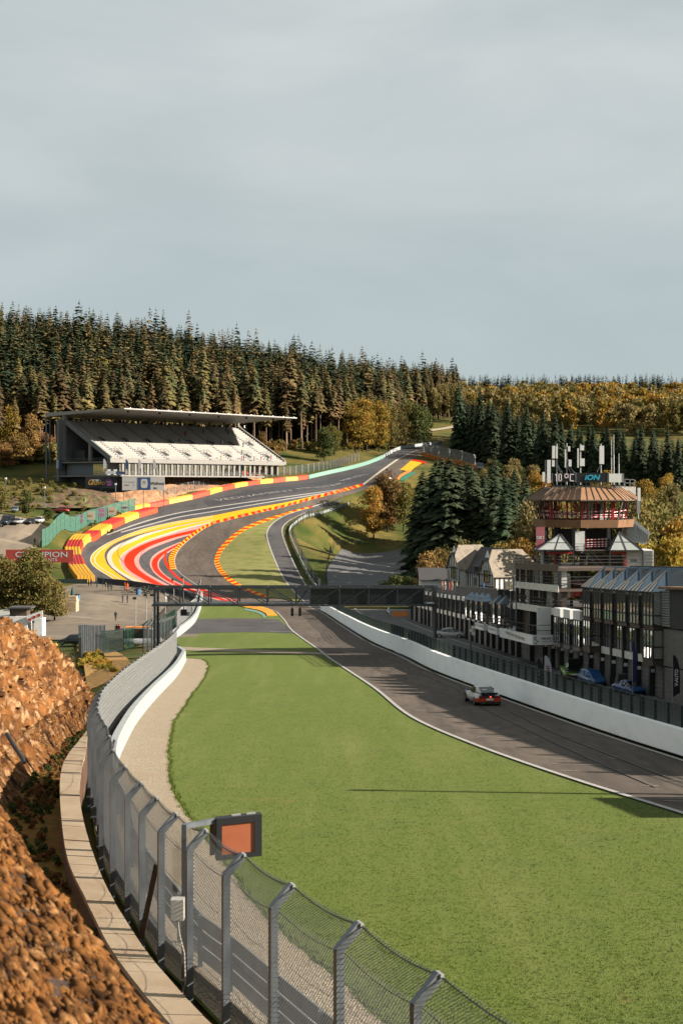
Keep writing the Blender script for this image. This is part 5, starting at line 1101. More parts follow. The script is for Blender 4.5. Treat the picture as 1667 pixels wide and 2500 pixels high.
t = ant('slim braced mast with small boxes, third antenna from the left', (415, 500, 90), [(428, 450, 120, 170), (435, 462, 252, 320), (398, 408, 150, 330)]); mb = MB(); mb.bar(Tp(415, 300, TY - 2), Tp(455, 380, TY - 2), .07); mb.bar(Tp(430, 300, TY - 2), Tp(495, 385, TY - 2), .07); mb.build('strut', m_wire2, t)
ant('mast with two square boxes left of the tall single antenna', (550, 500, 95), [(548, 586, 110, 160), (546, 592, 240, 316), (522, 534, 140, 330)])
t = ant('tall single white panel antenna above the cyan display', (752, 500, 95), [(740, 784, 115, 295)]); MB().bar(Tp(745, 310, TY - 2), Tp(715, 375, TY - 2), .06).build('strut', m_wire2, t)
for x, y, lb in ((857, 60, 'left thin whip aerial on the tower roof'), (880, 5, 'tallest thin whip aerial on the tower roof'), (930, 190, 'short thin whip aerial right on the tower roof')):
    t = E('whip_aerial', lb, 'antenna', Tp(x, 500, TY - 1.5)); MB().tube([Tp(x, 500, TY - 1.5), Tp(x, (y + 400) / 2, TY - 1.5)], .07, 6).build('mast', m_wire2, t); MB().tube([Tp(x, (y + 400) / 2, TY - 1.5), Tp(x, y, TY - 1.5)], .04, 6).build('whip', m_wire2, t)
t = E('relay_antenna', 'pale relay antenna fixed to the right flank of the tower', 'antenna', Tp(1130, 840, TY - 3)); tb(1118, 1145, 530, 660, TY - 3, .3, m_wpaint, 'antenna_panel', t); tb(1108, 1140, 660, 790, TY - 3, .3, m_corr, 'antenna_panel', t); MB().tube([Tp(1122, 840, TY - 2.7), Tp(1122, 530, TY - 2.7)], .06, 6).build('mast', m_wire2, t)

# ------------------------------------------------------------------ half-timbered house and annex
HO = Vector((25.0, 233.0, -16.3)); e1 = Vector((-.36, .93, 0)).normalized(); e2 = Vector((.93, .36, 0)).normalized()
def HP(u, v, h): return HO + e1 * u + e2 * v + Vector((0, 0, h))
m_plaster = mat('white_plaster', C(214, 214, 208), C(200, 200, 196), gal=0.75, scale=2, rough=.85); m_timb = mat('black_timber', C(34, 34, 36), rough=.8)
hs = E('timbered_house', 'white half-timbered house with steep roofs behind the pit terrace', 'house', HO - Vector((0, 0, 6)))
def gable_block(u0, u1, v0, v1, he, hr, rm, par, half=0.25):
    um = (u0 + u1) / 2; ov = .35
    MB().hexa([HP(u0, v0, -6), HP(u1, v0, -6), HP(u1, v1, -6), HP(u0, v1, -6), HP(u0, v0, he), HP(u1, v0, he), HP(u1, v1, he), HP(u0, v1, he)]).build('wall', m_plaster, par)
    MB().add([HP(u0, v0, he), HP(u1, v0, he), HP(um, v0, hr - .1), HP(u0, v0 + .1, he), HP(u1, v0 + .1, he), HP(um, v0 + .1, hr - .1)], [(0, 2, 1), (3, 4, 5), (0, 1, 4, 3)]).build('gable', m_plaster, par)
    A0, A1 = HP(u0 - ov, v0 - ov, he - .25), HP(u0 - ov, v1 + ov, he - .25); B0, B1 = HP(u1 + ov, v0 - ov, he - .25), HP(u1 + ov, v1 + ov, he - .25); hv = (v1 - v0) * .32
    hh = he + (hr - he) * .55; R0, R1 = HP(um, v0 + .9, hr), HP(um, v1 - hv, hr); ga, gb = HP(u0 + (um - u0) * .55 - ov * .4, v0 - ov, hh), HP(u1 - (u1 - um) * .55 + ov * .4, v0 - ov, hh)
    th = Vector((0, 0, -.12))
    for nm, q in (('roof_slope', [A0, ga, R0, R1, A1]), ('roof_slope', [B0, B1, R1, R0, gb]), ('roof_hip', [A1, R1, B1]), ('roof_hip', [ga, gb, R0])): MB().prism(q, th).build(nm, rm if nm == 'roof_slope' else m_tile, par)
    n = 7; mb = MB()
    for k in range(n + 1):
        u = u0 + (u1 - u0) * k / n; t = 1 - abs(u - um) / (um - u0); mb.bar(HP(u, v0 - .04, -2), HP(u, v0 - .04, he + (hr - he) * min(t, .55)), .14, .08, up=e1)
    for h in (-.1, he - .1): mb.bar(HP(u0, v0 - .05, h), HP(u1, v0 - .05, h), .08, .16)
    mb.build('timber', m_timb, par)
    w = MB().hexa([HP(um - .8, v0 - .08, .6), HP(um + .8, v0 - .08, .6), HP(um + .8, v0 + .02, .6), HP(um - .8, v0 + .02, .6), HP(um - .8, v0 - .08, 2.5), HP(um + .8, v0 - .08, 2.5), HP(um + .8, v0 + .02, 2.5), HP(um - .8, v0 + .02, 2.5)]).build('window', m_glass, par)
    mb = MB()
    for k in (-.8, 0, .8): mb.bar(HP(um + k, v0 - .1, .6), HP(um + k, v0 - .1, 2.5), .1, .06)
    for h in (.6, 1.6, 2.5): mb.bar(HP(um - .8, v0 - .1, h), HP(um + .8, v0 - .1, h), .06, .1)
    mb.build('frame', m_timb, w)
gable_block(0, 5.2, 0, 9.5, 1.9, 6.0, m_suntile, hs); gable_block(13.0, 17.6, 0, 8.0, 2.4, 6.3, m_suntile, hs)
MB().hexa([HP(5.2, 1.6, -6), HP(13, 1.6, -6), HP(13, 8, -6), HP(5.2, 8, -6), HP(5.2, 1.6, 2.0), HP(13, 1.6, 2.0), HP(13, 8, 2.0), HP(5.2, 8, 2.0)]).build('wall', m_plaster, hs)
MB().prism([HP(4.0, 1.1, 1.8), HP(14.2, 1.1, 1.8), HP(14.2, 4.8, 6.0), HP(4.0, 4.8, 6.0)], (0, 0, -.15)).build('roof_slope', m_tile, hs); MB().prism([HP(4.0, 8.5, 1.8), HP(14.2, 8.5, 1.8), HP(14.2, 4.8, 6.0), HP(4.0, 4.8, 6.0)], (0, 0, -.15)).build('roof_slope', m_tile, hs)  # dark tiles put the shade of the main roof into the colour
MB().prism([HP(6.0, .9, 2.9), HP(10.2, .9, 2.9), HP(10.2, 3.4, 4.5), HP(6.0, 3.4, 4.5)], (0, 0, -.12)).build('dormer_roof', m_tile, hs); MB().hexa([HP(6.3, 1.3, 1.9), HP(9.9, 1.3, 1.9), HP(9.9, 3, 1.9), HP(6.3, 3, 1.9), HP(6.3, 1.3, 2.9), HP(9.9, 1.3, 2.9), HP(9.9, 3, 3.8), HP(6.3, 3, 3.8)]).build('dormer_wall', m_timb, hs)
mb = MB()
for u in np.linspace(5.4, 12.8, 10): mb.bar(HP(u, 1.55, -2), HP(u, 1.55, 1.9), .15, .08, up=e1)
mb.build('timber', m_timb, hs)
for u in (6.6, 9.8): MB().hexa([HP(u, 1.5, -.4), HP(u + 1.3, 1.5, -.4), HP(u + 1.3, 1.58, -.4), HP(u, 1.58, -.4), HP(u, 1.5, .9), HP(u + 1.3, 1.5, .9), HP(u + 1.3, 1.58, .9), HP(u, 1.58, .9)]).build('window', m_glass, hs)
mb = MB()
for v in np.linspace(.2, 9.3, 12): mb.bar(HP(-.04, v, -2), HP(-.04, v, 1.8), .15, .08, up=e2)
mb.build('timber', m_timb, hs)
for v in (2, 5, 7.2): MB().hexa([HP(-.06, v, -.5), HP(-.06, v + 1.2, -.5), HP(.02, v + 1.2, -.5), HP(.02, v, -.5), HP(-.06, v, .9), HP(-.06, v + 1.2, .9), HP(.02, v + 1.2, .9), HP(.02, v, .9)]).build('window', m_glass, hs)
an = E('low_annex', 'low dark roofed annex with white boarded gable beside the timbered house', 'building', U(1075, 1460, 256))
YA = 256.0; x0, x1 = U(1026, 0, YA).x, U(1128, 0, YA).x; ze, zr = U(0, 1414, YA).z, U(0, 1388, YA).z
MB().box(x0, x1, YA, YA + 6, ze - 8, ze).build('wall', m_plaster, an)
MB().prism([(x0 - .3, YA - .4, ze - .1), (x1 - .1, YA - .4, ze - .1), (x1 - .1, YA + 3, zr), (x0 - .3, YA + 3, zr)], (0, 0, -.15)).build('roof_slope', m_tile, an); MB().prism([(x0 - .3, YA + 6.4, ze - .1), (x1 - .1, YA + 6.4, ze - .1), (x1 - .1, YA + 3, zr), (x0 - .3, YA + 3, zr)], (0, 0, -.15)).build('roof_slope', m_tile, an)
for k in range(9):
    z = ze - 2 + k * .42; hw_ = 3.0 if z < ze else max(.1, 3.0 * (1 - (z - ze) / (zr - ze))); MB().box(x1, x1 + .12, YA + 3 - hw_, YA + 3 + hw_, z, z + .39).build('board', m_plaster, an)
# ------------------------------------------------------------------ grandstand
S0 = Vector((-70.6, 435, 0)); su = Vector((.648, .762, 0)); sb = Vector((-.762, .648, 0))
def SP(a, d, z): return S0 + su * a + sb * d + Vector((0, 0, z))
def sbox(mb, a0, a1, d0, d1, z0, z1, z1b=None):
    zb2 = z1 if z1b is None else z1b
    return mb.hexa([SP(a0, d0, z0), SP(a1, d0, z0), SP(a1, d1, z0), SP(a0, d1, z0), SP(a0, d0, z1), SP(a1, d0, z1), SP(a1, d1, zb2), SP(a0, d1, zb2)])
m_sc = mat('stand_concrete', C(158, 154, 148), C(146, 142, 136), scale=1, rough=.8); m_seat = mat('seat_grey', C(186, 182, 174), C(172, 168, 160), scale=2, rough=.7); m_gr = mat('stand_grey', C(140, 142, 144), C(126, 130, 132), scale=1, rough=.7)
m_sroof2 = mat('roof_white', C(188, 186, 182), C(176, 174, 170), scale=1, rough=.6)
st = E('grandstand', 'roofed white concrete grandstand beside the climb', 'grandstand', SP(38, 8, 2))
NR = 22; LS = 78.7
for r in range(NR):
    d = r * 1.0; z = 9.0 + r * .55; sbox(MB(), .6, LS - .6, d, d + 1.02, z - .55, z).build('row', m_sc, st)
    sbox(MB(), .8, LS - .8, d + .45, d + .85, z + .02, z + .42).build('bench', m_seat, st)
aisles = [4.6, 14.2, 24, 33.6, 43, 52.5, 62, 71.5]
for a in aisles:
    mb = MB()
    for r in range(NR): sbox(mb, a - .5, a + .5, r + .1, r + .6, 9.0 + r * .55 + .03, 9.0 + r * .55 + .29); 
    mb.build('stair', m_gr, st)
    for (d0, d1) in ((2.2, 4.4), (10.4, 12.6)):      # black wedges put the shade of the stair openings in as colour; rails
        z0 = 9.0 + d0 * .55; v = sbox(MB(), a + .9, a + 2.3, d0, d1, z0 - .3, z0 + .25, 9.0 + d1 * .55 + .02).build('opening_shade', m_pier, st)
        mb = MB()
        for q in (a + .8, a + 2.4):
            mb.bar(SP(q, d0, z0 + 1.3), SP(q, d1, 9.0 + d1 * .55 + 1.3), .07)
            for t in np.linspace(0, 1, 5): mb.bar(SP(q, d0 + (d1 - d0) * t, z0 + (d1 - d0) * .55 * t), SP(q, d0 + (d1 - d0) * t, z0 + (d1 - d0) * .55 * t + 1.3), .06)
        mb.bar(SP(a + .8, d1, 9.0 + d1 * .55 + 1.3), SP(a + 2.4, d1, 9.0 + d1 * .55 + 1.3), .07); mb.build('hand_rail', m_gr, v)
for a in (0, LS - .6):                              # raking end beams
    MB().hexa([SP(a, -.2, 7.9), SP(a + .6, -.2, 7.9), SP(a + .6, 22.4, 20.3), SP(a, 22.4, 20.3), SP(a, -.2, 9.5), SP(a + .6, -.2, 9.5), SP(a + .6, 22.4, 22.0), SP(a, 22.4, 22.0)]).build('raking_beam', m_gr if a == 0 else m_sc, st)
sbox(MB(), -.5, LS, -.6, 0, 7.9, 8.9).build('front_beam', m_sc, st)
mb = MB()
for h in (9.5, 10.0): mb.bar(SP(0, -.5, h), SP(LS, -.5, h), .06)
for a in np.arange(0, LS, 1.2): mb.bar(SP(a, -.5, 8.9), SP(a, -.5, 10), .05)
mb.build('front_rail', m_gr, st)
sbox(MB(), -2, LS + .3, 22.5, 23.4, 2, 21.3).build('back_wall', m_gr, st)
# roof: a flat tapered blade over columns
MB().hexa([SP(-.5, -7, 23.7), SP(LS - 1.5, -7, 23.7), SP(LS - 1.5, 31, 22.6), SP(-.5, 31, 22.6), SP(-.5, -7, 24.05), SP(LS - 1.5, -7, 24.05), SP(LS - 1.5, 31, 23.9), SP(-.5, 31, 23.9)]).build('roof', m_sroof2, st)
for a in np.arange(1, LS, 7.05):
    sbox(MB(), a, a + .6, 22.6, 23.3, 21.3, 22.95).build('column', m_sc, st)
    MB().bar(SP(a + .3, 31, 22.6), (SP(a + .3, 31, 0).x, SP(a + .3, 31, 0).y, 6), .4, .4, up=(0, 1, 0)).build('column', m_gr, st); sbox(MB(), a + 3.2, a + 3.5, 22.7, 22.9, 21.4, 22.4).build('speaker', m_wpaint, st)
for a in np.linspace(4, LS - 10, 6): sbox(MB(), a, a + .5, -3.6, -3.0, 22.95, 23.45).build('flood_light', m_pier, st)
for a in np.linspace(2, LS - 3, 15): sbox(MB(), a, a + .4, -6.8, -6.4, 24.06, 24.25).build('roof_bracket', m_wpaint, st)
MB().bar(SP(0, 31.2, 22.5), Vector((SP(0, 31.2, 0).x, SP(0, 31.2, 0).y, 2.5)), .5, .5, up=(0, 1, 0)).build('column', m_gr, st); sbox(MB(), -.3, .6, 21.6, 22.9, 8.2, 23.0).build('column', m_gr, st); sbox(MB(), .2, 1.0, 9.6, 10.6, 8.2, 14.2).build('column', m_sc, st)
# lower building: deck, colonnade, glazing
sbox(MB(), -1.8, 61, -7, 25, 3.3, 3.75).build('deck', m_sc, st); sbox(MB(), -1.2, LS - 2, -1.5, 24, 7.6, 8.0).build('upper_deck', m_sc, st)
sbox(MB(), .5, 60, 2.2, 22.4, 3.76, 7.6).build('lower_wall', m_gr, st); sbox(MB(), 1, 76, 2, 20, -2, 3.2).build('deck_gap_shade', m_pier, st)  # black block puts the shade of the gap under the deck in as colour
for k, a in enumerate(np.arange(4, 62, 2.55)):
    sbox(MB(), a, a + .75, -.9, -.3, 3.76, 7.6).build('column', m_sc, st)
    if k < 22:
        w = sbox(MB(), a + .8, a + 2.5, 2.0, 2.19, 3.9, 7.3).build('window', m_glass, st); mb = MB(); [mb.bar(SP(a + q, 1.98, 3.9), SP(a + q, 1.98, 7.3), .1) for q in (.85, 1.65, 2.45)]; mb.build('frame', m_sc, w)
for a in (62.5, 65, 68, 71, 74): sbox(MB(), a, a + .7, -.6, 1, 4.4, 7.9).build('column', m_sc, st)
mb = MB()
for h in (4.2, 4.5, 4.85): mb.bar(SP(-1.7, -6.9, h), SP(60.9, -6.9, h), .05); mb.bar(SP(-1.7, -6.9, h), SP(-1.7, 24.8, h), .05)
for a in np.arange(-1.7, 61, 1.1): mb.bar(SP(a, -6.9, 3.75), SP(a, -6.9, 4.85), .05)
for d in np.arange(-6, 25, 1.1): mb.bar(SP(-1.7, d, 3.75), SP(-1.7, d, 4.85), .05)
mb.build('deck_rail', m_gr, st)
for d0, d1, m_ in ((-.5, 6.0, m_glass), (19, 22, m_pier)): sbox(MB(), .3, .49, d0 + 2.4, d1 + 2.4 if d1 < 10 else d1, 3.9, 7.2).build('window', m_, st)
sbox(MB(), .45, .5, 6.5, 18.5, 4.0, 7.2).build('wall_panel', mat('panel_blue_grey', C(128, 140, 150), rough=.7), st); sbox(MB(), 2.0, 2.2, 14.5, 20.5, 8.6, 11.6).build('screen', m_pier, st)
mb = MB()
for h in (8.5, 9.0): mb.bar(SP(-1, -1.3, h), SP(-1, 23, h), .05)
for d in np.arange(-1, 23, 1.2): mb.bar(SP(-1, d, 8), SP(-1, d, 9), .05)
mb.build('side_rail', m_gr, st)
# feather flags on the deck
def feather(label, base, h, w, m_, xd, txt=None, tm=None, group=None):
    f = E('feather_flag', label, 'flag', base, group=group); MB().tube([base, base + Vector((0, 0, h * .6)), base + Vector((xd.x * .04, xd.y * .04, h))], [.03, .025, .012], 6).build('pole', m_wire2, f)
    pts = [(.02, .22), (.02, .98), (.25, 1.0), (.62, .93), (.9, .8), (1, .62), (1, .3)]; q = [base + xd * (u * w) + Vector((0, 0, v * h)) for u, v in pts]; nrm = xd.cross(Vector((0, 0, 1))).normalized() * .015
    cl = MB().prism([p - nrm for p in q], nrm * 2).build('cloth', m_, f)
    if txt: text('lettering', txt, w * .62, tm, base + xd * (w * .52) + Vector((0, 0, h * .58)) + nrm * 2.2, (0, 0, 1), -xd, cl, bold=.012)
    return f
m_fw = mat('flag_white', C(214, 220, 228), rough=.8); m_fb = mat('flag_blue', C(60, 84, 130), rough=.8)
for (px, pyb, m_, lb) in ((138, 1150, m_fw, 'pale flag at the far left corner of the stand deck'), (144, 1150, m_fb, 'blue flag at the left corner of the stand deck'), (253, 1151, m_fw, 'pale flag in front of the shaded lower windows'), (307, 1152, m_fb, 'blue flag at the corner where the deck turns into sun'), (338, 1152, m_fw, 'pale flag on the sunny deck second from the corner'), (374, 1152, m_fw, 'pale flag on the sunny deck third from the corner')):
    feather(lb, U(px, pyb, 428 if px > 200 else 447) + Vector((0, 0, -.2)), 4.0, .9, m_, Vector((1, 0, 0)))
# deck banners
bn = MB().box(*sum([[U(a, 0, 427.5).x, U(b, 0, 427.5).x] for a, b in ((258, 281),)], []), 427.5, 427.6, U(0, 1157, 427.5).z, U(0, 1150, 427.5).z).build('deck_banner', m_fw); tag(bn, 'pale banner on the deck rail left of the blue topped one', 'banner')
bn = MB().box(U(283, 0, 427.5).x, U(306, 0, 427.5).x, 427.5, 427.6, U(0, 1158, 427.5).z, U(0, 1151, 427.5).z).build('deck_banner', m_fb); tag(bn, 'blue topped banner on the deck rail by the sunny corner', 'banner')
# boards below the stand
def board(nm, label, x0, x1, y0, y1, Y, m_, poles=True, dp=.25):
    t = E(nm, label, 'billboard', U((x0 + x1) / 2, y1, Y)); a, b = U(x0, y1, Y), U(x1, y0, Y); p = MB().box(a.x, b.x, Y, Y + dp, a.z, b.z).build('panel', m_, t)
    if poles:
        for x in (a.x + .3, (a.x + b.x) / 2, b.x - .3): MB().bar((x, Y + dp + .1, tz1(x, Y) - .2), (x, Y + dp + .1, b.z), .16).build('pole', m_galv, t)
    return t, p
m_bw = mat('board_white', C(232, 232, 230), rough=.5); m_bb = mat('board_blue', C(58, 96, 158), rough=.5); m_bd = mat('board_night', C(16, 24, 40), rough=.5); m_gold = mat('ink_gold', C(212, 168, 72), rough=.5); m_vio = mat('ink_violet', C(142, 70, 142), rough=.5); m_inkk = mat('ink_black', C(30, 30, 34), rough=.5)
Yb = 431.0; t, p = board('billboard', 'dark billboard with gold lettering and violet badge under the stand', 209, 285, 1164.5, 1192, Yb, m_bd)
text('lettering', 'auvio', 2.0, m_gold, U(240, 1179, Yb - .03), (1, 0, 0), (0, 0, 1), p, bold=.04); text('lettering', 'RTBF', .9, m_bw, U(235, 1173.5, Yb - .03), (1, 0, 0), (0, 0, 1), p, bold=.02)
mb = MB(); n = 24
for k in range(n):
    a0, a1 = 2 * math.pi * k / n, 2 * math.pi * (k + 1) / n; c = U(222.5, 1177, Yb - .04); f = lambda a, r: c + Vector((math.cos(a) * .75 * r + math.sin(a) * .3 * r, 0, math.sin(a) * .85 * r)); mb.quad(f(a0, 1), f(a1, 1), f(a1, .62), f(a0, .62))
mb.build('emblem', m_gold, p)
c = U(266, 1177.5, Yb - .04); MB().prism([c + Vector((math.cos(a) * r, 0, math.sin(a) * r)) for a, r in [(k * math.pi / 9, 1.1 if k else 1.25) for k in range(18)]], (0, .02, 0)).build('badge', m_vio, p)
text('lettering', 'CLASSIC', .42, m_bw, c + Vector((0, -.02, .15)), (1, 0, 0), (0, 0, 1), p, bold=.02); text('lettering', '21', .6, m_bw, c + Vector((0, -.02, -.42)), (1, 0, 0), (0, 0, 1), p, bold=.02)
Yb = 427.0; t, p = board('billboard', 'white billboard with a blue middle panel below the sunny deck', 299, 402, 1164.5, 1197, Yb, m_bw)
a, b = U(337, 1196, Yb), U(368, 1165.5, Yb); MB().box(a.x, b.x, Yb - .05, Yb - .004, a.z, b.z).build('blue_panel', m_bb, p)
c = U(352.5, 1180.5, Yb - .08); MB().prism([c + Vector((x * 1.0, 0, z * 1.35)) for x, z in ((-1, -.7), (-.7, -1), (.7, -1), (1, -.7), (1, .7), (.7, 1), (-.7, 1), (-1, .7))], (0, .03, 0)).build('emblem', m_bw, p)
for dx, dz, m_ in ((-.35, .45, m_inkb), (.1, .45, m_inkb), (-.35, 0, m_inkb), (.1, 0, m_inkb)): MB().box(c.x + dx, c.x + dx + .3, c.y - .02, c.y, c.z + dz, c.z + dz + .25).build('emblem', m_, p)
text('lettering', 'Wallonia', 1.15, m_inkk, U(385, 1180.5, Yb - .03), (1, 0, 0), (0, 0, 1), p, bold=.02); text('lettering', 'be', 1.0, m_inkk, U(380, 1191.5, Yb - .03), (1, 0, 0), (0, 0, 1), p, bold=.02)
m_inkg = mat('ink_grey', C(150, 154, 158), rough=.6); text('lettering', 'VIA   WALLONIE', .42, m_inkg, U(317, 1177, Yb - .03), (1, 0, 0), (0, 0, 1), p)
for px, m_ in ((305, m_red), (309, m_inkk), (313, m_inkb), (327, m_inkg)): a = U(px, 1186, Yb); MB().box(a.x, a.x + .22, Yb - .03, Yb - .004, a.z, a.z + .35).build('emblem', m_, p)
# long red banner by the plaza
Yb = 344.0; t, p = board('billboard', 'long red banner board lettered CHAMPION LUBRICANTS beside the plaza', 15, 180, 1342, 1373, Yb, mat('banner_red', C(196, 66, 58), C(206, 78, 66), scale=.6, rough=.6))
text('lettering', 'CHAMPION', 1.85, m_bw, U(102, 1354.5, Yb - .03), (1, 0, 0), (0, 0, 1), p, sx=1.32, bold=.03); text('lettering', 'LUBRICANTS', .95, m_bw, U(104, 1367, Yb - .03), (1, 0, 0), (0, 0, 1), p, sx=1.3, bold=.015)
# green netting fence with small boards
gf = [list(G(*q))[:2] for q in [(103, 1337), (130, 1316), (158, 1292)]]; simple_fence('netting_fence', 'pale green netting fence descending beside the car park', np.array(gf), 4.6, m_dgreen, m_net, 4, None, 0)
gf2 = [list(G(*q))[:2] for q in [(158, 1292), (210, 1284), (262, 1270), (310, 1256), (330, 1250)]]; simple_fence('netting_fence', 'pale green netting fence with small boards above the tyre wall', np.array(gf2), 4.2, m_dgreen, m_net, 4, None, 0)
m_lil = mat('board_lilac', C(206, 160, 190), rough=.6); m_crm = mat('board_cream', C(238, 226, 204), rough=.6)
for (x0, x1, y0, y1, m_, tx, tm, lb) in ((184, 204, 1256, 1277, m_lil, 'TARTE', m_bw, 'lilac board, leftmost on the green netting fence'), (211, 231, 1248, 1269, m_crm, 'BUIC', m_orange, 'cream board with orange letters next to the lilac boards, left one'), (238, 257, 1241, 1262, m_lil, 'TARTE', m_bw, 'lilac board between the two cream boards'), (264, 285, 1237, 1257, m_crm, 'BUIC', m_orange, 'cream board with orange letters on the right of the netting fence'), (295, 311, 1232, 1245, m_bw, 'MOSSET', m_inkk, 'small white board with dark letters at the end of the netting fence')):
    q = G((x0 + x1) / 2, y1 + 14); Yq = q.y - .5; t, p = board('fence_board', lb, x0, x1, y0, y1, Yq, m_, poles=False, dp=.1); text('lettering', tx, .62, tm, U((x0 + x1) / 2, (y0 + y1) / 2 + 1, Yq - .03), (1, 0, 0), (0, 0, 1), p, bold=.02)
    MB().bar((q.x, Yq + .15, q.z - .3), (q.x, Yq + .15, U(0, y0, Yq).z), .1).build('pole', m_dgreen, t)
# lamp post and poles at the left
for (px, y0, y1, Y, lb) in ((15, 1170, 1240, 400, 'wooden pole at the left edge by the car park'), (110, 1192, 1236, 405, 'thin grey pole above the car park bank'), (283, 1184, 1235, 415, 'slim white camera pole under the billboards')):
    t = E('pole', lb, 'pole', U(px, y1, Y)); MB().tube([U(px, y1 + 3, Y), U(px, y0, Y)], [.14, .1], 8).build('shaft', m_galv, t); MB().box(U(px, y0, Y).x - .25, U(px, y0, Y).x + .25, Y - .2, Y + .2, U(px, y0, Y).z, U(px, y0, Y).z + .5).build('head', m_wpaint, t)
# retaining boards of the rough bank under the stand
def rough_bank(name, label, top, bot, m_, n=60, k=14, amp=.7, d=1.0):
    T = spline(top, n); B = spline(bot, n); V = []
    for i_ in range(n):
        a, b = Vector(T[i_]), Vector(B[i_])
        for j_ in range(k + 1):
            q = a.lerp(b, j_ / k); w_ = fbm(q.x * .35 * d, q.y * .35 * d, q.z * .6, 4) * amp * math.sin(math.pi * min(1, j_ / k * .9 + .08)); V.append((q.x + w_ * .5, q.y - w_ * .7, q.z + w_ * .35))
    w_ = k + 1; i, j = np.meshgrid(np.arange(n - 1), np.arange(k), indexing='ij'); a = (i * w_ + j).ravel(); o = link(name, np_mesh(name, V, np.stack([a, a + w_, a + w_ + 1, a + 1], -1), m_)); return tag(o, label, 'bank')
m_bankb = mat('brown_scree', C(120, 86, 56), C(78, 62, 42), scale=.9, c3=C(108, 108, 54), scale3=.35, f3=(.5, .6), rough=.95, bump=1, bscale=4)
m_cut = mat('pale_cutting', C(206, 158, 116), C(160, 110, 74), scale=.8, stretch=(1, 1, .5), rough=.95, bump=1, bscale=3)
rough_bank('scree_bank', 'brown overgrown scree bank between car park and stand', [U(-40, 1196, 430), U(60, 1194, 428), U(180, 1192, 428), U(260, 1202, 428), U(285, 1226, 425)], [U(-40, 1236, 405), U(60, 1240, 405), U(180, 1240, 408), U(250, 1238, 414), U(285, 1240, 420)], m_bankb, amp=2.2)
rough_bank('cut_bank', 'pale ochre cutting below the sunny side of the stand', [U(270, 1204, 434), U(330, 1196, 440), U(400, 1168, 452), U(500, 1158, 470), U(600, 1150, 490), U(640, 1142, 500)], [U(285, 1236, 426), U(330, 1232, 430), U(410, 1222, 441), U(500, 1204, 456), U(600, 1180, 474), U(640, 1174, 482)], m_cut, amp=1.0)
# ------------------------------------------------------------------ trees
m_bark = mat('bark_pale', C(150, 122, 96), C(112, 90, 72), scale=1.5, rough=.95, obj=True, stretch=(1, 1, .2)); m_bark2 = mat('bark_dark', C(70, 58, 46), C(50, 42, 34), scale=2, rough=.95, obj=True)
m_con_b = mat('needles_brownish', (.165, .130, .048), (.250, .165, .064), scale=.5, rand=.45, rough=.9, spec=.15, obj=True, c3=(.075, .094, .036), scale3=.10, f3=(.42, .60))
m_con_d = mat('needles_dark', (.030, .050, .024), (.052, .074, .032), scale=.5, rand=.35, rough=.9, spec=.15, obj=True)
m_leaf = {'gold': mat('leaf_gold', (0.594, 0.371, 0.058), (0.363, 0.289, 0.053), scale=.35, rand=.25, rough=.85, spec=.2, obj=True, transl=.3, c3=(0.495, 0.223, 0.036), scale3=.2, f3=(.5, .68)),
          'olive': mat('leaf_olive', (0.190, 0.181, 0.049), (0.289, 0.247, 0.069), scale=.35, rand=.25, rough=.85, spec=.2, obj=True, transl=.3, c3=(0.363, 0.247, 0.049), scale3=.2, f3=(.52, .7)),
          'green': mat('leaf_green', (0.083, 0.124, 0.033), (0.173, 0.190, 0.049), scale=.35, rand=.25, rough=.85, spec=.2, obj=True, transl=.2),
          'rust': mat('leaf_rust', (0.412, 0.214, 0.066), (0.264, 0.181, 0.058), scale=.35, rand=.3, rough=.85, spec=.2, obj=True, transl=.3),
          'birch': mat('leaf_pale', (0.412, 0.322, 0.124), (0.305, 0.256, 0.091), scale=.35, rand=.2, rough=.85, spec=.2, obj=True, transl=.3)}
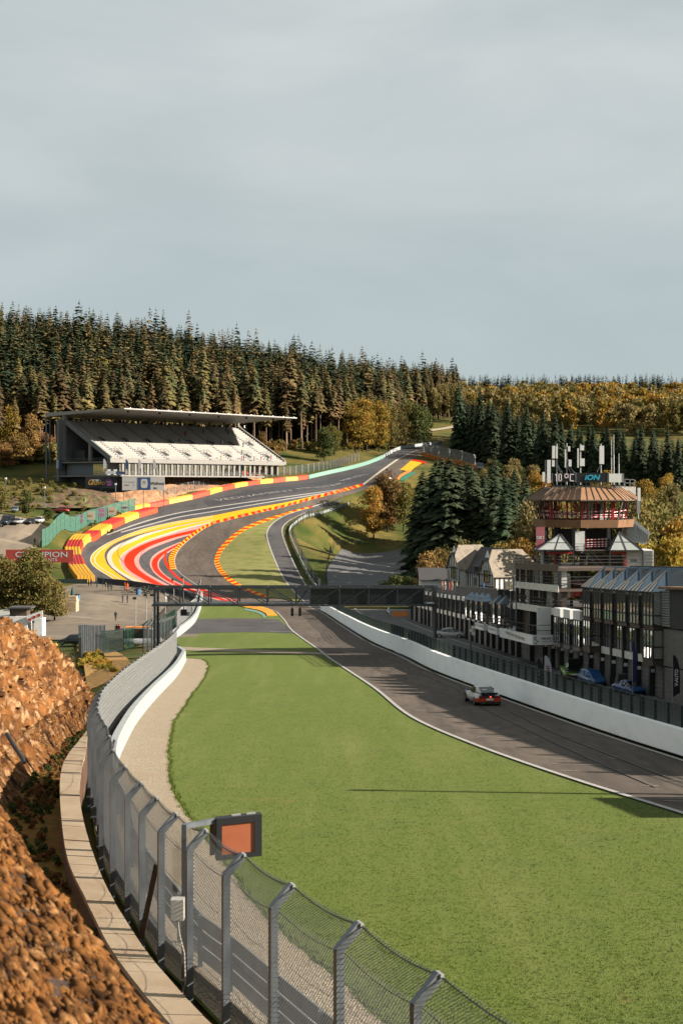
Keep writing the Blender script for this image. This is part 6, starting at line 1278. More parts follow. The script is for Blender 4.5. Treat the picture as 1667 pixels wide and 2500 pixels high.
def conifer(seed, H, start, R, levels, nb, full):
    r = random.Random(seed); V = []; Fc = []
    def tri(a, b, c): n = len(V); V.extend([a, b, c]); Fc.append((n, n + 1, n + 2))
    for l in range(levels):
        t = l / (levels - 1); z = H * (start + (1 - start) * (t ** .92)); rad = R * ((1 - t) ** .66 * .97 + .03) * (min(1, .55 + t * 4) if start > .2 else 1)
        for k in range(nb):
            if r.random() < .14: continue
            a = 2 * math.pi * (k / nb) + l * 2.4 + r.uniform(-.35, .35); L = rad * r.uniform(.42, 1.25); dr = L * r.uniform(.18, .5); z0 = z + r.uniform(-.5, .5) * H * .02
            ca, sa_ = math.cos(a), math.sin(a); up = L * .12
            base = (0.04 * ca, .04 * sa_, z0); mid = (ca * L * .55, sa_ * L * .55, z0 + up - dr * .35); tip = (ca * L, sa_ * L, z0 - dr)
            w = L * r.uniform(.22, .36) + .12; px_, py_ = -sa_ * w, ca * w
            if full:
                m1 = (mid[0] + px_, mid[1] + py_, mid[2] - w * .45); m2 = (mid[0] - px_, mid[1] - py_, mid[2] - w * .45)
                tri(base, m1, mid); tri(base, mid, m2); tri(mid, m1, tip); tri(mid, tip, m2)
                for q in (.35, .7):                                   # hanging sprays
                    c0 = (ca * L * q, sa_ * L * q, z0 + up * .6 - dr * q * .7); s_ = r.choice((-1, 1)); tri((c0[0] + px_ * .5 * s_, c0[1] + py_ * .5 * s_, c0[2]), (c0[0] - px_ * .2 * s_, c0[1] - py_ * .2 * s_, c0[2]), (c0[0] + px_ * .9 * s_ + ca * .2, c0[1] + py_ * .9 * s_ + sa_ * .2, c0[2] - L * r.uniform(.18, .32)))
            else:
                tri(base, (mid[0] + px_ * 1.3, mid[1] + py_ * 1.3, mid[2] - w * .4), tip); tri(base, tip, (mid[0] - px_ * 1.3, mid[1] - py_ * 1.3, mid[2] - w * .4))
    n = len(V)
    for k in range(4): a = k * math.pi / 2; V.append((math.cos(a) * .18, math.sin(a) * .18, H * .95))
    V.append((0, 0, H * 1.0)); [Fc.append((n + k, n + (k + 1) % 4, n + 4)) for k in range(4)]
    return np.array(V), np.array(Fc)
def trunk_mb(H, r0, bend, seed, lo=-.8):
    r = random.Random(seed); return MB().tube([(r.uniform(-1, 1) * bend * t, r.uniform(-1, 1) * bend * t, lo + (H - lo) * t) for t in (0, .25, .5, .75, 1)], [r0 * 1.25, r0, r0 * .75, r0 * .5, r0 * .12], 7)
con_mesh = []
for k in range(5): V, Fc = conifer(40 + k, 30.0, .40 + .07 * (k % 3), 3.8 + .5 * (k % 2), 30, 9, True); con_mesh.append((np_mesh('crown', V, Fc, m_con_b), trunk_mb(28.5, .30, .18, k).mesh('trunk', m_bark)))
spr_mesh = []
for k in range(4): V, Fc = conifer(80 + k, 30.0, .03, 6.2, 46, 12, True); spr_mesh.append((np_mesh('crown', V, Fc, m_con_d), trunk_mb(27, .4, .1, 20 + k).mesh('trunk', m_bark2)))
low_b = [conifer(120 + k, 30.0, .22, 4.6, 22, 7, False) for k in range(6)]; low_d = [conifer(140 + k, 30.0, .06, 5.2, 22, 7, False) for k in range(6)]
def place_tree(name, label, cat, group, crown, trunk, loc, s, rz, sxy=1.0, lean=0.0):
    t = E(name, label, cat, loc, rz, group); t.scale = (s * sxy, s * sxy, s); t.rotation_euler = (rnd.uniform(-lean, lean), rnd.uniform(-lean, lean), rz)
    for nm, me in (('trunk', trunk), ('crown', crown)): o = bpy.data.objects.new(nm, me); COL.objects.link(o); o.parent = t
    return t
def mass(name, label, trees, variants, m_, cat):
    Vs, Fs, nb = [], [], 0
    for (x, y, z, s, a, q) in trees:
        V, Fc = variants[q % len(variants)]; c, sn = math.cos(a), math.sin(a); W_ = V * s * np.array([(.75 + .06 * (q * 7 % 10))] * 2 + [1.0]); W_ = np.column_stack([W_[:, 0] * c - W_[:, 1] * sn + x, W_[:, 0] * sn + W_[:, 1] * c + y, W_[:, 2] + z]); Vs.append(W_); Fs.append(Fc + nb); nb += len(V)
    o = link(name, np_mesh(name, np.vstack(Vs), np.vstack(Fs), m_)); return tag(o, label, cat, kind='stuff')
def inview(x, y, m=60): px = CX + x / y * F; return -m < px < 1667 + m
edX = [-340, -200, -130, -100, -70, -40, -15, 5, 25, 40, 62]; edY = [455, 462, 478, 496, 524, 549, 570, 596, 640, 790, 830]
cl = []
for x in np.arange(-330, 72, 5.6):
    y0 = np.interp(x, edX, edY); y = y0
    while y < y0 + 480:
        xx, yy = x + rnd.uniform(-2.4, 2.4), y + rnd.uniform(-2.2, 2.2); dep = y - y0
        if inview(xx, yy): cl.append((dep, xx, yy))
        y += 5.0 + dep * .022
cl.sort(); zs = tz([c[1] for c in cl], [c[2] for c in cl]); front = 0; rest = []
for (dep, x, y), z in zip(cl, zs):
    s = rnd.uniform(.62, 1.10) * (1.22 if rnd.random() < .07 else 1.0); a = rnd.uniform(0, 6.28)
    if front < 190 and dep < 30:
        k = rnd.randrange(5); place_tree('conifer_tree', 'tall brownish spruce with bare lower trunk in the wood behind the stand', 'tree', 'spruces at the edge of the left wood', *con_mesh[k], (x, y, z - .2), s, a, lean=.02); front += 1
    else: rest.append((x, y, z, s, a, rnd.randrange(40)))
sp = [t for t in rest if rnd.random() < .5]; sps = set(id(t) for t in sp)
mass('spruce_wood', 'dense brownish spruce wood covering the left hill', [t for t in rest if id(t) not in sps], low_b, m_con_b, 'wood'); 
mass('spruce_wood', 'dark green spruces mixed through the left hill wood', sp, low_d, m_con_d, 'wood')
# dark spruce block right of the crest
cl = []
for x in np.arange(50, 200, 5.2):
    y0 = np.interp(x, [46, 56, 80, 130, 200], [650, 575, 530, 490, 470]); y = y0; dmax = np.interp(x, [50, 70, 90, 110, 200], [190, 115, 62, 46, 46])
    while y < y0 + dmax:
        xx, yy = x + rnd.uniform(-2.2, 2.2), y + rnd.uniform(-2, 2)
        if inview(xx, yy) and CX + xx / yy * F > 1116: cl.append((y - y0, xx, yy))
        y += 5.2
cl.sort(); zs = tz([c[1] for c in cl], [c[2] for c in cl]); front = 0; rest = []
for (dep, x, y), z in zip(cl, zs):
    s = rnd.uniform(.78, 1.0) * float(np.interp(x, [46, 75, 100, 130, 200], [1.06, .98, .80, .70, .64])); a = rnd.uniform(0, 6.28)
    if front < 75 and dep < 14: place_tree('spruce_tree', 'dark green spruce at the front of the wood right of the crest', 'tree', 'spruces at the edge of the right wood', *spr_mesh[rnd.randrange(4)], (x, y, z - .2), s, a, sxy=.78); front += 1
    else: rest.append((x, y, z, s * float(np.interp(x, [-60, 0, 70], [1, .9, .72])), a, rnd.randrange(40)))
mass('spruce_wood', 'dark green spruce wood on the right hillside behind the tower', rest, low_d, m_con_d, 'wood')
for k, (px, Y, H, sx_) in enumerate(sorted([(1020, 322, 24, 1.0), (1052, 316, 26.5, 1.0), (1085, 310, 27, .95), (1110, 322, 26, 1.0), (1140, 312, 25.5, .95), (1168, 318, 23, .9), (1195, 308, 23.5, .95), (1222, 300, 20.5, .95), (1066, 340, 27, 1), (1125, 342, 26, 1), (1180, 338, 23, 1), (1245, 312, 18, 1)])):
    x = (px + 12 - CX) / F * Y; place_tree('spruce_tree', f'broad dark spruce in the clump behind the timbered house, {ORD[k]}', 'tree', 'spruces in the valley clump', *spr_mesh[k % 4], (x, Y, tz1(x, Y) - .3), (H + 4.6) / 30, k * 1.3, sxy=1.22)
for k in range(16):
    x, y = 23 + 2.0 * k + rnd.uniform(-2, 2), 352 + (k * 37 % 90)
    place_tree('spruce_tree', 'dark spruce half hidden at the back of the valley clump', 'tree', 'spruces at the back of the valley clump', *spr_mesh[k % 4], (x, y, tz1(x, y) - .3), rnd.uniform(.78, .92), k * 1.1, sxy=1.2)
# far ridge
rid = []
for k in range(1100):
    x, y = rnd.uniform(-60, 420), rnd.uniform(940, 1300)
    if y < np.interp(x, [-60, 60, 120, 200, 330], [900, 960, 1020, 1060, 1090]): continue
    if inview(x, y): rid.append((x, y, tz1(x, y), rnd.uniform(.6, .8), rnd.uniform(0, 6.28), rnd.randrange(4)))
mass('spruce_wood', 'dark spruce ridge along the far right skyline', rid, low_d, m_con_d, 'wood')

# broadleaf trees: leaf clumps spread through uneven lobes
def broad(seed, H, R, nl, n, size, start=.06):
    r = np.random.RandomState(seed); lob = []
    for k in range(nl):
        t = r.uniform(0, 1); z = H * (start + .12 + (0.97 - start - .2) * t); q = math.sin(math.pi * (.22 + .7 * t)) ** .7; a = r.uniform(0, 2 * math.pi); d = R * q * r.uniform(.05, .72)
        lob.append((d * math.cos(a), d * math.sin(a), z, R * r.uniform(.32, .55), H * r.uniform(.10, .19)))
    P = []
    for (x, y, z, a, b) in lob:
        m = int(n / nl); u = r.normal(size=(m, 3)); u /= np.linalg.norm(u, axis=1)[:, None]; rr = r.uniform(.55, 1.08, (m, 1)); u[:, 2] = np.where(u[:, 2] < -.5, u[:, 2] * .5, u[:, 2]); P.append(np.array([x, y, z]) + u * rr * np.array([a, a, b]))
    P = np.vstack(P); m = len(P); d1 = r.normal(size=(m, 3)); d1 /= np.linalg.norm(d1, axis=1)[:, None]; d2 = np.cross(d1, r.normal(size=(m, 3))); d2 /= np.linalg.norm(d2, axis=1)[:, None] + 1e-9
    s1 = size * r.uniform(.6, 1.3, (m, 1)); s2 = s1 * r.uniform(.5, .9, (m, 1)); V = np.concatenate([P - d1 * s1, P - d2 * s2 * .9, P + d1 * s1, P + d2 * s2], 1).reshape(-1, 3); Fc = np.arange(m * 4).reshape(m, 4); return V, Fc, lob
def broad_trunk(seed, H, lob, start=.22):
    r = random.Random(seed); mb = trunk_mb(H * .62, H * .016, .15, seed)
    for (x, y, z, a, b) in lob[:9]: mb.tube([(0, 0, H * start * r.uniform(.8, 1.3)), (x * .5, y * .5, (H * start + z) / 2 + .5), (x, y, z)], [H * .008, H * .005, H * .002], 5)
    return mb.mesh('trunk', m_bark2)
bro = {}
for kind, seeds in (('gold', (1, 2, 3)), ('olive', (4, 5, 6)), ('green', (7, 8)), ('rust', (9, 10)), ('birch', (11, 12))):
    bro[kind] = []
    for sd in seeds: V, Fc, lob = broad(sd, 20.0, 7.0 if kind != 'birch' else 4.6, 24, 5200, .40); bro[kind].append((np_mesh('crown', V, Fc, m_leaf[kind]), broad_trunk(sd, 20.0, lob)))
DL = {'gold': 'golden leaved', 'olive': 'olive and gold', 'green': 'dull green', 'rust': 'rust brown', 'birch': 'pale yellow'}
def btree(kind, px, Y, H, sxy, where, pyb=None, group=None):
    x = (px - CX) / F * Y; z = tz1(x, Y) - .2; v = bro[kind][rnd.randrange(len(bro[kind]))]
    return place_tree('broadleaf_tree', f'{DL[kind]} tree {where}', 'tree', group, *v, (x, Y, z), H / 20, rnd.uniform(0, 6.28), sxy=sxy)
def brow(kind, where, group, items):
    items = sorted(items)
    for k, (px, Y, H, sxy) in enumerate(items): btree(kind, px, Y, H, sxy, f'{where}, {ORD[k] if k < len(items) - 1 else "rightmost"}'.replace('broadleaf ', ''), group=group)
brow('gold', 'in the row beside the upper climb', 'autumn trees beside the upper climb', [(868, 582, 21, .9), (895, 596, 23, .85), (842, 600, 19, .8), (925, 604, 22, .85)])
brow('olive', 'right in the row beside the climb', 'olive trees beside the upper climb', [(948, 612, 21, .85), (970, 622, 20, .8), (990, 634, 19, .8), (910, 628, 22, .9)])
brow('green', 'ending the row beside the climb', 'green trees beside the upper climb', [(1018, 634, 19, .95), (1036, 650, 17, .9), (1000, 655, 19, .9)])
brow('rust', 'at the edge of the left wood', 'rusty trees at the left wood edge', [(12, 470, 9, 1.2), (48, 478, 11, 1.1), (80, 484, 17, .7), (112, 488, 10, 1.1), (640, 556, 8, 1.1)])
brow('gold', 'showing high in the left wood', 'golden trees in the left wood', [(60, 505, 20, .7), (20, 490, 18, .8), (430, 640, 24, .6), (250, 600, 24, .6)])
btree('green', 792, 548, 13.5, 1.0, 'standing alone left of the golden row'); btree('olive', 815, 565, 12, .9, 'tucked beside the lone green tree')
brow('birch', 'on the far slope above the crest', 'pale birches above the crest', [(1000 + 14 * k, 800 + 9 * (k % 4), rnd.uniform(17, 22), .9) for k in range(10)])
btree('gold', 912, 442, 17, .82, 'at the foot of the grass bank, front one'); btree('rust', 946, 452, 20, .85, 'rising behind the one at the grass bank'); btree('olive', 985, 455, 16, .9, 'between the grass bank and the dark spruces')
brow('olive', 'in the hedge behind the house', 'olive trees behind the timbered house', [(1085, 268, 12.5, .9), (1125, 272, 14, .8), (1165, 270, 14, .8), (1205, 272, 13.5, .8), (1240, 265, 14, .8)])
brow('rust', 'left in the hedge behind the house', 'rust trees behind the timbered house', [(1052, 264, 12.5, .8), (1078, 278, 13, .8), (1262, 262, 15, .7)])
brow('gold', 'just left of the control tower', 'golden trees left of the tower', [(1275, 250, 15, .75), (1220, 290, 14, .7), (1290, 300, 20, .6), (1262, 320, 20, .6)])
brow('birch', 'showing behind the tower', 'pale trees around the tower', [(1290, 285, 22, .8), (1320, 262, 19, .8), (1370, 275, 20, .9), (1420, 270, 20, .9), (1470, 280, 22, .9), (1345, 235, 16, .8)])
brow('olive', 'in the wood right of the tower', 'olive trees right of the tower', [(1500, 262, 24, .75), (1540, 250, 24, .8), (1585, 256, 22, .8), (1625, 240, 20, .9), (1660, 262, 22, .9), (1560, 215, 17, .9), (1610, 300, 24, .8)])
brow('gold', 'in front of the wood right of the tower', 'golden trees right of the tower', [(1575, 206, 14, .8), (1622, 200, 15, .8), (1660, 205, 15, .8), (1530, 230, 15, .8), (1645, 230, 19, .7)])
brow('olive', 'on the slope behind the tower', 'olive trees on the valley slope', [(1230 + 26 * k, 330 + 34 * (k % 4), rnd.uniform(13, 18), .95) for k in range(18)])
brow('birch', 'on the slope among olive ones', 'pale trees on the valley slope', [(1245 + 36 * k, 350 + 37 * (k % 3), rnd.uniform(13, 17), .9) for k in range(12)])
brow('gold', 'on the slope under the dark wood', 'golden trees on the valley slope', [(1210 + 52 * k, 420 + 25 * (k % 3), rnd.uniform(11, 15), 1.0) for k in range(9)])
brow('birch', 'filling the slope left of the tower roof', 'pale trees left of the tower roof', [(1150 + 15 * k, 440 + 22 * (k % 4), rnd.uniform(8, 12), 1.2) for k in range(11)])
brow('green', 'below the car park at the crest', 'green bushes below the crest', [(1195 + 22 * k, 500 + 8 * (k % 2), rnd.uniform(5, 8), 1.4) for k in range(4)])
btree('rust', 1648, 236, 17, .7, 'darkest among the trees at the right edge')
brow('olive', 'in the clump left of the plaza', 'trees left of the plaza', [(22, 250, 12, 1.15), (66, 262, 12.5, 1.0), (0, 262, 12, 1.0)]); btree('olive', 96, 250, 12, .85, 'at the right of the clump by the plaza'); btree('olive', 134, 252, 7.5, 1.25, 'lowest of the clump by the plaza')
btree('green', 66, 388, 8, .8, 'standing among the parked cars'); btree('olive', 4, 386, 8.5, .9, 'at the left edge above the parked van'); btree('green', 118, 392, 4, 1.3, 'low beside the red vehicle in the car park')
btree('green', 960, 300, 7.0, 1.5, 'spreading darkly over the old road'); btree('green', 1000, 292, 6.5, 1.4, 'spreading low left of the annex')
# far autumn wood, one mass
fb_ = [broad(60 + k, 20.0, 6.2, 8, 330, 1.05)[:2] for k in range(4)]
gold, oliv, pale = [], [], []
for k in range(900):
    x, y = rnd.uniform(60, 330), rnd.uniform(745, 1040); px = CX + x / y * F
    if y < np.interp(x, [60, 110, 200, 330], [860, 800, 760, 720]) or not inview(x, y): continue
    py = HY - tz1(x, y) / y * F
    if 1350 < px < 1480 and 985 < py < 1030 and y < 900: continue
    (gold if fbm(x * .02, y * .02, 2.0, 3) > .16 else (pale if rnd.random() < .35 else oliv)).append((x, y, tz1(x, y), rnd.uniform(.7, 1.0), rnd.uniform(0, 6.28), rnd.randrange(4)))
mass('autumn_wood', 'golden autumn wood over the far right hill', gold, fb_, m_leaf['gold'], 'wood'); mass('autumn_wood', 'pale birch patches of the far autumn wood', pale, fb_, m_leaf['birch'], 'wood'); mass('autumn_wood', 'olive coloured parts of the far autumn wood', oliv, fb_, m_leaf['olive'], 'wood')
# undergrowth at the foot of the left wood
ug = []
for k in range(420):
    x = rnd.uniform(-150, 35); y0 = np.interp(x, edX, edY); y = y0 + rnd.uniform(-16, 8)
    if not inview(x, y) or (x > -62 and y < y0 - 7): continue
    ug.append((x, y, tz1(x, y) - 1.2, rnd.uniform(.12, .26) * (1.7 if x < -84 else 1), rnd.uniform(0, 6.28), rnd.randrange(4)))
ub = [broad(90 + k, 20.0, 11, 8, 420, 1.7, start=0)[:2] for k in range(4)]
mass('undergrowth', 'rusty bracken and bushes at the foot of the left wood', ug[::2], ub, m_leaf['rust'], 'bushes'); mass('undergrowth', 'greenish bushes at the foot of the left wood', ug[1::2], ub, m_leaf['olive'], 'bushes')

# bushes on the scree bank and rough slope below the stand
bs = []
for k in range(150):
    px = rnd.uniform(-20, 290); y = rnd.uniform(396, 440); x = (px - CX) / F * y
    bs.append((x, y, tz1(x, y) - .5, rnd.uniform(.05, .12), rnd.uniform(0, 6.28), rnd.randrange(4)))
mass('undergrowth', 'scrub growing over the bank below the stand', bs, ub, m_leaf['olive'], 'bushes')
# weeds in the ditch, tufts along the gravel edge and short grass over the near lawn
def tufts(name, label, P, h, w, nb, m_, cat):
    n = len(P); P = np.asarray(P); r = np.random.RandomState(5); A = r.uniform(0, 2 * math.pi, (n, nb)); L = r.uniform(.6, 1.2, (n, nb)) * h; ln = r.uniform(.15, .75, (n, nb)) * L
    ox, oy = r.normal(0, w * 3, (n, nb)), r.normal(0, w * 3, (n, nb)); b = P[:, None, :] + np.stack([ox, oy, np.zeros_like(ox)], -1); s_ = np.stack([-np.sin(A) * w, np.cos(A) * w, np.zeros_like(A)], -1); t = b + np.stack([np.cos(A) * ln, np.sin(A) * ln, L], -1)
    V = np.stack([b - s_, b + s_, t], 2).reshape(-1, 3); return tag(link(name, np_mesh(name, V, np.arange(len(V)).reshape(-1, 3), m_)), label, cat, kind='stuff')
ep = resample(gv_r, 2600); ep = ep + nrs.normal(0, .05, ep.shape) + np.array([.06, 0]); tufts('edge_grass', 'ragged grass along the edge of the gravel trap', np.column_stack([ep, tz(ep[:, 0], ep[:, 1]) - .01]), .085, .016, 5, m_grass, 'grass')
Q_ = []
while len(Q_) < 70000:
    y = 23 + 95 * nrs.rand() ** 2.0; px = nrs.uniform(380, 1690); x = (px - CX) / F * y; Q_.append((x, y))
Q_ = np.array(Q_); ge = np.interp(Q_[:, 1], gv_r[::-1][np.argsort(gv_r[::-1][:, 1])][:, 1], gv_r[::-1][np.argsort(gv_r[::-1][:, 1])][:, 0]); te = np.interp(Q_[:, 1], gl_near[np.argsort(gl_near[:, 1])][:, 1], gl_near[np.argsort(gl_near[:, 1])][:, 0])
Q_ = Q_[(Q_[:, 0] > ge + .1) & (Q_[:, 0] < te - .15)]; tufts('lawn_grass', 'short mown grass blades of the near lawn', np.column_stack([Q_, tz(Q_[:, 0], Q_[:, 1]) - .005]), .036, .006, 5, m_grass, 'grass')
wd = []
for k in range(420):
    y = rnd.uniform(30, 84); xl = np.interp(y, [18, 26, 33, 45, 58, 70, 84], [-4.5, -7.2, -9, -10.9, -12.4, -13.4, -14.5]); xr_ = np.interp(y, [18, 26, 33, 45, 58, 70, 84], [0.2, -2.9, -6.2, -9.4, -10.9, -12.6, -14.2]); x = rnd.uniform(xl, xr_)
    wd.append((x, y, tz1(x, y) + .38, rnd.uniform(.008, .022), rnd.uniform(0, 6.28), rnd.randrange(4)))
mass('ditch_weeds', 'green weeds growing in the ditch beside the slab wall', wd[::2], ub, m_leaf['green'], 'weeds'); mass('ditch_weeds', 'rusty dead weeds in the ditch beside the slab wall', wd[1::2], ub, m_leaf['rust'], 'weeds')
# ------------------------------------------------------------------ off-frame building and mast that throw the shadows across the right of the lawn
blk2 = E('pit_annex', 'long pit annex continuing the row beyond the right frame edge', 'building', (28, 49, tz1(28, 49)))
MB().box(24, 34, 47.6, 51.6, tz1(24, 49) - .5, tz1(24, 49) + 6.4).build('wall', m_door, blk2); MB().add([(23.6, 47.2, tz1(24, 49) + 6.4), (34.4, 47.2, tz1(24, 49) + 6.4), (34.4, 52.0, tz1(24, 49) + 6.4), (23.6, 52.0, tz1(24, 49) + 6.4), (29, 49.6, tz1(24, 49) + 7.6)], [(0, 1, 4), (1, 2, 4), (2, 3, 4), (3, 0, 4)]).build('roof', m_tile, blk2)
blk3 = E('pit_annex', 'long pit block joining the row just beyond the right frame edge', 'building', (28, 75, tz1(28, 75)))
zz0 = tz1(27, 75); MB().add([(25.6, 91.8, zz0 - 3), (30.4, 58.2, zz0 - 3), (37, 58.2, zz0 - 3), (33, 91.8, zz0 - 3), (25.6, 91.8, tz1(25.6, 91) + 8.9), (30.4, 58.2, tz1(30, 58) + 8.8), (37, 58.2, tz1(30, 58) + 8.8), (33, 91.8, tz1(25.6, 91) + 8.9)], [(3, 2, 1, 0), (4, 5, 6, 7), (0, 1, 5, 4), (1, 2, 6, 5), (2, 3, 7, 6), (3, 0, 4, 7)]).build('wall', m_door, blk3)
for t in np.linspace(.03, .97, 10): xq, yq_ = 25.6 + 4.8 * t, 91.8 - 33.6 * t; MB().box(xq - .35, xq - .02, yq_ - .2, yq_ + .2, tz1(xq, yq_), tz1(xq, yq_) + 9.2).build('pier', m_pier, blk3)
pm = E('lamp_mast', 'slim lamp mast beside the pit annex beyond the right frame edge', 'lamp', (23.4, 53.2, tz1(23.4, 53.2))); zz = tz1(23.4, 53.2); MB().tube([(23.4, 53.2, zz), (23.4, 53.2, zz + 10.3)], [.26, .14], 8).build('mast', m_galv, pm); MB().box(22.9, 23.9, 53.0, 53.4, zz + 10.2, zz + 10.5).build('lamp_head', m_galv, pm)

# ------------------------------------------------------------------ people: one skinned body each
m_skin = mat('skin', C(206, 160, 132), rough=.6); m_hair = mat('hair_dark', C(52, 40, 32), rough=.8)
cloth = {n: mat('cloth_' + n, C(*c), rough=.9) for n, c in {'black': (26, 28, 32), 'navy': (34, 42, 62), 'jeans': (56, 70, 96), 'tan': (168, 142, 112), 'orange': (240, 96, 26), 'white': (214, 212, 206), 'red': (170, 34, 34), 'grey': (104, 106, 108), 'blue': (44, 88, 160), 'olive': (74, 78, 52), 'yellow': (226, 186, 40)}.items()}
def body(pose):
    J = {'stand': dict(pel=(0, 0, .95), ch=(0, 0, 1.28), nk=(0, .0, 1.49), hd=(0, -.02, 1.60), tp=(0, 0, 1.74), sl=(-.19, 0, 1.42), el=(-.25, .02, 1.14), wl=(-.24, -.06, .90), fl=(-.23, -.08, .80), sr=(.19, 0, 1.42), er=(.25, .03, 1.14), wr=(.22, -.1, .92), fr=(.2, -.12, .83),
                       hl=(-.1, 0, .92), kl=(-.11, -.02, .50), al=(-.12, .03, .09), tl=(-.13, -.14, .04), hr=(.1, 0, .92), kr=(.11, -.02, .50), ar=(.13, .03, .09), tr=(.15, -.13, .04))}
    j = dict(J['stand'])
    if pose == 'walk': j.update(kl=(-.1, -.22, .52), al=(-.1, -.28, .10), tl=(-.1, -.44, .06), kr=(.1, .08, .50), ar=(.1, .34, .13), tr=(.1, .22, .03), el=(-.24, .14, 1.16), wl=(-.23, .16, .93), fl=(-.22, .15, .84), er=(.24, -.12, 1.16), wr=(.22, -.26, .97), fr=(.2, -.32, .9))
    if pose == 'sit':
        for k in ('pel', 'ch', 'nk', 'hd', 'tp', 'sl', 'sr', 'el', 'er', 'wl', 'wr', 'fl', 'fr', 'hl', 'hr'): j[k] = (j[k][0], j[k][1], j[k][2] - .45)
        j.update(kl=(-.13, -.44, .50), al=(-.13, -.40, .08), tl=(-.14, -.56, .04), kr=(.13, -.44, .50), ar=(.13, -.40, .08), tr=(.14, -.56, .04), wl=(-.18, -.25, .58), wr=(.18, -.25, .58), fl=(-.15, -.33, .56), fr=(.15, -.33, .56))
    R = dict(pel=.145, ch=.17, nk=.06, hd=.095, tp=.085, sl=.075, sr=.075, el=.052, er=.052, wl=.036, wr=.036, fl=.03, fr=.03, hl=.1, hr=.1, kl=.065, kr=.065, al=.05, ar=.05, tl=.042, tr=.042)
    names = list(j); bm = bmesh.new(); sk_ = bm.verts.layers.skin.verify(); vs = {}
    for n in names:
        v = bm.verts.new(j[n]); v[sk_].radius = (R[n], R[n] * (.72 if n in ('pel', 'ch') else 1)); v[sk_].use_root = n == 'pel'; vs[n] = v
    for a, b in (('pel', 'ch'), ('ch', 'nk'), ('nk', 'hd'), ('hd', 'tp'), ('ch', 'sl'), ('sl', 'el'), ('el', 'wl'), ('wl', 'fl'), ('ch', 'sr'), ('sr', 'er'), ('er', 'wr'), ('wr', 'fr'), ('pel', 'hl'), ('hl', 'kl'), ('kl', 'al'), ('al', 'tl'), ('pel', 'hr'), ('hr', 'kr'), ('kr', 'ar'), ('ar', 'tr')): bm.edges.new((vs[a], vs[b]))
    me = bpy.data.meshes.new('b'); bm.to_mesh(me); bm.free(); o = bpy.data.objects.new('b', me); COL.objects.link(o); o.modifiers.new('s', 'SKIN'); md = o.modifiers.new('u', 'SUBSURF'); md.levels = 1; md.render_levels = 1
    dg = bpy.context.evaluated_depsgraph_get(); r = bpy.data.meshes.new_from_object(o.evaluated_get(dg)); bpy.data.objects.remove(o)
    top = j['nk'][2]; mi = []
    for p in r.polygons:
        c = p.center; arm = abs(c.x) > .17 and c.z < j['el'][2]
        if c.z > top + .12 + .1 * (c.y < -.03): k = 3
        elif c.z > top + .01: k = 2
        elif arm and c.z < max(j['wl'][2], j['wr'][2]) + .01 and pose != 'sit': k = 2
        elif c.z > j['pel'][2] - .08: k = 0
        elif c.z < .13 and pose != 'sit': k = 4
        else: k = 1 if not (pose == 'sit' and c.z > .62) else 0
        mi.append(k)
    r.polygons.foreach_set('material_index', mi); r.polygons.foreach_set('use_smooth', [True] * len(mi)); return r
bodies = {p: body(p) for p in ('stand', 'walk', 'sit')}
pcache = {}
def person(label, loc, rz, top='black', legs='navy', pose='stand', s=1.0, group=None):
    key = (pose, top, legs)
    if key not in pcache:
        me = bodies[pose].copy(); me.materials.clear()
        for m_ in (cloth[top], cloth[legs], m_skin, m_hair, cloth['black']): me.materials.append(m_)
        pcache[key] = me
    o = bpy.data.objects.new('person', pcache[key]); COL.objects.link(o); o.location = loc; o.rotation_euler = (0, 0, rz); o.scale = (s, s, s); return tag(o, label, 'person', group)
for (px, py, rz, t, l, p, lb) in [(283, 1516, .3, 'black', 'black', 'walk', 'person in black walking alone across the middle of the plaza'), (300, 1472, 1.2, 'navy', 'jeans', 'stand', 'left of two people in dark clothes chatting on the plaza'), (311.5, 1473, -1.0, 'black', 'grey', 'stand', 'right of two people in dark clothes chatting on the plaza'),
      (217, 1431, 2.0, 'black', 'black', 'stand', 'leftmost person by the yellow end of the tyre wall'), (223.5, 1431, 4.0, 'navy', 'black', 'stand', 'second person by the yellow end of the tyre wall'), (237, 1434, 1.0, 'navy', 'tan', 'walk', 'person in navy beside the green gate post'),
      (259, 1441, 2.5, 'tan', 'tan', 'stand', 'person in tan by the dark run-off barrier'), (265, 1442, 3.5, 'black', 'black', 'stand', 'person in black next to the one in tan'), (272.5, 1443, .5, 'black', 'navy', 'stand', 'person in black, right of the trio at the barrier'),
      (305.7, 1441, 2.0, 'orange', 'orange', 'stand', 'left marshal in orange overalls by the barrier'), (312, 1442, 4.0, 'orange', 'orange', 'stand', 'right marshal in orange overalls by the barrier'),
      (86, 1331, 0.3, 'black', 'black', 'stand', 'person in black below the car park edge'), (97, 1333, 2.0, 'white', 'grey', 'stand', 'person in white beside the green netting fence'), (107, 1484, 0, 'black', 'black', 'stand', 'person in black at the foot of the plaza steps'),
      (405, 1472, 1.0, 'white', 'tan', 'stand', 'person in white behind the left gantry leg'), (411, 1474, 2.0, 'navy', 'jeans', 'stand', 'person in jeans behind the left gantry leg'), (285, 1552, .5, 'olive', 'olive', 'stand', 'left of two people behind the dark green gate'), (291, 1552, -.5, 'red', 'olive', 'stand', 'right of two people behind the dark green gate')]:
    q = G(px, py); person(lb, q + Vector((0, 0, .02)), rz, t, l, p, s=1.02)
def pit_spot(y, out): q = FPt(y, out, 0); return Vector((q.x, q.y, tz1(q.x, q.y) + .02))
person('person in black leaning on the pit wall under the fence', Vector((wallx(141) + 1.5, 141, tz1(wallx(141) + 1.5, 141) + .9)), 1.6, 'black', 'black'); person('crouched dark figure at the pit wall nearer the flags', Vector((wallx(113) + 1.5, 113, tz1(wallx(113) + 1.5, 113) + .5)), 1.6, 'black', 'red')
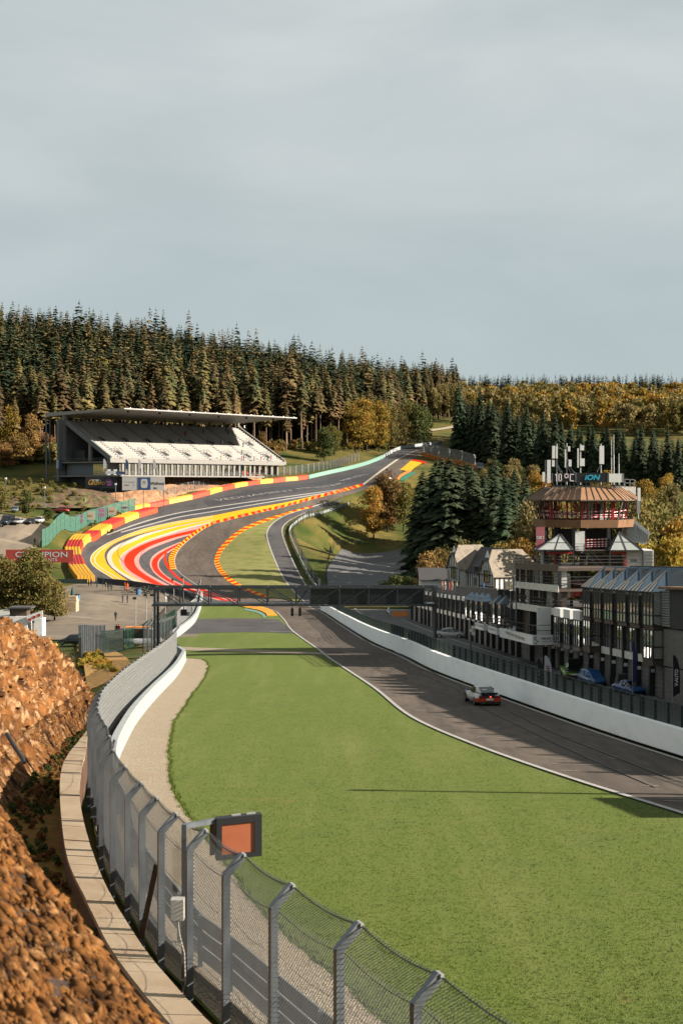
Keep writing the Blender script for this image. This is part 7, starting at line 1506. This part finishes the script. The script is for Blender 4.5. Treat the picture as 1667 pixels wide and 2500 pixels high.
for y, o_, t, lb in ((yf[9], -4.9, 'blue', 'person in blue at the terrace rail'), (yf[15], -6, 'tan', 'person in tan on the terrace by the house'), (yf[14], -6.5, 'white', 'person in white on the terrace by the house'), (yf[17], -6.5, 'red', 'person in red on the terrace nearest the tower'), (yf[13], -6, 'navy', 'person in navy on the terrace by the house')): q = FPt(y, o_, 5.32); person(lb, q, 1.5, t, 'black')
for k in range(7): q = FPt(yf[4] + rnd.uniform(-3, 3), -2 - rnd.uniform(0, 2.5), 5.32); person('spectator in the tight group on the far pit roof', q, 1.5 + rnd.uniform(-.5, .5), ['tan', 'red', 'tan', 'white'][k % 4], 'black', group='spectators on the far pit roof')
def stand_pt(px, py):
    a, d = 40.0, 10.0
    for _ in range(30):
        q = SP(a, d, 9 + .55 * d); u_, v_ = CX + q.x / q.y * F - px, HY - q.z / q.y * F - py
        q1 = SP(a + .1, d, 9 + .55 * d); q2 = SP(a, d + .1, 9 + .55 * (d + .1)); J = np.array([[(q1.x / q1.y - q.x / q.y) * F, (q2.x / q2.y - q.x / q.y) * F], [-(q1.z / q1.y - q.z / q.y) * F, -(q2.z / q2.y - q.z / q.y) * F]]) / .1
        da = np.linalg.solve(J, [-u_, -v_]); a += da[0]; d += da[1]
    r = max(0, min(NR - 1, int(d))); return SP(a, r + .25, 9 + .55 * r + .02)
facing = math.atan2(-sb.y, -sb.x) + math.pi / 2
for k, (px, py, t) in enumerate(sorted([(452, 1063, 'red'), (449, 1062, 'red'), (497, 1059, 'black'), (553, 1058, 'black'), (556, 1060, 'black'), (439, 1083, 'black'), (507, 1085, 'black'), (519, 1087, 'black'), (540, 1086, 'blue'), (544, 1086, 'white'), (605, 1085, 'black'), (608, 1087, 'grey'), (593, 1090, 'black'), (591, 1109, 'black'), (537, 1121, 'tan'), (587, 1121, 'red'), (593, 1122, 'black'), (619, 1123, 'grey'), (634, 1122, 'red'), (651, 1123, 'black'), (663, 1122, 'red'), (687, 1123, 'black')])):
    person(f'spectator in {t} in the grandstand rows, {ORD[k]}', stand_pt(px, py), facing, t, 'black', 'stand' if k % 3 else 'walk', group='spectators in the grandstand')
for px, lb in ((594, 'left marshal in orange on the stand deck'), (604, 'right marshal in orange on the stand deck')): q = U(px, 1156, 468); person(lb, Vector((q.x, q.y, 3.78)), 1, 'orange', 'orange')

# ------------------------------------------------------------------ vehicles
m_tyre = mat('tyre', C(20, 20, 22), rough=.85); m_rim = mat('rim', C(150, 152, 154), rough=.35, metal=.7); m_cg = mat('car_glass', (.012, .015, .018), rough=.05, spec=.8); m_tail = mat('tail_lamp', C(170, 16, 14), rough=.3); m_head = mat('head_lamp', C(226, 228, 230), rough=.2); m_trim = mat('car_trim', C(24, 24, 26), rough=.6)
def paint(n, c): return MATS.get('car_' + n) or mat('car_' + n, C(*c), rough=.28, spec=.6)
CAR = {'hatch': dict(L=4.1, W=.88, body=[(-2.05, .72, .35, .78), (-1.95, .86, .28, .92), (-1.3, .88, .25, .96), (.5, .88, .25, .95), (1.2, .87, .25, .88), (1.85, .82, .28, .72), (2.05, .66, .34, .6)], cab=[(-1.98, .74, .50, .92, .98), (-1.5, .80, .62, .94, 1.42), (-.3, .82, .66, .95, 1.48), (.4, .82, .64, .95, 1.42), (1.15, .78, .60, .90, .94)]),
       'suv': dict(L=4.5, W=.93, body=[(-2.2, .8, .42, .85), (-2.1, .92, .34, 1.05), (-1.3, .93, .3, 1.08), (.6, .93, .3, 1.06), (1.3, .92, .3, 1.0), (2.0, .88, .34, .86), (2.22, .72, .42, .7)], cab=[(-2.12, .78, .60, 1.05, 1.12), (-1.85, .84, .68, 1.06, 1.62), (-.2, .86, .70, 1.06, 1.70), (.5, .86, .68, 1.05, 1.62), (1.2, .82, .62, 1.0, 1.05)]),
       'van': dict(L=5.4, W=1.0, body=[(-2.65, .96, .4, 1.1), (-2.6, 1.0, .32, 1.2), (-1.0, 1.0, .3, 1.22), (1.2, 1.0, .3, 1.2), (2.0, .97, .32, 1.1), (2.55, .9, .36, .9), (2.7, .76, .42, .74)], cab=[(-2.64, .98, .90, 1.2, 2.4), (-2.5, 1.0, .92, 1.2, 2.5), (.6, 1.0, .92, 1.2, 2.52), (1.2, .98, .86, 1.18, 2.3), (2.1, .9, .72, 1.08, 1.15)]),
       'sport': dict(L=4.2, W=.9, body=[(-2.1, .70, .34, .62), (-2.0, .86, .28, .74), (-1.4, .92, .24, .84), (-.6, .86, .22, .80), (.6, .86, .22, .80), (1.3, .90, .24, .82), (1.9, .82, .28, .66), (2.1, .62, .34, .54)], cab=[(-1.7, .58, .30, .80, .84), (-1.0, .68, .46, .82, 1.12), (-.2, .72, .52, .80, 1.30), (.35, .72, .50, .80, 1.24), (1.0, .68, .46, .80, .86)])}
def ring(x, w, z0, z1): return [(x, -w * .9, z0), (x, w * .9, z0), (x, w, z0 + .18), (x, w, z1 - .16), (x, w * .9, z1 - .02), (x, w * .5, z1 + .015), (x, -w * .5, z1 + .015), (x, -w * .9, z1 - .02), (x, -w, z1 - .16), (x, -w, z0 + .18)]
def wheels(t, xs, w, r, tw=.2):
    for x in xs:
        for s in (-1, 1):
            a = MB().tube([(x, s * (w - tw), r), (x, s * (w + .02), r)], r, 18).build('wheel', m_tyre, t); MB().tube([(x, s * (w + .0), r), (x, s * (w + .035), r)], r * .62, 12).build('rim', m_rim, a)
def car(label, kind, col, loc, head, group=None, cover=None):
    c = CAR[kind]; t = E('car' if kind != 'van' else 'van', label, 'car' if kind != 'van' else 'van', (0, 0, 0)); pm_ = paint(*col) if isinstance(col, tuple) else col
    MB().loft([ring(*b) for b in c['body']]).build('body', pm_, t, smooth=True)
    cb = c['cab']; MB().loft([[(x, -wb, zb_), (x, wb, zb_), (x, wt + .02, zt - .1), (x, wt * .8, zt), (x, -wt * .8, zt), (x, -wt - .02, zt - .1)] for x, wb, wt, zb_, zt in cb]).build('windows', m_cg if not cover else pm_, t, smooth=False)
    MB().loft([[(x, -wt - .03, zt - .08), (x, wt + .03, zt - .08), (x, wt * .8, zt + .03), (x, -wt * .8, zt + .03)] for x, wb, wt, zb_, zt in cb[1:4]]).build('roof', pm_, t, smooth=False)
    mb = MB(); ks_ = range(1, len(cb) - 1)
    for k in ks_:
        x, wb, wt, zb_, zt = cb[k]
        for s in (-1, 1): mb.bar((x, s * (wb + .01), zb_), (x, s * (wt + .03), zt - .06), .07)
    mb.build('pillar', pm_ if kind != 'van' else pm_, t)
    x0, x1 = c['body'][0], c['body'][-1]; r = .33 if kind in ('hatch', 'suv') else .31 if kind == 'sport' else .36; wheels(t, (c['body'][1][0] + .72, c['body'][-2][0] - .55), c['W'], r)
    for s in (-1, 1):
        MB().box(x0[0] - .02, x0[0] + .1, s * x0[1] * .86 - .14, s * x0[1] * .86 + .14, x0[3] - .22, x0[3] - .02).build('tail_lamp', m_tail, t); MB().box(x1[0] - .2, x1[0] - .02, s * x1[1] * .8 - .16, s * x1[1] * .8 + .16, x1[3] - .14, x1[3] - .01).build('headlight', m_head, t)
        MB().box(cb[-2][0] + .2, cb[-2][0] + .36, s * (c['W'] + .05) - .09, s * (c['W'] + .05) + .09, cb[-1][3], cb[-1][3] + .16).build('mirror', pm_, t)
    MB().box(x0[0] - .04, x0[0] + .2, -x0[1] * .8, x0[1] * .8, x0[2] - .04, x0[2] + .16).build('bumper', m_trim, t); MB().box(x0[0] - .05, x0[0] - .041, -.26, .26, x0[2] + .18, x0[2] + .3).build('number_plate', m_wpaint, t)
    t.location = loc; t.rotation_euler = (0, 0, head); return t
def gcar(label, kind, col, px, py, head, **k): return car(label, kind, col, G(px, py) + Vector((0, 0, .03)), head, **k)
for a in [('dark grey van parked at the left edge of the car park', 'van', ('slate', (44, 54, 62)), 19, 1281, -1.75), ('silver hatchback beside the dark van', 'hatch', ('silver', (176, 180, 182)), 45, 1279, -1.75), ('black hatchback between the two pale cars', 'hatch', ('black', (26, 28, 34)), 74, 1279, -1.7), ('white sport utility car at the right of the parked row', 'suv', ('white', (212, 214, 216)), 96, 1277, -1.65), ('black car cut by the left frame edge', 'hatch', ('black', (26, 28, 34)), 1, 1286, -1.75),
          ('red pickup shaped vehicle beside the green bush in the car park', 'suv', ('red', (176, 48, 30)), 150, 1252, 3.0), ('pale blue car behind the parked row', 'hatch', ('paleblue', (130, 150, 164)), 38, 1250, -1.4), ('dark car at the end of the grass strip by the netting', 'hatch', ('black', (26, 28, 34)), 146, 1268, 2.9)]: gcar(*a)
gcar('black saloon with red tail lamps behind the yellow weed bank', 'hatch', ('black', (26, 28, 34)), 180, 1575, 2.9); gcar('dark grey car behind the grey mesh return fence', 'hatch', ('slate', (44, 54, 62)), 240, 1572, .15)
gcar('small white car driving up the climb', 'hatch', ('white', (212, 214, 216)), 947, 1172, 1.15); gcar('tiny white car on the crest of the climb', 'hatch', ('white', (212, 214, 216)), 1054, 1103, .8); gcar('white van parked behind the silver crest fence', 'van', ('white', (212, 214, 216)), 1172, 1146, .2); gcar('dark car parked in the lot on the crest', 'hatch', ('black', (26, 28, 34)), 1192, 1143, .2)
for y_, out, a in ((186, 1.6, ('silver sports car parked in front of the far garages', 'sport', ('silver', (176, 180, 182)), -.3)), (yn[12] + 1.6, 1.2, ('small blue car with pale nose in a near garage', 'sport', ('blue', (30, 80, 140)), -1.3)), (yn[7] + .4, 1.5, ('black and green race car with raised rear hatch by the garages', 'sport', ('green', (120, 168, 50)), 1.5)), (yn[9] + .4, 1.6, ('car under a bright blue cover in front of the garages', 'hatch', ('coverblue', (30, 92, 150)), -1.35))):
    q = pit_spot(y_, out); cr_ = car(a[0], a[1], a[2], q, a[3], cover='cover' in a[0]); cr_.scale = (.8, .8, .8) if 'blue' in a[0] else (1, 1, 1)
    if 'raised' in a[0]:
        h = MB().prism([(-1.7, -.5, .85), (-1.7, .5, .85), (-2.1, .5, 1.9), (-2.1, -.5, 1.9)], (.05, 0, .02)).build('hatch', m_trim); h.parent = cr_; h = MB().box(-2.2, -1.9, -.8, .8, .85, .95).build('spoiler', m_trim); h.parent = cr_
# motorbike-like trolley with black cover between the near garages
q = pit_spot(yn[11] + 1.2, .9); tr = E('tyre_trolley', 'dark covered trolley on small wheels between the near garages', 'trolley', q); MB().loft([[(q.x - .5, q.y - .6, q.z + .35), (q.x + .5, q.y - .6, q.z + .35), (q.x + .5, q.y + .6, q.z + .35), (q.x - .5, q.y + .6, q.z + .35)], [(q.x - .35, q.y - .5, q.z + 1.3), (q.x + .35, q.y - .5, q.z + 1.3), (q.x + .35, q.y + .5, q.z + 1.3), (q.x - .35, q.y + .5, q.z + 1.3)]]).build('cover', m_trim, tr)
for dx, dy in ((-.4, -.5), (.4, -.5), (-.4, .5), (.4, .5)): MB().tube([(q.x + dx - .05, q.y + dy, q.z + .18), (q.x + dx + .05, q.y + dy, q.z + .18)], .18, 10).build('wheel', m_tyre, tr)
# the race car on the straight -----------------------------------
rc_loc = G(1176, 1718); rc = E('race_car', 'white vintage race car with orange tail driving away along the straight', 'race car', (0, 0, 0)); m_rw = paint('racewhite', (224, 224, 220)); m_rb = paint('raceblue', (60, 84, 104)); m_ro = paint('raceorange', (220, 74, 24)); m_rd = paint('racedark', (40, 46, 54))
RB = [(-2.08, .60, .42, .66), (-2.02, .80, .34, .74), (-1.75, .89, .26, .82), (-1.3, .93, .22, .88), (-.8, .90, .20, .86), (-.5, .83, .20, .82), (.5, .82, .20, .80), (.9, .86, .20, .82), (1.3, .88, .22, .82), (1.75, .82, .28, .72), (2.0, .70, .34, .60), (2.1, .5, .38, .52)]
MB().loft([[(x, -w * .92, z0), (x, w * .92, z0), (x, w, z0 + .16), (x, w * .99, z1 - .22), (x, w * .88, z1 - .06), (x, w * .55, z1 - (.02 if x > -1 else .06)), (x, 0, z1 + (.03 if x < 1 else -.06)), (x, -w * .55, z1 - (.02 if x > -1 else .06)), (x, -w * .88, z1 - .06), (x, -w * .99, z1 - .22), (x, -w, z0 + .16)] for x, w, z0, z1 in RB]).build('body', m_rw, rc, smooth=True)
CB = [(-1.65, .50, .34, .84, .88), (-1.2, .62, .44, .86, 1.04), (-.7, .68, .50, .84, 1.22), (-.1, .70, .52, .82, 1.31), (.35, .70, .50, .82, 1.27), (.95, .64, .46, .80, .84)]
MB().loft([[(x, -wb, zb_), (x, wb, zb_), (x, wt + .04, zt - .1), (x, wt * .75, zt), (x, -wt * .75, zt), (x, -wt - .04, zt - .1)] for x, wb, wt, zb_, zt in CB]).build('cabin', m_rw, rc, smooth=True)
def rp(pts, nm, m_): o = MB().prism(pts, (-.012, 0, .02)).build(nm, m_, rc); return o
rw_ = rp([(-1.60, -.42, .905), (-1.60, .42, .905), (-.80, .43, 1.205), (-.80, -.43, 1.205)], 'rear_window', m_cg)
text('race_number', '910', .20, m_wpaint, (-1.22, .14, 1.075), (0, -1, 0), (.93, 0, .36), rw_, depth=.01, bold=.01)
for s in (-1, 1): MB().add([(-.75, s * .705, .88), (.55, s * .715, .86), (.3, s * .575, 1.2), (-.45, s * .57, 1.2)], [(0, 1, 2, 3)] if s < 0 else [(3, 2, 1, 0)]).build('side_window', m_cg, rc); MB().box(.45, .62, s * .88 - .1, s * .88 + .1, .88, 1.0).build('mirror', m_rb, rc)
MB().hexa([(-2.06, -.58, .80), (-2.06, .58, .80), (-1.62, .56, .86), (-1.62, -.56, .86), (-2.16, -.60, .96), (-2.16, .60, .96), (-1.66, .56, .885), (-1.66, -.56, .885)]).build('ducktail', m_rb, rc); MB().hexa([(-2.165, -.56, .84), (-2.165, .56, .84), (-2.15, .56, .84), (-2.15, -.56, .84), (-2.175, -.56, .94), (-2.175, .56, .94), (-2.16, .56, .94), (-2.16, -.56, .94)]).build('grille', m_rd, rc)
MB().box(-2.14, -2.0, -.72, .72, .62, .76).build('light_bar', m_rd, rc); MB().hexa([(-2.18, -.80, .36), (-2.18, .80, .36), (-1.8, .93, .30), (-1.8, -.93, .30), (-2.18, -.82, .6), (-2.18, .82, .6), (-1.8, .94, .58), (-1.8, -.94, .58)]).build('rear_bumper', m_ro, rc); MB().box(-2.185, -2.1, -.7, .7, .2, .36).build('valance', m_trim, rc)
for s in (-1, 1): MB().box(-2.2, -2.1, s * .6 - .16, s * .6 + .16, .6, .72).build('tail_lamp', m_tail, rc); MB().tube([(-2.22, s * .45, .26), (-2.0, s * .45, .26)], .05, 8).build('exhaust', m_rim, rc); MB().tube([(2.0, s * .6, .66), (2.06, s * .6, .66)], .12, 10).build('headlight', m_head, rc)
MB().box(-2.21, -2.185, -.25, .25, .45, .57).build('number_plate', m_wpaint, rc); MB().box(-2.23, -2.2, -.10, .0, .64, .73).build('rain_lamp', mat('rain_lamp_red', C(255, 90, 60), rough=.4, emit=C(255, 80, 50), es=1.3), rc)
wheels(rc, (-1.32, 1.32), .90, .32, tw=.28); rc.location = rc_loc + Vector((0, 0, .04)); rc.rotation_euler = (math.radians(0), math.radians(1.8), math.atan2(.99, -.15))

# ------------------------------------------------------------------ plaza and pit clutter
def feather_pit(lb, px, py, Y, h, w, m_, txt, tm): b = U(px, py, Y); b.z = tz1(b.x, b.y); return feather(lb, b, h, w, m_, Vector((1, .1, 0)).normalized(), txt, tm)
feather_pit('black feather flag with white letters next to the white one', 1310, 1690, 104.5, 2.9, .5, m_trim, 'AUTO', m_wpaint); f = feather_pit('white and red feather flag behind the pit wall', 1328, 1690, 103.5, 3.2, .55, m_fw, 'RACENT', cloth['red']); feather_pit('tall black feather flag at the right edge by the garages', 1641, 1730, 97, 3.7, .5, m_trim, 'V-AUTO', m_wpaint); feather_pit('slim blue furled flag standing by the near garages', 1543, 1705, 106, 4.2, .3, mat('flag_navy', C(40, 52, 120), rough=.8), None, None)
# loudspeaker / camera poles by the pit lane
for (px, y0, y1, Y, lb) in ((1148, 1610, 1540, 150, 'grey pole with white cameras on the pit lane edge'), (945, 1520, 1490, 262, 'slim pole with a white camera in the far pit entry')):
    b = U(px, y0, Y); b.z = tz1(b.x, b.y); tp_ = U(px, y1, Y); t = E('camera_pole', lb, 'pole', b); MB().tube([b, (b.x, b.y, tp_.z)], .09, 8).build('shaft', m_galv, t)
    for dx, dz in ((.1, 0), (.3, -.3), (.25, .35)): MB().box(b.x + dx - .16, b.x + dx + .16, b.y - .2, b.y + .2, tp_.z + dz - .14, tp_.z + dz + .14).build('camera', m_wpaint, t)
q = G(976, 1505); wb = E('yellow_barrier', 'yellow plastic barrier at the end of the far garages', 'barrier', q); MB().hexa([(q.x - 1.5, q.y - .3, q.z), (q.x + 1.5, q.y - .3, q.z), (q.x + 1.5, q.y + .3, q.z), (q.x - 1.5, q.y + .3, q.z), (q.x - 1.4, q.y - .1, q.z + .9), (q.x + 1.4, q.y - .1, q.z + .9), (q.x + 1.4, q.y + .1, q.z + .9), (q.x - 1.4, q.y + .1, q.z + .9)]).build('body', m_orange, wb)
# dark green palisade fence and gates at the near side of the plaza
def pts_g(lst): return np.array([list(G(*p))[:2] for p in lst])
def palisade(nm, label, P, h, m_, sp, w, rails=2):
    P = np.asarray(P)[:, :2]; L = np.linalg.norm(np.diff(P, axis=0), axis=1).sum(); P = resample(P, max(2, int(L / sp) + 1)); z = tz(P[:, 0], P[:, 1]); f = E(nm, label, 'fence', (P[0][0], P[0][1], z[0]))
    for k in range(len(P)): MB().bar((P[k][0], P[k][1], z[k]), (P[k][0], P[k][1], z[k] + h), w, .05).build('pale', m_, f)
    for v in np.linspace(.3, h - .25, rails):
        for k in range(0, len(P) - 1): 
            if k % 8 == 0: e_ = min(k + 8, len(P) - 1); MB().bar((P[k][0], P[k][1], z[k] + v), (P[e_][0], P[e_][1], z[e_] + v), .06).build('rail', m_, f)
    return f
m_gst = mat('green_steel', C(28, 92, 70), C(22, 76, 58), scale=2, rough=.5)
palisade('palisade_fence', 'dark green palisade gate folded open at the near plaza edge', np.array([list(U(250, 1590, 172))[:2], list(U(302, 1590, 185))[:2]]), 2.9, m_dgreen, .45, .2, 2); palisade('palisade_fence', 'bright green palisade fence running back along the plaza', np.array([list(U(308, 1590, 185))[:2], list(U(400, 1560, 205))[:2], list(U(428, 1530, 235))[:2]]), 2.8, m_gst, .7, .3, 2)
palisade('railing_gate', 'black railing gate left of the green bin', np.array([list(U(60, 1580, 190))[:2], list(U(162, 1580, 188))[:2]]), 2.1, m_black, .4, .07, 2)
simple_fence('mesh_fence', 'grey mesh fence return seen edge on beside the gate', np.array([list(U(196, 1600, 150))[:2], list(U(222, 1590, 168))[:2], list(U(255, 1585, 180))[:2]]), 3.6, m_galv, m_wire, 3.2, .3, .03, pw=.3)
# yellow weed bank with pale patches
m_yw = mat('yellow_weeds', C(182, 128, 36), C(120, 92, 34), scale=1.6, c3=C(206, 156, 60), scale3=4, f3=(.5, .65), rough=.95, bump=1, bscale=8)
o = sheet('weed_bank', pl([(190, 1566), (204, 1620), (214, 1690)], 30), pl([(262, 1584), (306, 1606), (330, 1640)], 30), m_yw, .15, nc=10, step=1.0); tag(o, 'yellow weed covered slope outside the mesh fence', 'bank')
yb_ = []
for k in range(300): t, u_ = rnd.random(), rnd.random(); q = G(192 + 100 * t * (.4 + .6 * u_), 1568 + 20 * t + 60 * u_); yb_.append((q.x, q.y, q.z - .2, rnd.uniform(.018, .045), rnd.uniform(0, 6), rnd.randrange(4)))
mass('weed_patch', 'yellowing weeds on the slope outside the mesh fence', yb_, ub, m_leaf['gold'], 'weeds')
# green bin, kiosk, steps, hedge, blue bins
def lathe_bin(nm, label, q, r, h, m_, lid): t = E(nm, label, 'bin', q); MB().loft([[(q.x + r * s_ * math.cos(a), q.y + r * s_ * math.sin(a), q.z + z) for a in np.linspace(0, 2 * math.pi, 9)[:-1]] for z, s_ in ((0, .8), (h * .85, 1))]).build('bin_body', m_, t); MB().loft([[(q.x + r * s_ * math.cos(a), q.y + r * s_ * math.sin(a), q.z + z) for a in np.linspace(0, 2 * math.pi, 9)[:-1]] for z, s_ in ((h * .855, 1.08), (h, .9))]).build('lid', lid, t)
q = U(131, 1575, 186); q.z = tz1(q.x, q.y); lathe_bin('litter_bin', 'green litter bin with yellow lid by the railing gate', q, .55, 1.6, m_gst, cloth['yellow'])
for px, py, lb in ((190, 1468, 'blue bin at the end of the plaza steps'), (338, 1452, 'blue bin under the dark pile by the barrier')): lathe_bin('litter_bin', lb, G(px, py), .6, 1.5, mat('bin_blue', C(70, 130, 176), rough=.6) if 'bin_blue' not in MATS else MATS['bin_blue'], m_rd)
ks = E('kiosk', 'white and brown kiosk with painted side boards at the left', 'kiosk', U(50, 1545, 215)); YK = 214.0
def kb(x0, x1, y0, y1, Y, dp, m_, nm): a, b = U(x0, y1, Y), U(x1, y0, Y); return MB().box(a.x, b.x, Y, Y + dp, a.z, b.z).build(nm, m_, ks)
kb(-30, 68, 1505, 1575, YK, 3, m_wpaint, 'wall'); kb(24, 66, 1487, 1504, YK + .5, 2.5, m_brown, 'wall'); kb(20, 76, 1483, 1487, YK - .2, 3.4, m_tile, 'roof'); MB().prism([U(0, 1503, YK - .1), U(0, 1490, YK - .1), U(24, 1484, YK - .1), U(24, 1500, YK - .1)], (0, .1, 0)).build('side_board', m_wpaint, ks)
sbp = MB().prism([U(66, 1520, YK - .3), U(66, 1504, YK - .3), U(105, 1490, YK - .3), U(105, 1509, YK - .3)], (0, .12, 0)).build('side_board', m_wpaint, ks); kb(84, 104, 1511, 1565, YK, 2.5, m_wpaint, 'wall')
for px, py in ((73, 1513), (84, 1507), (96, 1502)): c = U(px, py, YK - .35); MB().tube([c, c + Vector((0, .03, 0))], .24, 10).build('painted_mark', m_red2, ks)
stp = E('garden_steps', 'pale stone steps and low wall at the edge of the plaza', 'steps', U(160, 1478, 262))
for k, (x0, x1, y0, y1) in enumerate(((118, 186, 1470, 1481), (133, 186, 1464, 1470), (148, 184, 1457, 1464))): a, b = U(x0, y1, 263), U(x1, y0, 263); MB().box(a.x, b.x, 263 + k * .5, 266, a.z - (1 if k == 0 else 0), b.z).build('step', m_slab, stp)
pr = E('folded_parasol', 'tall folded dark green parasol at the plaza edge', 'parasol', G(178, 1470)); q = G(178, 1470); MB().tube([q, q + Vector((0, 0, 3.2))], .05, 6).build('pole', m_galv, pr); MB().tube([q + Vector((0, 0, .5)), q + Vector((0, 0, 1.6)), q + Vector((0, 0, 2.6)), q + Vector((0, 0, 3.2))], [.4, .42, .25, .04], 8).build('canopy', m_gst, pr)
hg = E('green_hoarding', 'dark green hoarding below the end of the tyre wall', 'hoarding', G(180, 1430)); a, b = U(140, 1430, 334), U(216, 1413, 334)
for t in range(5): xa, xb = a.x + (b.x - a.x) * t / 5, a.x + (b.x - a.x) * (t + .97) / 5; MB().box(xa, xb, 333, 333.2, a.z - .5, b.z).build('board', m_dgreen, hg)
gp = E('gate_frame', 'thin green gate frame beside the tyre wall end', 'gate', G(244, 1436)); q = G(238, 1436); 
for dx in (0, 1.3): MB().bar((q.x + dx, q.y, q.z), (q.x + dx, q.y, q.z + 2.6), .1).build('post', m_gst, gp)
MB().bar((q.x, q.y, q.z + 2.55), (q.x + 1.3, q.y, q.z + 2.55), .1).build('top_bar', m_gst, gp)
for px, y0, y1, Y, lb in ((332, 1565, 1460, 205, 'white lamp pole in front of the plaza'), (358, 1560, 1452, 205, 'left upright of the pale camera frame by the gantry'), (374, 1560, 1452, 205, 'right upright of the pale camera frame by the gantry'), (425, 1480, 1415, 290, 'thin white pole on the run-off barrier, left one'), (448, 1482, 1410, 290, 'thin white pole on the run-off barrier, right one'), (404, 1530, 1445, 240, 'slim pole behind the bright green palisade')):
    b = U(px, y0, Y); t = E('lamp_pole', lb, 'pole', b); MB().tube([b, U(px, y1, Y)], .07, 6).build('shaft', m_wire2, t); c = U(px - 3, y1, Y); MB().box(c.x - .25, c.x + .25, Y - .15, Y + .15, c.z - .2, c.z + .12).build('lamp_head', m_trim, t)
pl_ = E('branch_pile', 'dark pile of cut branches behind the run-off barrier', 'pile', G(350, 1448)); q0 = G(350, 1448)
for k in range(90): a = Vector((q0.x + rnd.uniform(-4.5, 4.5), q0.y + rnd.uniform(-1.5, 1.5), q0.z + rnd.uniform(.1, 1.3))); MB().bar(a, a + Vector((rnd.uniform(-1.2, 1.2), rnd.uniform(-.6, .6), rnd.uniform(-.2, .5))), .12).build('branch', m_dgreen if k % 3 else m_bark2, pl_)
sv = car('white service van with an orange roof stripe behind the gantry foot', 'van', ('white', (212, 214, 216)), Vector((U(352, 0, 190).x, 190, tz1(U(352, 0, 190).x, 190))), .1); b_ = MB().box(-2.4, .9, -.95, .95, 2.53, 2.62).build('roof_stripe', m_orange); b_.parent = sv
# lettering on the run-off
ground_text('VEDNAMENT', (527, 1222), (717, 1197), 3.2, m_faded); ground_text('MINSTER', (725, 1194), (838, 1178), 3.2, m_faded); ground_text('HAVEN', (832, 1174), (893, 1158), 4.6, m_white)
